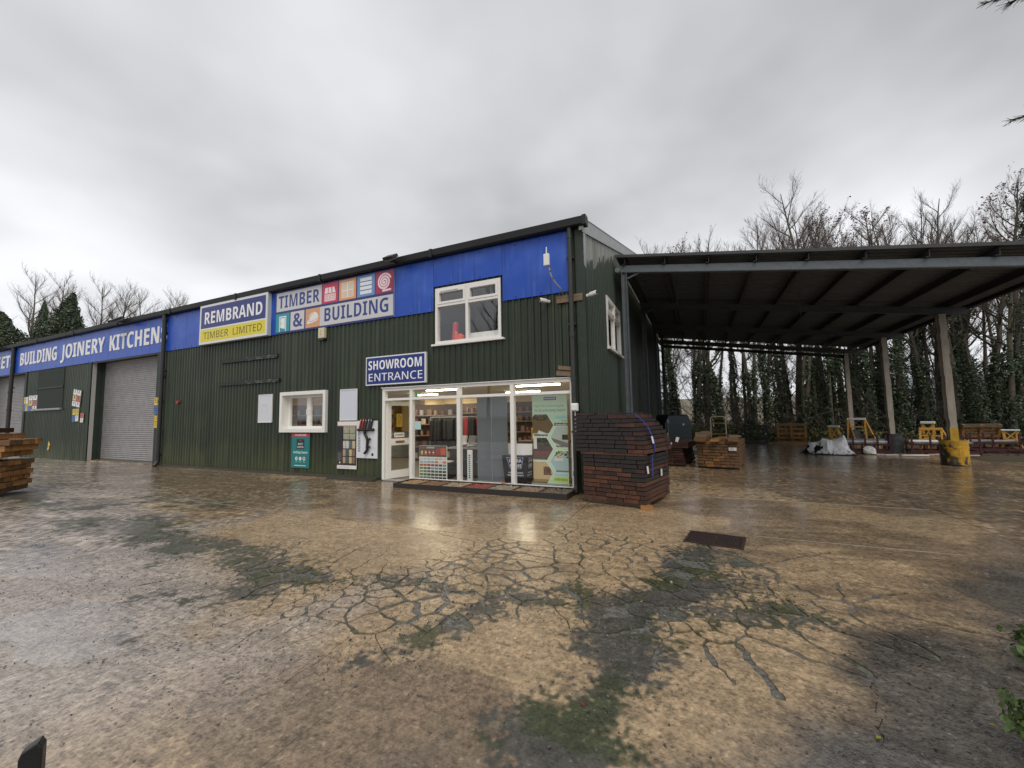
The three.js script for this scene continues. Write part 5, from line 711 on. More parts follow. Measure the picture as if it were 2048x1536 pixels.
{ // brown sleepers by the shop corner: local x along the front, z towards the viewer
  const S = thing('timber_stack', 'tall strapped stack of dark brown stained sleepers at the shop corner', 'timber stack', null, [0.1, 0, 0.82], -0.235), R = rng(21), m = M.sleeper;
  const warm = [m[0], m[0], m[3], m[1], m[3]], black = [m[2]];
  mesh('bearer', [bb(0.02, 1.1, 0, 0.07, -0.28, -0.12), bb(0.02, 1.16, 0, 0.07, -1.15, -1.0)], M.pale[1], S); mesh('bearer', bb(1.05, 1.21, 0.0, 0.07, -0.1, 0.03), M.gold[0], S);
  for (let k = 0; k < 11; k++) boards(S, [{ y: 0.07 + k * 0.072, h: 0.072, x0: 0.0 + R() * 0.012, x1: 1.14 - R() * 0.02, z0: -1.25, z1: 0, w: [0.12, 0.3], jag: 0.02 }], k > 7 ? black : k > 4 ? [...warm, m[1], m[2], m[2]] : warm, R, 'sleeper');
  mesh('spacer', bb(-0.02, 1.14, 0.862, 0.9, -0.12, 0.02), m[3], S); mesh('spacer', bb(-0.02, 1.14, 0.862, 0.9, -1.2, -1.06), m[0], S);
  for (let k = 0; k < 9; k++) { const y = 0.9 + k * 0.0722, xr = 1.21 - 0.004 * k - 0.0048 * k * k; boards(S, [{ y, h: 0.0722, x0: -0.12 - 0.005 * k, x1: xr - 0.34, z0: -1.22, z1: 0.03, w: [0.18, 0.4], jag: 0.02 }], black, R, 'sleeper'); boards(S, [{ y, h: 0.0722, x0: xr - 0.34, x1: xr, z0: -1.2, z1: 0.04, w: [0.12, 0.34], jag: 0.04 }], k < 1 ? [m[1], m[3]] : k > 6 ? [m[2], m[1], m[0]] : [m[0], m[1], m[1], m[2]], R, 'sleeper'); }
  boards(S, [{ y: 1.55, h: 0.04, x0: -0.1, x1: 0.7, z0: -1.18, z1: 0.02, w: [0.2, 0.4], jag: 0.08 }], [m[0], m[1]], R, 'sleeper');
  const rib = (pts, w, mat, name) => { const q = []; for (let i = 0; i + 1 < pts.length; i++) { const [a, b] = [pts[i], pts[i + 1]]; q.push([[a[0], a[1], a[2] + w], [b[0], b[1], b[2] + w], [b[0], b[1], b[2]], [a[0], a[1], a[2]]]); } mesh(name, quads(q), mat, S); };
  rib([[-0.14, 1.5, -0.35], [-0.13, 1.61, -0.35], [0.3, 1.62, -0.34], [0.72, 1.6, -0.33], [0.89, 1.56, -0.33], [0.98, 1.485, -0.32], [1.05, 1.41, -0.32], [1.11, 1.34, -0.32], [1.17, 1.2, -0.31], [1.21, 1.1, -0.31], [1.22, 0.92, -0.31], [1.17, 0.85, -0.31], [1.16, 0.5, -0.31]], 0.045, M.strapBlue, 'strap');
  rib([[0.2, 1.6, -1.0], [0.72, 1.6, -1.0], [0.89, 1.562, -1.0], [0.98, 1.487, -1.0], [1.11, 1.342, -1.0], [1.21, 1.1, -1.0], [1.22, 0.92, -1.0]], 0.03, M.black, 'strap');
  for (const [x, y, z, r] of [[1.15, 0.63, -0.1, 0.1], [1.155, 0.52, -0.75, 0], [1.215, 1.12, -0.2, 0.2]]) mesh('paper_tag', bx(x, y, z, 0.004, 0.12, 0.07, [0, 0, r]), M.tagWhite, S);
}
{ // golden timber under the canopy
  const S = thing('timber_stack', 'square stack of wet golden timber with white paper label', 'timber stack', null, [1.92, 0, -4.72], -0.16), R = rng(5);
  mesh('bearer', [bb(0, 1.08, 0, 0.05, -0.3, -0.2), bb(0, 1.08, 0, 0.05, -1.6, -1.5)], M.pale[1], S);
  for (let k = 0; k < 9; k++) boards(S, [{ y: 0.05 + k * 0.079, h: 0.079, x0: 0, x1: 1.08 - R() * 0.02, z0: -2, z1: 0, w: [0.14, 0.26], jag: 0.05 }], [M.gold[2], M.gold[1], M.gold[2], M.gold[2]], R);
  mesh('paper_label', bx(0.92, 0.56, 0.034, 0.19, 0.085, 0.004), M.tagWhite, S); mesh('label_print', plane(0.12, 0.04, 0.9, 0.56, 0.0375), print(64, 24, (g) => { g.fillStyle = '#d8d8d4'; g.fillRect(0, 0, 64, 24); g.fillStyle = '#333'; g.font = 'bold 18px sans-serif'; g.fillText('100%', 8, 19); }), S);
  const off = (lab, x, y, z, w, h, d, t, m) => { const o = tag(mesh('timber_offcut', bx(0, h / 2, 0, d, h, w).rotateY(Math.PI / 2), m), lab, 'timber'); const v = new THREE.Vector3(x, y, z).applyAxisAngle(new THREE.Vector3(0, 1, 0), -0.16); o.position.set(1.92 + v.x, v.y, -4.72 + v.z); o.rotation.y = -0.16 + t; };
  off('thick brown sleeper end lying on the golden stack beside oil tank', 0.14, 0.765, -0.35, 0.28, 0.12, 1.3, 0.02, M.gold[2]); off('weathered sleeper laid over the first one on golden stack', 0.16, 0.887, -0.4, 0.24, 0.12, 1.1, -0.05, M.pale[1]);
  off('cut timber block on the labelled corner of golden stack', 0.9, 0.765, -0.3, 0.26, 0.12, 0.9, 0.12, M.gold[2]); off('grey plank across the cut timber block', 0.92, 0.887, -0.35, 0.3, 0.03, 0.8, 0.2, M.pale[1]); off('long loose plank in the middle of golden stack', 0.52, 0.765, -0.6, 0.2, 0.06, 1.7, -0.02, M.gold[0]);
}
{ // dark red stack behind it
  const S = thing('timber_stack', 'low stack of dark red-brown timber between tank and golden stack', 'timber stack', null, [0.92, 0, -4.95], -0.14), R = rng(6), m = M.sleeper;
  mesh('bearer', [bb(0, 0.76, 0, 0.05, -0.3, -0.2), bb(0, 0.76, 0, 0.05, -1.4, -1.3)], M.pale[1], S);
  for (let k = 0; k < 7; k++) boards(S, [{ y: 0.05 + k * 0.07, h: 0.07, x0: 0.02, x1: 0.7 - k * 0.012, z0: -1.8, z1: 0, w: [0.2, 0.5], jag: 0.04 }], [m[1], m[0], m[1]], R);
  boards(S, [{ y: 0.54, h: 0.09, x0: -0.16, x1: 0.34, z0: -1.7, z1: 0.08, w: [0.2, 0.3] }], [M.gold[2], M.gold[1]], R); boards(S, [{ y: 0.54, h: 0.09, x0: 0.34, x1: 0.8, z0: -1.7, z1: 0.05, w: [0.2, 0.3] }, { y: 0.63, h: 0.09, x0: 0.36, x1: 0.8, z0: -1.7, z1: 0.02, w: [0.2, 0.44] }], [m[1], m[0], M.gold[2]], R);
  const q = rng(14); for (let k = 0; k < 6; k++) { const o = tag(mesh('kindling_stick', beam([0, 0, 0], [(q() - 0.6) * 0.25, 0.24 + q() * 0.1, -0.12], 0.05, 0.02), M.gold[k % 2]), 'thin split stick leaning up from the red-brown stack', 'stick', 'split sticks on the red-brown stack'); o.position.set(0.86 + k * 0.05, 0.64, -5.1); }
  const t = tag(mesh('plastic_sheet', bx(0, 0, 0, 0.24, 0.03, 0.2, [0.1, 0.3, 0.05]), M.tagWhite), 'folded white plastic lying on the red-brown stack', 'plastic sheet'); t.position.set(1.15, 0.66, -4.95); const t2 = tag(mesh('paper_tag', bx(0, 0.07, 0, 0.08, 0.14, 0.004, [0, 0, -0.3]), M.tagWhite), 'curled white paper tag standing on the red-brown stack', 'tag'); t2.position.set(1.42, 0.72, -4.85);
}
{ // timber pack at the left edge, boards lie along the picture: long sides show
  const S = thing('timber_stack', 'banded pack of brown fence boards standing in front of the far shutter', 'timber stack', null, [-11.75, 0, 4.8], 0.85), R = rng(9);
  mesh('bearer', [bb(-2.6, -2.5, 0, 0.06, -1.1, 0), bb(-0.6, -0.5, 0, 0.06, -1.1, 0)], M.pale[1], S);
  const row = (y, h, x1, dz, m) => { for (let k = 0; k < 5; k++) { const o = mesh('board', bx(0, 0, 0, 3.2, h - 0.012, 0.2), m[Math.floor(R() * m.length)], S); o.position.set(x1 - 1.6 + (R() - 0.5) * 0.04, y + h / 2, -0.1 - k * 0.215 + dz); o.rotation.y = (R() - 0.5) * 0.012; } };
  for (let k = 0; k < 6; k++) row(0.06 + k * 0.118, 0.118, 0.1 + (k % 2) * 0.05 + R() * 0.03, 0, M.gold);
  mesh('spacer', [bb(-2.6, -2.5, 0.77, 0.84, -1.1, 0), bb(-0.5, -0.38, 0.77, 0.84, -1.1, 0.02)], M.pale[1], S);
  for (let k = 0; k < 3; k++) row(0.84 + k * 0.13, 0.13, 0.18 + k * 0.06, 0.05, [M.gold[1], M.gold[2], M.gold[0]]); row(1.235, 0.13, 0.0, 0.0, [M.gold[0]]); row(1.37, 0.12, -0.22, -0.05, [M.sleeper[1], M.sleeper[0]]);
  mesh('strap', [bx(-0.75, 0.42, 0.008, 0.025, 0.72, 0.006)], M.galv, S); const lb = mesh('paper_label', bx(-0.04, 0.44, 0.012, 0.26, 0.1, 0.004), M.tagWhite, S); mesh('label_print', plane(0.12, 0.03, -0.08, 0.44, 0.015), M.dark, lb);
}
// sample trays of gravel under the window
{
  const T = thing('sample_tray', 'long low black tray divided into gravel and stone samples below shop window', 'tray', null, [-2.25, 0, 0.43]); mesh('rim', [bb(-2.0, 2.0, 0, 0.105, 0.33, 0.36), bb(-2.0, 2.0, 0, 0.105, -0.32, -0.29), bb(-2.03, -2.0, 0, 0.105, -0.32, 0.36), bb(2.0, 2.03, 0, 0.105, -0.32, 0.36)], std({ color: lin(0.03, 0.025, 0.022), roughness: 0.5, map: mottleT }), T);
  for (let k = 1; k < 7; k++) mesh('divider', bb(-2 + k * 4 / 7 - 0.012, -2 + k * 4 / 7 + 0.012, 0.02, 0.1, -0.29, 0.33), M.brown, T);
  const cols = [[0.36, 0.24, 0.12], [0.24, 0.13, 0.07], [0.34, 0.26, 0.17], [0.28, 0.07, 0.05], [0.3, 0.26, 0.2], [0.26, 0.19, 0.14], [0.16, 0.13, 0.1]], R = rng(44), st = blobStone();
  cols.forEach((c, k) => { mesh('sample_bed', bb(-2 + k * 4 / 7 + 0.012, -2 + (k + 1) * 4 / 7 - 0.012, 0.01, 0.075, -0.29, 0.33), std({ color: lin(...c.map((v) => v * 0.6)), roughness: 0.7, bumpMap: grainT, bumpScale: 0.02 }), T);
    const gs = []; for (let i = 0; i < 260; i++) { const s = 0.009 + R() * 0.012; gs.push(st.clone().applyMatrix4(new THREE.Matrix4().compose(new THREE.Vector3(-2 + k * 4 / 7 + 0.03 + R() * (4 / 7 - 0.06), 0.075 + s * 0.3, -0.27 + R() * 0.58), new THREE.Quaternion().setFromEuler(new THREE.Euler(R() * 6, R() * 6, 0)), new THREE.Vector3(s, s, s)))); } const m = mesh('sample_stones', gs, std({ color: lin(...c), roughness: 0.5 }), T); m.userData.kind = 'stuff'; });
  const l = tag(mesh('fallen_leaf', plane(0.1, 0.09, 0, 0, 0, [-1.3, 0.4, 0]), std({ color: lin(0.35, 0.14, 0.03), roughness: 0.7, side: THREE.DoubleSide })), 'brown leaf caught on the shop window sill', 'leaf'); l.position.set(-1.85, 0.13, 0.12);
}
{ // manhole cover
  const m = thing('manhole_cover', 'rectangular rusty iron manhole cover set in the concrete', 'manhole cover', null, [2.16, 0.0, 2.42], -0.14); const im = std({ color: lin(0.07, 0.048, 0.042), roughness: 0.42, metalness: 0.4, map: mottleT });
  mesh('frame', frameRect(-0.32, 0.32, -0.26, 0.26, 0.03, -0.01, 0.012).map((g) => g.rotateX(-Math.PI / 2)), im, m); for (const x of [-0.145, 0.145]) mesh('cover_plate', bx(x, 0.0, 0, 0.28, 0.016, 0.45), im, m);
  const t = []; for (let i = 0; i < 18; i++) for (let j = 0; j < 14; j++) t.push(bx(-0.272 + i * 0.032, 0.0098, -0.208 + j * 0.032, 0.024, 0.004, 0.008, (i + j) % 2 ? 0.78 : -0.78)); mesh('tread_pattern', t, im, m).userData.kind = 'stuff';
}
// ---------------------------------------------------------------- things standing about the storage bay
{ // oil tank
  const t = thing('oil_tank', 'dark green ribbed plastic oil tank beside the gable wall', 'oil tank', null, [1.25, 0, -9.2], 0.55); const gm = std({ color: lin(0.012, 0.03, 0.036), roughness: 0.38, map: mottleT });
  const s = new THREE.Shape(); s.moveTo(-0.5, 0); s.lineTo(0.5, 0); s.lineTo(0.52, 1.08); s.lineTo(0.36, 1.38); s.lineTo(-0.36, 1.38); s.lineTo(-0.52, 1.08); s.lineTo(-0.5, 0);
  mesh('tank_body', toCreasedNormals(new THREE.ExtrudeGeometry(s, { depth: 0.9, bevelEnabled: true, bevelSize: 0.05, bevelThickness: 0.05, bevelSegments: 3 }).translate(0, 0.08, -0.9), 0.7), gm, t); mesh('tank_rib', [0.25, 0.45, 0.65, 0.85, 1.05].map((y) => bx(0, y, 0.055, 0.96, 0.05, 0.03)), gm, t); mesh('filler_cap', bar([0.1, 1.49, -0.4], [0.1, 1.58, -0.4], 0.1, 0.09, 16), M.black, t); mesh('gauge_tube', [bx(-0.46, 1.25, 0.09, 0.09, 0.14, 0.05), bar([-0.46, 0.2, 0.085], [-0.46, 1.2, 0.085], 0.014)], M.paleSteel, t); mesh('plinth', bb(-0.75, 0.75, 0, 0.08, -1.05, 0.15), std({ color: lin(0.22, 0.21, 0.19), roughness: 0.8, map: mottleT }), t); mesh('sticker', bx(0.2, 1.12, 0.062, 0.07, 0.07, 0.004), M.tagWhite, t); }
{ const p = atZ(1438, 880, -8.3), t = thing('hand_trolley', 'cream tubular hand trolley handle standing behind golden stack', 'trolley', null, [p.x, 0, -8.3]); const cm = std({ color: lin(0.62, 0.55, 0.38), roughness: 0.4 }); mesh('handle_frame', tube([[-0.24, 0.15, 0], [-0.24, 1.1, 0], [-0.235, 1.36, 0], [-0.2, 1.4, 0], [0.2, 1.4, 0], [0.235, 1.36, 0], [0.24, 1.1, 0], [0.24, 0.15, 0]], 0.02, 8, 60), cm, t); mesh('cross_bar', bar([-0.24, 1.18, 0], [0.24, 1.18, 0], 0.014), M.yellow, t); mesh('cross_bar', bar([-0.24, 0.8, 0], [0.24, 0.8, 0], 0.014), M.yellow, t); mesh('deck', bx(0, 0.17, -0.4, 0.55, 0.03, 0.85), M.pale[1], t); for (const [x, z] of [[-0.2, -0.05], [0.2, -0.05], [-0.2, -0.75], [0.2, -0.75]]) mesh('wheel', bar([x - 0.02, 0.075, z], [x + 0.02, 0.075, z], 0.075, 0.075, 14), M.rubber, t); }
function pallet(label, x, z, w, d, tilt, turn, mats, group) { const p = thing('pallet', label, 'pallet', group, [x, 0, z], turn); const pv = new THREE.Group(); p.add(pv); p.remove(pv); const G = []; const T = new THREE.Matrix4().makeRotationX(tilt); const put = (n, g, m) => { const k = mesh(n, g.applyMatrix4(T), m, p); return k; };
  for (let k = 0; k < 5; k++) put('deck_board', bx(0, 0.125, 0.05 + k * (d - 0.1) / 4, w, 0.022, 0.1), mats[k % mats.length]); for (const q of [-w / 2 + 0.05, 0, w / 2 - 0.05]) put('runner', bx(q, 0.065, d / 2, 0.09, 0.095, d), mats[1 % mats.length]); for (let k = 0; k < 3; k++) put('base_board', bx(0, 0.008, 0.05 + k * (d - 0.1) / 2, w, 0.016, 0.1), mats[k % mats.length]); return p; }
pallet('timber pallet propped upright at the edge of the trees', 6.05, -15.6, 1.2, 0.98, -1.4, -0.16, [M.pale[0], M.gold[0]]);
for (let k = 0; k < 4; k++) { const p = pallet('worn pallet in the pile beyond the yellow drum', 12.35, -15.6, 1.3, 1.0, 0, 0.25, [M.pale[1], M.gold[2]], 'piled pallets'); p.position.y = k * 0.142; p.position.x += (k % 2) * 0.05; }
pallet('pallet leaning up against the pallet pile', 12.0, -14.35, 1.25, 0.95, -1.25, 0.2, [M.pale[1], M.gold[1]]);
pallet('low pallet under the yellow trestle at the verge', 12.7, -12.9, 1.6, 1.0, 0, 0.3, [M.gold[2], M.pale[1]]);
function trestle(label, u, v, z, s, base = 0) { const p = atZ(u, v, z), t = thing('trestle', label, 'trestle', null, [p.x, base, z], -0.45); const h = p.y - base; mesh('leg', beam([-0.3 * s, 0, 0.05], [-0.13 * s, h * 0.42, 0.02], 0.09 * s, 0.06), M.yellow, t); mesh('leg', beam([0.3 * s, 0, 0.05], [0.13 * s, h * 0.42, 0.02], 0.09 * s, 0.06), M.yellow, t); mesh('brace', [beam([-0.2 * s, h * 0.42, 0], [0.2 * s, h * 0.42, 0], 0.07, 0.07)], M.yellow, t); mesh('upright', beam([-0.17 * s, h * 0.42, 0], [-0.2 * s, h * 0.94, 0], 0.09 * s, 0.06), M.yellow, t); mesh('upright', beam([0.17 * s, h * 0.42, 0], [0.2 * s, h * 0.94, 0], 0.09 * s, 0.06), M.yellow, t); mesh('diagonal', beam([-0.14 * s, h * 0.45, 0.02], [0.17 * s, h * 0.9, 0.02], 0.06 * s, 0.04), M.yellow, t); mesh('diagonal', beam([0.14 * s, h * 0.45, -0.02], [-0.17 * s, h * 0.9, -0.02], 0.06 * s, 0.04), M.yellow, t); mesh('rear_leg', [beam([-0.25 * s, 0, -0.35], [-0.17 * s, h * 0.9, -0.02], 0.06, 0.05), beam([0.25 * s, 0, -0.35], [0.17 * s, h * 0.9, -0.02], 0.06, 0.05)], M.yellow, t); mesh('top_pad', rb(0, h * 0.96, 0, 0.56 * s, h * 0.09, 0.16, 0.03), std({ color: lin(0.6, 0.64, 0.64), roughness: 0.6 }), t); return t; }
trestle('yellow trestle with pale pad behind the plastic heap', 1667, 851, -12.6, 0.72); trestle('tall yellow trestle with pale pad standing in the red racking', 1855, 843, -12.2, 0.72); trestle('yellow trestle with white pad on the low pallet at the verge', 2020, 859, -12.6, 0.8, 0.14);
function aFrame(label, u, v, z, w, top) { const p = atZ(u, v, z), t = thing('frame_stand', label, 'frame', null, [p.x, 0, z], -0.4), h = p.y; mesh('upright', beam([-w / 2, 0, 0.1], [-w / 2 + 0.04, h, 0], 0.06, 0.05), M.yellow, t); mesh('upright', beam([w / 2, 0, 0.1], [w / 2 - 0.04, h, 0], 0.06, 0.05), M.yellow, t); mesh('rear_stay', [beam([w / 2 + 0.3, 0, -0.5], [w / 2 - 0.04, h, 0], 0.06, 0.05), beam([-w / 2 + 0.2, 0, -0.6], [-w / 2 + 0.04, h, 0], 0.05, 0.05)], M.yellow, t); mesh('top_bar', rb(0, h, 0, w, 0.09, 0.09, 0.02), top ? M.tagWhite : M.yellow, t); mesh('cross_bar', beam([-w / 2 + 0.02, h * 0.72, 0.03], [w / 2 - 0.02, h * 0.72, 0.03], 0.04, 0.04), M.yellow, t); if (!top) mesh('diagonal', [beam([-w / 2 + 0.04, h * 0.55, 0.06], [0, h * 0.66, 0.05], 0.07, 0.04), beam([0, h * 0.66, 0.05], [w / 2, h * 0.2, 0.09], 0.07, 0.04)], M.yellow, t); }
aFrame('yellow frame stand with white top bar beside the rear column', 1712, 838, -13.6, 0.62, true); aFrame('square yellow tube frame with diagonal under the tall trestle', 1861, 858, -11.4, 0.6, false);
// red stillages
function rack(label, x0, x1, z, d, posts, load) { const r = thing('steel_rack', label, 'rack', null, [(x0 + x1) / 2, 0, z], -0.12), w = x1 - x0; mesh('bottom_rail', [beam([-w / 2, 0.1, d / 2], [w / 2, 0.1, d / 2], 0.06, 0.08), beam([-w / 2, 0.1, -d / 2], [w / 2, 0.1, -d / 2], 0.06, 0.08)], M.red, r); mesh('upper_rail', [beam([-w / 2, 0.33, d / 2], [w / 2, 0.33, d / 2], 0.05, 0.06), beam([-w / 2, 0.33, -d / 2], [w / 2, 0.33, -d / 2], 0.05, 0.06)], M.red, r); for (const p of posts) { mesh('post', bb(p * w - w / 2 - 0.025, p * w - w / 2 + 0.025, 0, 0.66, d / 2 - 0.025, d / 2 + 0.025), M.red, r); mesh('post', bb(p * w - w / 2 - 0.025, p * w - w / 2 + 0.025, 0, 0.66, -d / 2 - 0.025, -d / 2 + 0.025), M.red, r); mesh('cross_member', beam([p * w - w / 2, 0.1, -d / 2], [p * w - w / 2, 0.1, d / 2], 0.06, 0.07), M.red, r); } if (load) { const R = rng(Math.round(x0 * 10)); for (let k = 0; k < load; k++) { const o = tag(mesh('long_board', bx(0, 0, 0, w * (0.75 + R() * 0.2), 0.05, 0.14), [M.paleSteel, M.tagWhite][k % 2]), 'long pale board lying in a dark red steel rack', 'board', 'boards in the red racks'); o.position.set((x0 + x1) / 2 + (R() - 0.5) * 0.1, 0.385 + Math.floor(k / 3) * 0.052, z + (k % 3 - 1) * 0.16); o.rotation.y = -0.12; } } return r; }
rack('dark red steel rack loaded with pale boards beside plastic heap', 6.7, 8.1, -10.75, 0.6, [0.02, 0.26, 0.5, 0.74, 0.98], 7); rack('dark red steel rack between grey drum and yellow drum', 8.75, 10.5, -11.1, 0.7, [0.03, 0.3, 0.5, 0.75, 0.97], 4); rack('dark red steel rack between yellow drum and pallet pile', 10.7, 12.1, -12.4, 0.7, [0.05, 0.5, 0.95], 3);
{ const r = thing('scrap_boards', 'loose pale offcuts lying under the red rack', 'offcuts', null, [8.6, 0, -10.25]); const R = rng(3); for (let k = 0; k < 16; k++) { const o = mesh('strip', bx((R() - 0.5) * 3.4, 0.012 + k * 0.001, (R() - 0.5) * 0.7, 0.3 + R() * 0.5, 0.022, 0.06, (R() - 0.5) * 0.6), k % 2 ? M.pale[0] : M.tagWhite, r); } }
{ // plastic sheet heap: one crumpled skin with sharp creases, white outside, black where the inside turns out
  const R = rng(17), nx = 26, nz = 18, P = []; const hgt = (x, z) => { const e = Math.max(0, 1 - (x * x / 0.52 + z * z / 0.26)); const peaks = 0.62 * Math.exp(-((x + 0.08) ** 2 * 9 + z * z * 11)) + 0.56 * Math.exp(-((x - 0.36) ** 2 * 22 + (z + 0.05) ** 2 * 14)) + 0.3 * Math.exp(-((x + 0.48) ** 2 * 60 + (z - 0.08) ** 2 * 50)); return peaks * (0.8 + 0.5 * vn(x * 7 + 3, z * 7)) + 0.12 * Math.abs(vn(x * 11, z * 11) - 0.5) * Math.min(1, e * 4) + 0.015; };
  for (let j = 0; j <= nz; j++) for (let i = 0; i <= nx; i++) { const x = (i / nx - 0.5) * 1.55 + (R() - 0.5) * 0.06, z = (j / nz - 0.5) * 1.1 + (R() - 0.5) * 0.06, w = 1 + 0.3 * (vn(x * 3 + 8, z * 3) - 0.5); P.push([x * w, hgt(x, z) + (R() - 0.5) * 0.02 * (Math.abs(x) < 0.6 ? 1 : 0.4) + 0.006, z * w]); }
  const wq = [], bq = []; for (let j = 0; j < nz; j++) for (let i = 0; i < nx; i++) { const k = j * (nx + 1) + i, q = [P[k + nx + 1], P[k + nx + 2], P[k + 1], P[k]], x = P[k][0], z = P[k][2]; const bl = P[k][1] < 0.06 || (vn(x * 6 + 1, z * 9 + 4) > 0.66 && P[k][1] < 0.4); (bl ? bq : wq).push(q); }
  const o = thing('plastic_sheet_heap', 'crumpled heap of white and black plastic sheeting on the concrete', 'plastic sheet', null, [6.25, 0, -10.3], -0.3); o.scale.set(1.05, 0.85, 1); mesh('white_side', quads(wq), std({ color: lin(0.8, 0.81, 0.82), roughness: 0.25, side: THREE.DoubleSide }), o); mesh('black_side', quads(bq), std({ color: lin(0.012, 0.012, 0.014), roughness: 0.25, side: THREE.DoubleSide }), o); }
{ const g = new THREE.IcosahedronGeometry(0.2, 3), p = g.attributes.position; for (let i = 0; i < p.count; i++) { const q = 0.7 + 0.6 * fbm(p.getX(i) * 9 + 5, p.getY(i) * 9 + p.getZ(i) * 7, 3); p.setXYZ(i, p.getX(i) * q, Math.max(-0.1, p.getY(i) * q * 0.9), p.getZ(i) * q * 0.8); } g.computeVertexNormals(); const o = tag(mesh('plastic_bag', g, M.tagWhite), 'white plastic bag bundle in front of red rack', 'bag'); o.position.set(7.42, 0.12, -10.28); }
{ const c = thing('storage_crate', 'dark blue folding mesh crate at the tree edge beside upright pallet', 'crate', null, [4.5, 0, -15.4], -0.2); const bm = std({ color: lin(0.012, 0.016, 0.03), roughness: 0.5 }); mesh('base', bx(0, 0.06, 0, 1.0, 0.12, 0.8), bm, c); for (const x of [-0.48, 0.48]) mesh('post', [bx(x, 0.45, 0.38, 0.05, 0.9, 0.05), bx(x, 0.45, -0.38, 0.05, 0.9, 0.05)], bm, c); mesh('side_bar', [0.3, 0.5, 0.7, 0.88].flatMap((y) => [bx(0, y, 0.38, 0.95, 0.03, 0.02), bx(0, y, -0.38, 0.95, 0.03, 0.02)]), bm, c); mesh('diagonal', [beam([-0.46, 0.15, 0.395], [0.46, 0.85, 0.395], 0.03, 0.02), beam([0.46, 0.15, 0.395], [-0.46, 0.85, 0.395], 0.03, 0.02)], bm, c); mesh('reflector', [bx(-0.48, 0.5, 0.41, 0.04, 0.06, 0.01), bx(0.48, 0.5, 0.41, 0.04, 0.06, 0.01)], M.tagWhite, c); }
{ // black handle tip at the lower edge
  const tip = atY(86, 1474, 0.55), low = atY(62, 1560, 0.4), c = thing('marker_post', 'black rubber wedge-topped post close to the camera position', 'post', null, [low.x, 0, low.z]); c.userData.label = 'black wedge-topped rubber post standing alone on wet concrete';
  const s = new THREE.Shape(); s.moveTo(-0.024, 0); s.lineTo(0.024, 0); s.lineTo(0.022, 0.5); s.lineTo(0.014, 0.515); s.lineTo(-0.018, 0.498); s.lineTo(-0.024, 0.48); s.lineTo(-0.024, 0);
  const g = new THREE.ExtrudeGeometry(s, { depth: 0.03, bevelEnabled: true, bevelSize: 0.004, bevelThickness: 0.006, bevelSegments: 2 }).translate(0, 0, -0.015); g.rotateY(1.0); mesh('blade', g, M.rubber, c); mesh('foot', bx(0, 0.01, 0, 0.14, 0.02, 0.14), M.rubber, c); c.position.set(low.x, 0, low.z); }
// ---------------------------------------------------------------- trees: tapered trunk and limbs, twigs, ivy
function segs(list, sides) {                                 // tapered tubes [ax, ay, az, bx, by, bz, ra, rb]
  const n = list.length, P = new Float32Array(n * sides * 6), N = new Float32Array(n * sides * 6), U = new Float32Array(n * sides * 4), I = new Uint32Array(n * sides * 6);
  const d = new THREE.Vector3(), a = new THREE.Vector3(), b = new THREE.Vector3(); let v = 0, f = 0;
  for (const s of list) {
    d.set(s[3] - s[0], s[4] - s[1], s[5] - s[2]).normalize(); a.set(Math.abs(d.y) > 0.9 ? 1 : 0, Math.abs(d.y) > 0.9 ? 0 : 1, 0).cross(d).normalize(); b.crossVectors(d, a);
    const v0 = v;
    for (let k = 0; k < sides; k++) { const t = k / sides * Math.PI * 2, x = Math.cos(t), y = Math.sin(t), nx = a.x * x + b.x * y, ny = a.y * x + b.y * y, nz = a.z * x + b.z * y;
      P.set([s[0] + nx * s[6], s[1] + ny * s[6], s[2] + nz * s[6], s[3] + nx * s[7], s[4] + ny * s[7], s[5] + nz * s[7]], v * 3); N.set([nx, ny, nz, nx, ny, nz], v * 3); U.set([k / sides, s[1], k / sides, s[4]], v * 2); v += 2; }
    for (let k = 0; k < sides; k++) { const p = v0 + k * 2, q = v0 + ((k + 1) % sides) * 2; I.set([p, q, p + 1, q, q + 1, p + 1], f); f += 6; }
  }
  const g = new THREE.BufferGeometry(); g.setAttribute('position', new THREE.BufferAttribute(P, 3)); g.setAttribute('normal', new THREE.BufferAttribute(N, 3)); g.setAttribute('uv', new THREE.BufferAttribute(U, 2)); g.setIndex(new THREE.BufferAttribute(I, 1)); return g;
}
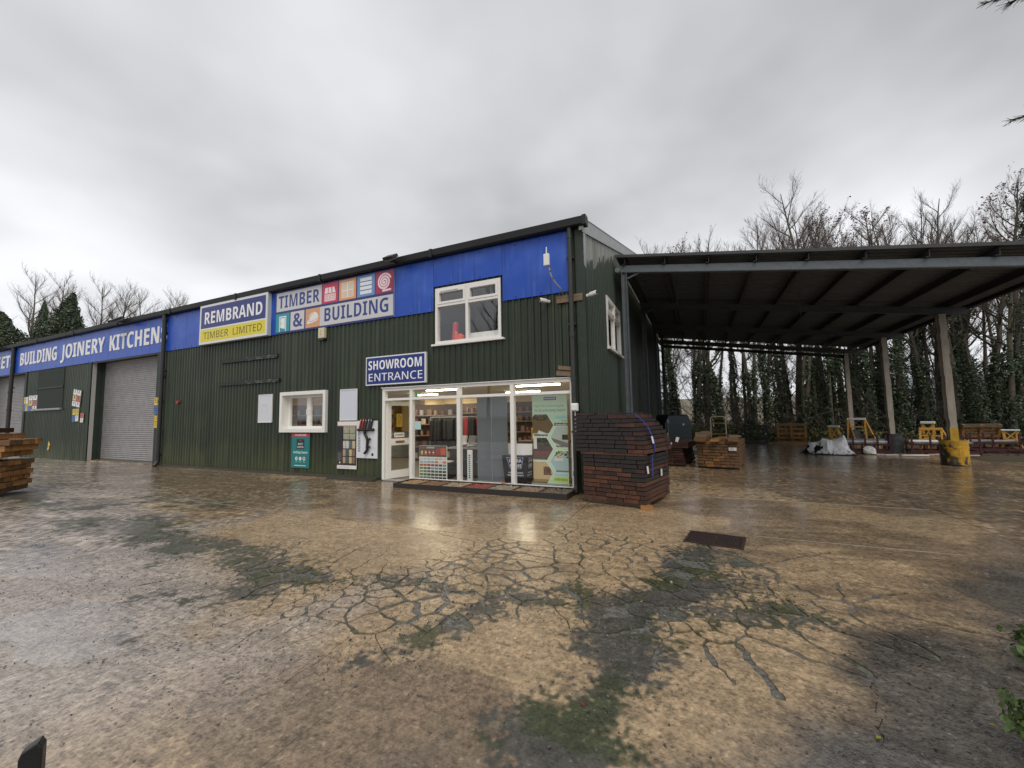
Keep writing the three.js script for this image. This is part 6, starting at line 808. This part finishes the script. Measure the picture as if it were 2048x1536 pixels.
function leafCloud(spots, R, smin, smax) {                    // many small leaf faces at [x, y, z, outX, outY, outZ]
  const n = spots.length, P = new Float32Array(n * 18), N = new Float32Array(n * 18), C = new Float32Array(n * 18); const o = new THREE.Vector3(), t = new THREE.Vector3(), b = new THREE.Vector3(); let i = 0;
  for (const s of spots) {
    o.set(s[3] + (R() - 0.5) * 1.5, s[4] + (R() - 0.5) * 1.5, s[5] + (R() - 0.5) * 1.5).normalize(); t.set(R() - 0.5, R() - 0.9, R() - 0.5).cross(o).normalize(); b.crossVectors(t, o); const k = mix(smin, smax, R()), w = k * 0.75, c = 0.55 + R() * 0.9;
    const A = [s[0] - t.x * k, s[1] - t.y * k, s[2] - t.z * k], B = [s[0] + b.x * w + o.x * w * 0.3, s[1] + b.y * w + o.y * w * 0.3, s[2] + b.z * w + o.z * w * 0.3], D = [s[0] + t.x * k, s[1] + t.y * k, s[2] + t.z * k], E = [s[0] - b.x * w + o.x * w * 0.3, s[1] - b.y * w + o.y * w * 0.3, s[2] - b.z * w + o.z * w * 0.3];
    for (const q of [A, B, D, A, D, E]) { P.set(q, i); N.set([o.x, o.y, o.z], i); C.set([c, c, c * 0.9], i); i += 3; }
  }
  const g = new THREE.BufferGeometry(); g.setAttribute('position', new THREE.BufferAttribute(P, 3)); g.setAttribute('normal', new THREE.BufferAttribute(N, 3)); g.setAttribute('color', new THREE.BufferAttribute(C, 3)); return g;
}
M.bark = std({ roughness: 0.85, map: dataTex(128, 256, (i, j) => { const n = fbm(i / 9, j / 26, 4), m = sst(0.5, 0.75, fbm(i / 40 + 4, j / 50, 3)); return [mix(0.07, 0.16, n) * (1 - 0.3 * m), mix(0.058, 0.132, n), mix(0.046, 0.105, n) * (1 - 0.45 * m)]; }, true), bumpMap: fineT, bumpScale: 0.01 });
M.twig = std({ color: lin(0.15, 0.118, 0.1), roughness: 0.85 });
M.ivy = phy({ color: lin(0.045, 0.072, 0.034), roughness: 0.45, vertexColors: true, transmission: 0.15, thickness: 0, side: THREE.DoubleSide });
M.rust = phy({ color: lin(0.16, 0.06, 0.035), roughness: 0.7, vertexColors: true, transmission: 0.2, thickness: 0, side: THREE.DoubleSide });
M.leafGreen = phy({ color: lin(0.075, 0.125, 0.03), roughness: 0.5, vertexColors: true, transmission: 0.25, thickness: 0, side: THREE.DoubleSide });
function growTree(seed, o) {
  const R = rng(seed), H = o.h, L0 = [], L1 = [], L2 = [], tips = []; const V = THREE.Vector3; const axis = [];
  let p = new V(0, -0.15, 0), dir = new V((R() - 0.5) * 0.12, 1, (R() - 0.5) * 0.12).normalize(); const n0 = 14, r0 = o.r;
  const rad = (t) => r0 * Math.pow(1 - t * 0.93, 0.9) * (t < 0.06 ? 1.35 - t * 6 : 1);
  for (let k = 0; k < n0; k++) { const q = p.clone().addScaledVector(dir, (H + 0.15) / n0); L0.push([p.x, p.y, p.z, q.x, q.y, q.z, rad(k / n0), rad((k + 1) / n0)]); axis.push(p.clone()); p = q; dir.add(new V((R() - 0.5) * o.wob, 0.03, (R() - 0.5) * o.wob)).normalize(); } axis.push(p.clone());
  const on = (t) => { const f = t * n0, i = Math.min(n0 - 1, Math.floor(f)); return axis[i].clone().lerp(axis[i + 1], f - i); };
  const grow = (s, d, len, r, lvl) => {
    const n = lvl === 1 ? 7 : lvl === 2 ? 4 : 3; let a = s.clone(); const dd = d.clone();
    for (let k = 0; k < n; k++) {
      const b = a.clone().addScaledVector(dd, len / n), ra = r * (1 - 0.8 * k / n), rb2 = r * (1 - 0.8 * (k + 1) / n); (lvl === 1 ? L1 : L2).push([a.x, a.y, a.z, b.x, b.y, b.z, ra, Math.max(rb2, 0.0022)]);
      if (lvl < 3) { const m = lvl === 1 ? (k > 0 ? 2 : 0) : o.fine || 2; for (let j = 0; j < m; j++) if (R() < (lvl === 1 ? 0.85 : 0.9)) { const c = dd.clone().add(new V(R() - 0.5, R() * 0.5 - 0.12, R() - 0.5).multiplyScalar(1.35)).normalize(); grow(a.clone().lerp(b, R()), c, len * (lvl === 1 ? 0.3 + 0.3 * R() : 0.4 + 0.35 * R()) * (1 - 0.4 * k / n), Math.max(ra * 0.42, 0.003), lvl + 1); } }
      a = b; dd.add(new V((R() - 0.5) * 0.4, lvl === 1 ? o.lift : 0.08, (R() - 0.5) * 0.4)).normalize();
    } if (lvl >= 2) tips.push([a.x, a.y, a.z, dd.x, dd.y, dd.z]);
  };
  const nb = o.branches; for (let k = 0; k < nb; k++) { const t = o.from + (0.97 - o.from) * Math.pow((k + R() * 0.6) / nb, 0.9), a = k * 2.4 + R(), s = on(t), sp = o.spread * (1 - 0.35 * t); grow(s, new V(Math.cos(a) * sp, 0.75, Math.sin(a) * sp).normalize(), H * (o.len * (1.15 - t * 0.85)) * (0.7 + R() * 0.5), rad(t) * 0.5 + 0.008, 1); }
  const ivy = []; if (o.ivy) { const m = o.ivyN || 3800; for (let k = 0; k < m; k++) { const t = o.cone ? 1 - 0.5 * Math.pow(R(), 0.8) : Math.pow(R(), 0.95) * o.ivy, c = on(t), a = R() * 6.283, y = c.y, w = o.cone ? o.cone * Math.min(1, (1 - t) / 0.26 + 0.05) * (0.5 + 0.8 * fbm(Math.cos(a) * 2 + 7, y * 1.3 + a, 3)) : (0.16 + rad(t) + 0.34 * fbm(Math.cos(a) * 1.4 + seed, y * 0.8 + a * 0.3, 3)) * (o.ivyW || 1) * (1 - 0.35 * Math.pow(t / o.ivy, 3)), r = w * (0.45 + 0.6 * Math.sqrt(R())); if (!o.cone && fbm(a * 0.9 + seed * 3, y * 0.9, 3) + 0.12 < (o.patch || 0.5) * (0.75 + 0.5 * t / o.ivy)) continue; ivy.push([c.x + Math.cos(a) * r, y + (R() - 0.5) * 0.3, c.z + Math.sin(a) * r, Math.cos(a), 0.25, Math.sin(a)]); }
    for (const b of L1) if (b[1] < H * o.ivy * 1.15 && R() < 0.75) for (let k = 0; k < 16; k++) { const t = R(); ivy.push([mix(b[0], b[3], t) + (R() - 0.5) * 0.3, mix(b[1], b[4], t) + (R() - 0.5) * 0.3, mix(b[2], b[5], t) + (R() - 0.5) * 0.3, R() - 0.5, 0.4, R() - 0.5]); } }
  return { trunk: mergeGeometries([segs(L0, 9), segs(L1, 5)]), twigs: segs(L2, 3), ivy: ivy.length ? leafCloud(ivy, R, o.cone ? 0.06 : 0.04, o.cone ? 0.13 : 0.085) : null, leaves: o.leaves ? leafCloud(tips.filter(() => R() < o.leaves).flatMap((q) => [q, q, q].map((w) => [w[0] + (R() - 0.5) * 0.2, w[1] + (R() - 0.5) * 0.2, w[2] + (R() - 0.5) * 0.2, w[3], w[4], w[5]])), R, 0.03, 0.06) : null };
}
const kinds = {
  ivyTall: [1, 2, 3].map((k) => growTree(100 + k, { patch: [0.52, 0.64, 0.72][k - 1], h: 13, r: 0.17, wob: 0.08, branches: 15, from: 0.42, spread: 0.85, len: 0.3, lift: 0.1, ivy: 0.62, ivyN: 4600, ivyW: [0.95, 0.75, 0.65][k - 1] })),
  ivySlim: [1, 2].map((k) => growTree(120 + k, { h: 12, r: 0.11, wob: 0.1, branches: 13, from: 0.4, spread: 0.7, len: 0.26, lift: 0.12, ivy: 0.5, ivyN: 2200, ivyW: 0.6 })),
  bare: [1, 2, 3].map((k) => growTree(140 + k, { h: 13, r: 0.17, wob: 0.14, branches: 20, from: 0.3, spread: 1.0, len: 0.36, lift: 0.11, fine: 3 })),
  leafy: [1, 2].map((k) => growTree(160 + k, { h: 12, r: 0.15, wob: 0.16, branches: 18, from: 0.33, spread: 0.95, len: 0.33, lift: 0.12, leaves: 0.13, ivy: 0.4, ivyN: 2200, ivyW: 0.7, fine: 3 })),
  pole: [1, 2, 3].map((k) => growTree(200 + k, { h: 13, r: 0.12, wob: 0.09, branches: 14, from: 0.45, spread: 0.8, len: 0.28, lift: 0.12, fine: 3, ivy: 0.35, ivyN: 500, ivyW: 0.55 })),
  thicket: [1, 2, 3].map((k) => growTree(220 + k, { h: 8, r: 0.05, wob: 0.22, branches: 26, from: 0.08, spread: 0.95, len: 0.3, lift: 0.12, fine: 3, leaves: 0.1 })),
  scrub: [1, 2].map((k) => growTree(190 + k, { h: 7, r: 0.06, wob: 0.3, branches: 22, from: 0.06, spread: 0.9, len: 0.34, lift: 0.1, leaves: 0.35 })),
  cone: [growTree(185, { h: 13, r: 0.2, wob: 0.08, branches: 10, from: 0.5, spread: 0.5, len: 0.1, lift: 0.1, ivy: 0.99, ivyN: 9000, cone: 1.5 })],
  dark: [growTree(180, { h: 13, r: 0.22, wob: 0.1, branches: 16, from: 0.25, spread: 0.7, len: 0.2, lift: 0.1, ivy: 0.97, ivyN: 9000, ivyW: 1.9 })],
};
const protos = new Map();
function tree(kind, variant, label, x, z, H, turn, group, wide = 1, base = 0) {
  const K = kinds[kind][variant % kinds[kind].length], key = kind + variant % kinds[kind].length, h0 = { ivyTall: 13, ivySlim: 12, bare: 13, leafy: 12, dark: 13, pole: 13, scrub: 7, thicket: 8, cone: 13 }[kind];
  const t = thing(kind === 'bare' ? 'bare_tree' : kind === 'scrub' ? 'scrub_tree' : kind === 'thicket' ? 'thicket_bush' : kind === 'leafy' ? 'autumn_tree' : 'ivy_tree', label, 'tree', group, [x, base, z], turn); t.scale.set(H / h0 * wide, H / h0, H / h0 * wide); if (kind !== 'cone') { t.rotation.x = 0.09 * (vn(x * 3.1, z * 2.3) - 0.5); t.rotation.z = 0.12 * (vn(x * 2.7 + 9, z * 4.1) - 0.5); }
  mesh('trunk', K.trunk, M.bark, t); mesh('crown', K.twigs, M.twig, t); if (K.ivy) mesh('ivy', K.ivy, M.ivy, t); if (K.leaves) mesh('leaves', K.leaves, kind === 'scrub' || kind === 'thicket' ? M.ivy : M.rust, t); return t;
}
const ph = (u, v, z) => { const p = atZ(u, v, z); return p; };
{ // the belt behind the storage bay: [u at the foot, z, u of the top, v of the top, kind, variant]
  const L = { ivyTall: 'ivy-clad bare tree in the belt behind the storage bay', ivySlim: 'slim ivy-covered tree in the belt behind the storage bay', bare: 'leafless tree rising behind the canopy roof', leafy: 'tree with a few rust-brown leaves behind the canopy roof', dark: 'dense dark ivy-smothered tree at the verge by the canopy eaves' };
  const list = [[1352, -19, 0, 500, 'ivyTall', 0], [1398, -20.5, 0, 462, 'ivyTall', 1], [1440, -19.5, 0, 486, 'leafy', 0], [1478, -22, 0, 520, 'ivySlim', 0], [1502, -18.8, 0, 520, 'ivyTall', 2], [1540, -20, 0, 500, 'ivySlim', 1], [1568, -21, 0, 470, 'ivyTall', 0], [1597, -23, 0, 366, 'bare', 0], [1612, -18.8, 0, 470, 'ivyTall', 1], [1640, -21.5, 0, 440, 'leafy', 1], [1668, -19.2, 0, 450, 'ivySlim', 0], [1696, -20.5, 0, 430, 'ivyTall', 2], [1722, -22, 0, 396, 'leafy', 0], [1752, -19.5, 0, 470, 'ivySlim', 1], [1778, -21.5, 0, 400, 'leafy', 1], [1806, -18.7, 0, 440, 'ivyTall', 0], [1836, -20, 0, 430, 'ivySlim', 0], [1862, -18.5, 0, 450, 'ivyTall', 1], [1885, -21, 0, 415, 'bare', 1], [1912, -18, 0, 470, 'ivyTall', 2], [1948, -19.5, 0, 440, 'ivySlim', 1], [1968, -17.5, 0, 470, 'ivyTall', 0], [2000, -19.5, 0, 400, 'leafy', 0], [2026, -16, 0, 420, 'ivyTall', 1], [2052, -17.5, 0, 350, 'leafy', 1], [2112, -14, 0, 380, 'dark', 0], [1335, -23, 0, 520, 'bare', 2], [1420, -25, 0, 480, 'bare', 1], [1660, -26, 0, 420, 'bare', 2], [1800, -26, 0, 430, 'bare', 0], [1940, -24, 0, 470, 'bare', 2]];
  list.forEach(([u, z, , v, kind, k], i) => { const p = ph(u, 850, z), H = ph(u, v, z).y; tree(kind, k, L[kind], p.x, z, H, i * 1.7, { ivyTall: 'ivy-clad trees behind the bay', ivySlim: 'slim ivy trees behind the bay', bare: 'leafless trees behind the canopy', leafy: 'rust-leaved trees behind the canopy', dark: 'dark trees at the verge' }[kind]); });
}
{ const R = rng(15); for (let k = 0; k < 9; k++) { const u = 1340 + k * 78 + (R() - 0.5) * 26, z = -18.3 - R() * 4, p = ph(u, 850, z); tree('scrub', k, 'small leafy scrub tree filling the gaps between the ivy-clad trunks', p.x, z, 2.2 + R() * 2.0, R() * 6, 'scrub trees between the trunks'); }
  for (let k = 0; k < 15; k++) { const u = 1340 + k * 48 + (R() - 0.5) * 20, z = -20.5 - R() * 6, p = ph(u, 850, z); tree('thicket', k, 'fine-twigged leafless bush in the depth of the tree belt', p.x, z, 6 + R() * 3, R() * 6, 'twiggy bushes deep in the belt', 1.15); }
  for (let k = 0; k < 30; k++) { const u = 1338 + k * 25 + (R() - 0.5) * 18, z = -18.5 - R() * 7, p = ph(u, 850, z), top = 470 + 40 * R() - (u > 1500 ? 45 : 0); tree('pole', k, 'thin straight leafless trunk in the belt behind the storage bay', p.x, z, ph(u, top, z).y, R() * 6, 'thin leafless trunks behind the bay'); } }
{ // behind the warehouse roof at the left
  const list = [[20, 556, -30, 'bare', 0], [60, 572, -28, 'bare', 1], [110, 560, -34, 'bare', 2], [165, 572, -32, 'bare', 0], [200, 575, -27, 'bare', 1], [232, 582, -34, 'bare', 2], [262, 588, -30, 'bare', 0], [300, 590, -36, 'bare', 1], [330, 592, -38, 'bare', 2], [360, 598, -36, 'bare', 0], [432, 586, -40, 'bare', 1]];
  list.forEach(([u, v, z, kind, k], i) => { const p = ph(u, 800, z), H = ph(u, v, z).y; tree(kind, k, 'leafless tree rising behind the warehouse roof', p.x, z, H, i * 2.1 + 0.4, 'leafless trees behind the warehouse', 0.95); });
  [[113, 592, -24, 1.0, 'broad conical ivy-smothered tree over the warehouse roof'], [66, 604, -25, 0.5, 'narrow ivy-smothered tree over the warehouse roof'], [28, 632, -24, 1.3, 'low ivy-smothered tree over the warehouse roof']].forEach(([u, v, z, w, l], i) => { const p = ph(u, 800, z), H = ph(u, v, z).y; tree('cone', 0, l, p.x, z, H, i * 2, null, w); });
}
tree('bare', 1, 'leafless tree across the yard mirrored in the upper window', -10.6, 15.5, 10.5, 1.1, null);
// pine overhanging from the verge: only branch tips reach the view
{
  const R = rng(61), t = thing('pine_tree', 'pine whose needled branch tips hang in from the verge', 'tree', null, [8.2, 0, 2.7]); const S = [], nd = [];
  S.push([0, -0.1, 0, 0.1, 5, 0, 0.17, 0.13], [0.1, 5, 0, 0, 9, 0.1, 0.13, 0.04]); const br = [];
  const add = (y, az, len, drop) => { let p = [0.08, y, 0]; for (let k = 0; k < 6; k++) { const q = [p[0] + Math.cos(az) * len / 6, p[1] - drop * k / 15, p[2] + Math.sin(az) * len / 6]; br.push([...p, ...q, 0.03 - k * 0.004, 0.026 - k * 0.004]); if (k > 1) for (let j = 0; j < 5; j++) { const a = az + (R() - 0.5) * 1.8, l = 0.18 + R() * 0.22, m = [mix(p[0], q[0], R()), p[1], mix(p[2], q[2], R())], e = [m[0] + Math.cos(a) * l, m[1] - 0.03 + R() * 0.1, m[2] + Math.sin(a) * l]; br.push([...m, ...e, 0.006, 0.003]); for (let i = 0; i < 60; i++) { const f = R(), c = [mix(m[0], e[0], f), mix(m[1], e[1], f), mix(m[2], e[2], f)]; nd.push([...c, c[0] + Math.cos(a) * 0.07 + (R() - 0.5) * 0.09, c[1] + (R() - 0.5) * 0.09, c[2] + Math.sin(a) * 0.07 + (R() - 0.5) * 0.09, 0.0036, 0.0015]); } } p = q; } };
  for (let k = 0; k < 26; k++) { const y = 5.6 + k * 0.13, az = k * 2.4; add(y, az, 1.9 * (1 - k / 34), 0.25); }
  add(4.5, Math.PI + 0.03, 3.0, 0.12); add(4.3, Math.PI - 0.04, 2.95, 0.1); add(5.65, Math.PI + 0.02, 3.25, 0.06); add(5.75, Math.PI - 0.06, 3.1, 0.05);
  mesh('trunk', segs(S, 10), M.bark, t); mesh('branches', segs(br, 5), M.twig, t); mesh('needles', segs(nd, 3), std({ color: lin(0.035, 0.055, 0.03), roughness: 0.6 }), t);
}
// undergrowth and leaf litter along the belt
{
  const R = rng(71), g = leafCloud(Array.from({ length: 26 }, () => { const a = R() * 6.28, b = R() - 0.3, r = Math.cbrt(R()) * 0.3; return [Math.cos(a) * r, b * 0.3, Math.sin(a) * r, Math.cos(a), 0.5, Math.sin(a)]; }), R, 0.03, 0.06);
  scatter('undergrowth', g, std({ vertexColors: true, roughness: 0.55, side: THREE.DoubleSide }), 9000, (i, q, c) => { const x = mix(-1, 26, R()), z = mix(-17.2, -24, Math.pow(R(), 1.4)), n = fbm(x * 0.55 + 3, z * 0.6, 3), h = Math.max(0.1, (n - 0.34) * 1.7) * (0.5 + 0.7 * sst(-17, -19.5, z)); q.position.set(x, R() * h, z); q.rotation.set(R(), R() * 6, R()); q.scale.setScalar(0.7 + R() * 0.8); const t = R(); c.setRGB(mix(0.05, 0.11, t), mix(0.075, 0.1, t), mix(0.028, 0.045, t)); return true; }, 'low tangled undergrowth and brambles under the tree belt', 'undergrowth');
  const st = rng(72), L = []; for (let k = 0; k < 900; k++) { const x = mix(-1, 25, st()), z = mix(-17.6, -24, st()), l = 0.6 + st() * 1.8, a = st() * 6.28, e = 0.5 + st() * 0.9; const y0 = st() * 0.4; L.push([x, y0, z, x + Math.cos(a) * l * 0.5, y0 + l * e * 0.6, z + Math.sin(a) * l * 0.4, 0.012, 0.008], [x + Math.cos(a) * l * 0.5, y0 + l * e * 0.6, z + Math.sin(a) * l * 0.4, x + Math.cos(a) * l, y0 + l * e * 0.75, z + Math.sin(a) * l * 0.6, 0.008, 0.004]); }
  const b = mesh('brushwood', segs(L, 4), M.twig); b.userData = { kind: 'stuff', label: 'tangled dead stems among the undergrowth', category: 'brushwood' };
  const lf = quads([[[-0.5, 0, -0.32], [0.1, 0.06, -0.45], [0.5, 0, 0.1], [-0.1, 0.05, 0.4]], [[-0.1, 0.05, 0.4], [0.5, 0, 0.1], [0.6, 0.1, 0.35], [0.2, 0.02, 0.5]]]);
  scatter('leaf_litter', lf, std({ roughness: 0.6, side: THREE.DoubleSide }), 5200, (i, q, c) => { const x = mix(1.5, 24, R()), z = mix(-11, -18.5, R()); if (x < 9.6 && z > -15.6 - R() * 1.2) return false; q.position.set(x, (x < 9.6 && z > -17 ? 0.004 : -0.026) + R() * 0.012, z); q.rotation.set((R() - 0.5) * 0.5, R() * 6.28, (R() - 0.5) * 0.5); q.scale.setScalar(0.05 + R() * 0.06); const t = R(); c.setRGB(mix(0.09, 0.2, t), mix(0.045, 0.1, t), mix(0.025, 0.045, t)); return true; }, 'fallen brown leaves over the ground by the trees', 'leaves');
}
// single leaves on the yard
[[1575, 1195, '#c9c43a'], [1283, 1203, '#d2cf5a'], [1437, 1236, '#c8b83c'], [1436, 1293, '#d0a93c'], [1165, 1408, '#b0402a'], [1985, 1450, '#cfc25a'], [1757, 1475, '#c9c04a'], [1640, 1262, '#a8402c']].forEach(([u, v, c]) => { const p = atY(u, v, 0.008), o = tag(mesh('fallen_leaf', quads([[[-0.02, 0, 0], [0, 0.003, -0.012], [0.022, 0.002, 0], [0, 0.004, 0.012]]]), std({ color: new THREE.Color(c).multiplyScalar(0.4), roughness: 0.5, side: THREE.DoubleSide })), 'single small fallen leaf on the wet concrete', 'leaf', 'single leaves on the yard'); o.position.copy(p); o.rotation.y = u; o.scale.setScalar(0.9); });
// green weeds at the right-hand verge
[[2088, 1345, 0.22, 'green sprig of weed at the pale silt edge'], [2100, 1520, 0.26, 'leafy green weed clump growing at the silt corner']].forEach(([u, v, h, l], k) => { const p = atY(u, v, 0), w = thing('weed_clump', l, 'plant', null, [p.x, 0, p.z]), R = rng(90 + k), st = [], lv = []; for (let i = 0; i < 22; i++) { const a = R() * 6.28, r = 0.05 + R() * 0.16, t = 0.5 + R() * 0.5; st.push([0, 0, 0, Math.cos(a) * r * 0.5, h * t * 0.6, Math.sin(a) * r * 0.5, 0.003, 0.002], [Math.cos(a) * r * 0.5, h * t * 0.6, Math.sin(a) * r * 0.5, Math.cos(a) * r, h * t, Math.sin(a) * r, 0.002, 0.001]); for (let j = 0; j < 18; j++) { const f = 0.3 + 0.7 * R(); lv.push([Math.cos(a) * r * f + (R() - 0.5) * 0.05, h * t * f + (R() - 0.5) * 0.04, Math.sin(a) * r * f + (R() - 0.5) * 0.05, Math.cos(a), 0.6, Math.sin(a)]); } } mesh('stems', segs(st, 4), M.leafGreen.clone(), w).material.vertexColors = false; mesh('leaves', leafCloud(lv, R, 0.012, 0.026), M.leafGreen, w); });
// far ground beyond the belt and a pale shed seen between the trunks
{
  const q = [], R = (x) => 1.2 + 1.6 * fbm(x * 0.02 + 5, 3, 3); for (let x = -260; x < 260; x += 8) { q.push([[x, -0.1, -92], [x + 8, -0.1, -92], [x + 8, R(x + 8) * 1.6, -112], [x, R(x) * 1.6, -112], [[x, 0], [x + 8, 0], [x + 8, 20], [x, 20]]], [[x, R(x) * 1.6, -112], [x + 8, R(x + 8) * 1.6, -112], [x + 8, R(x + 8) * 3.6, -190], [x, R(x) * 3.6, -190], [[x, 20], [x + 8, 20], [x + 8, 90], [x, 90]]]); }
  const h = mesh('field_slope', quads(q), std({ color: lin(0.2, 0.17, 0.12), roughness: 0.9, map: mottleT })); struct(h);
  const p = ph(1955, 850, -40), s = thing('shed', 'pale corrugated metal shed seen between trunks beyond the verge', 'shed', null, [p.x, 0, -40], -0.3); mesh('wall', corr(-7, 7, 0, 3.4, 0.06, 0.3), std({ color: lin(0.42, 0.43, 0.44), roughness: 0.6 }), s); mesh('body', bb(-7, 7, 0, 3.38, -8, -0.02), M.paleSteel, s); mesh('roof', [beam([-0, 3.4, 0.3], [0, 4.6, -4], 14.4, 0.08), beam([0, 4.6, -4], [0, 3.4, -8.3], 14.4, 0.08)], M.paleSteel, s);
}
renderer.render(scene, camera);
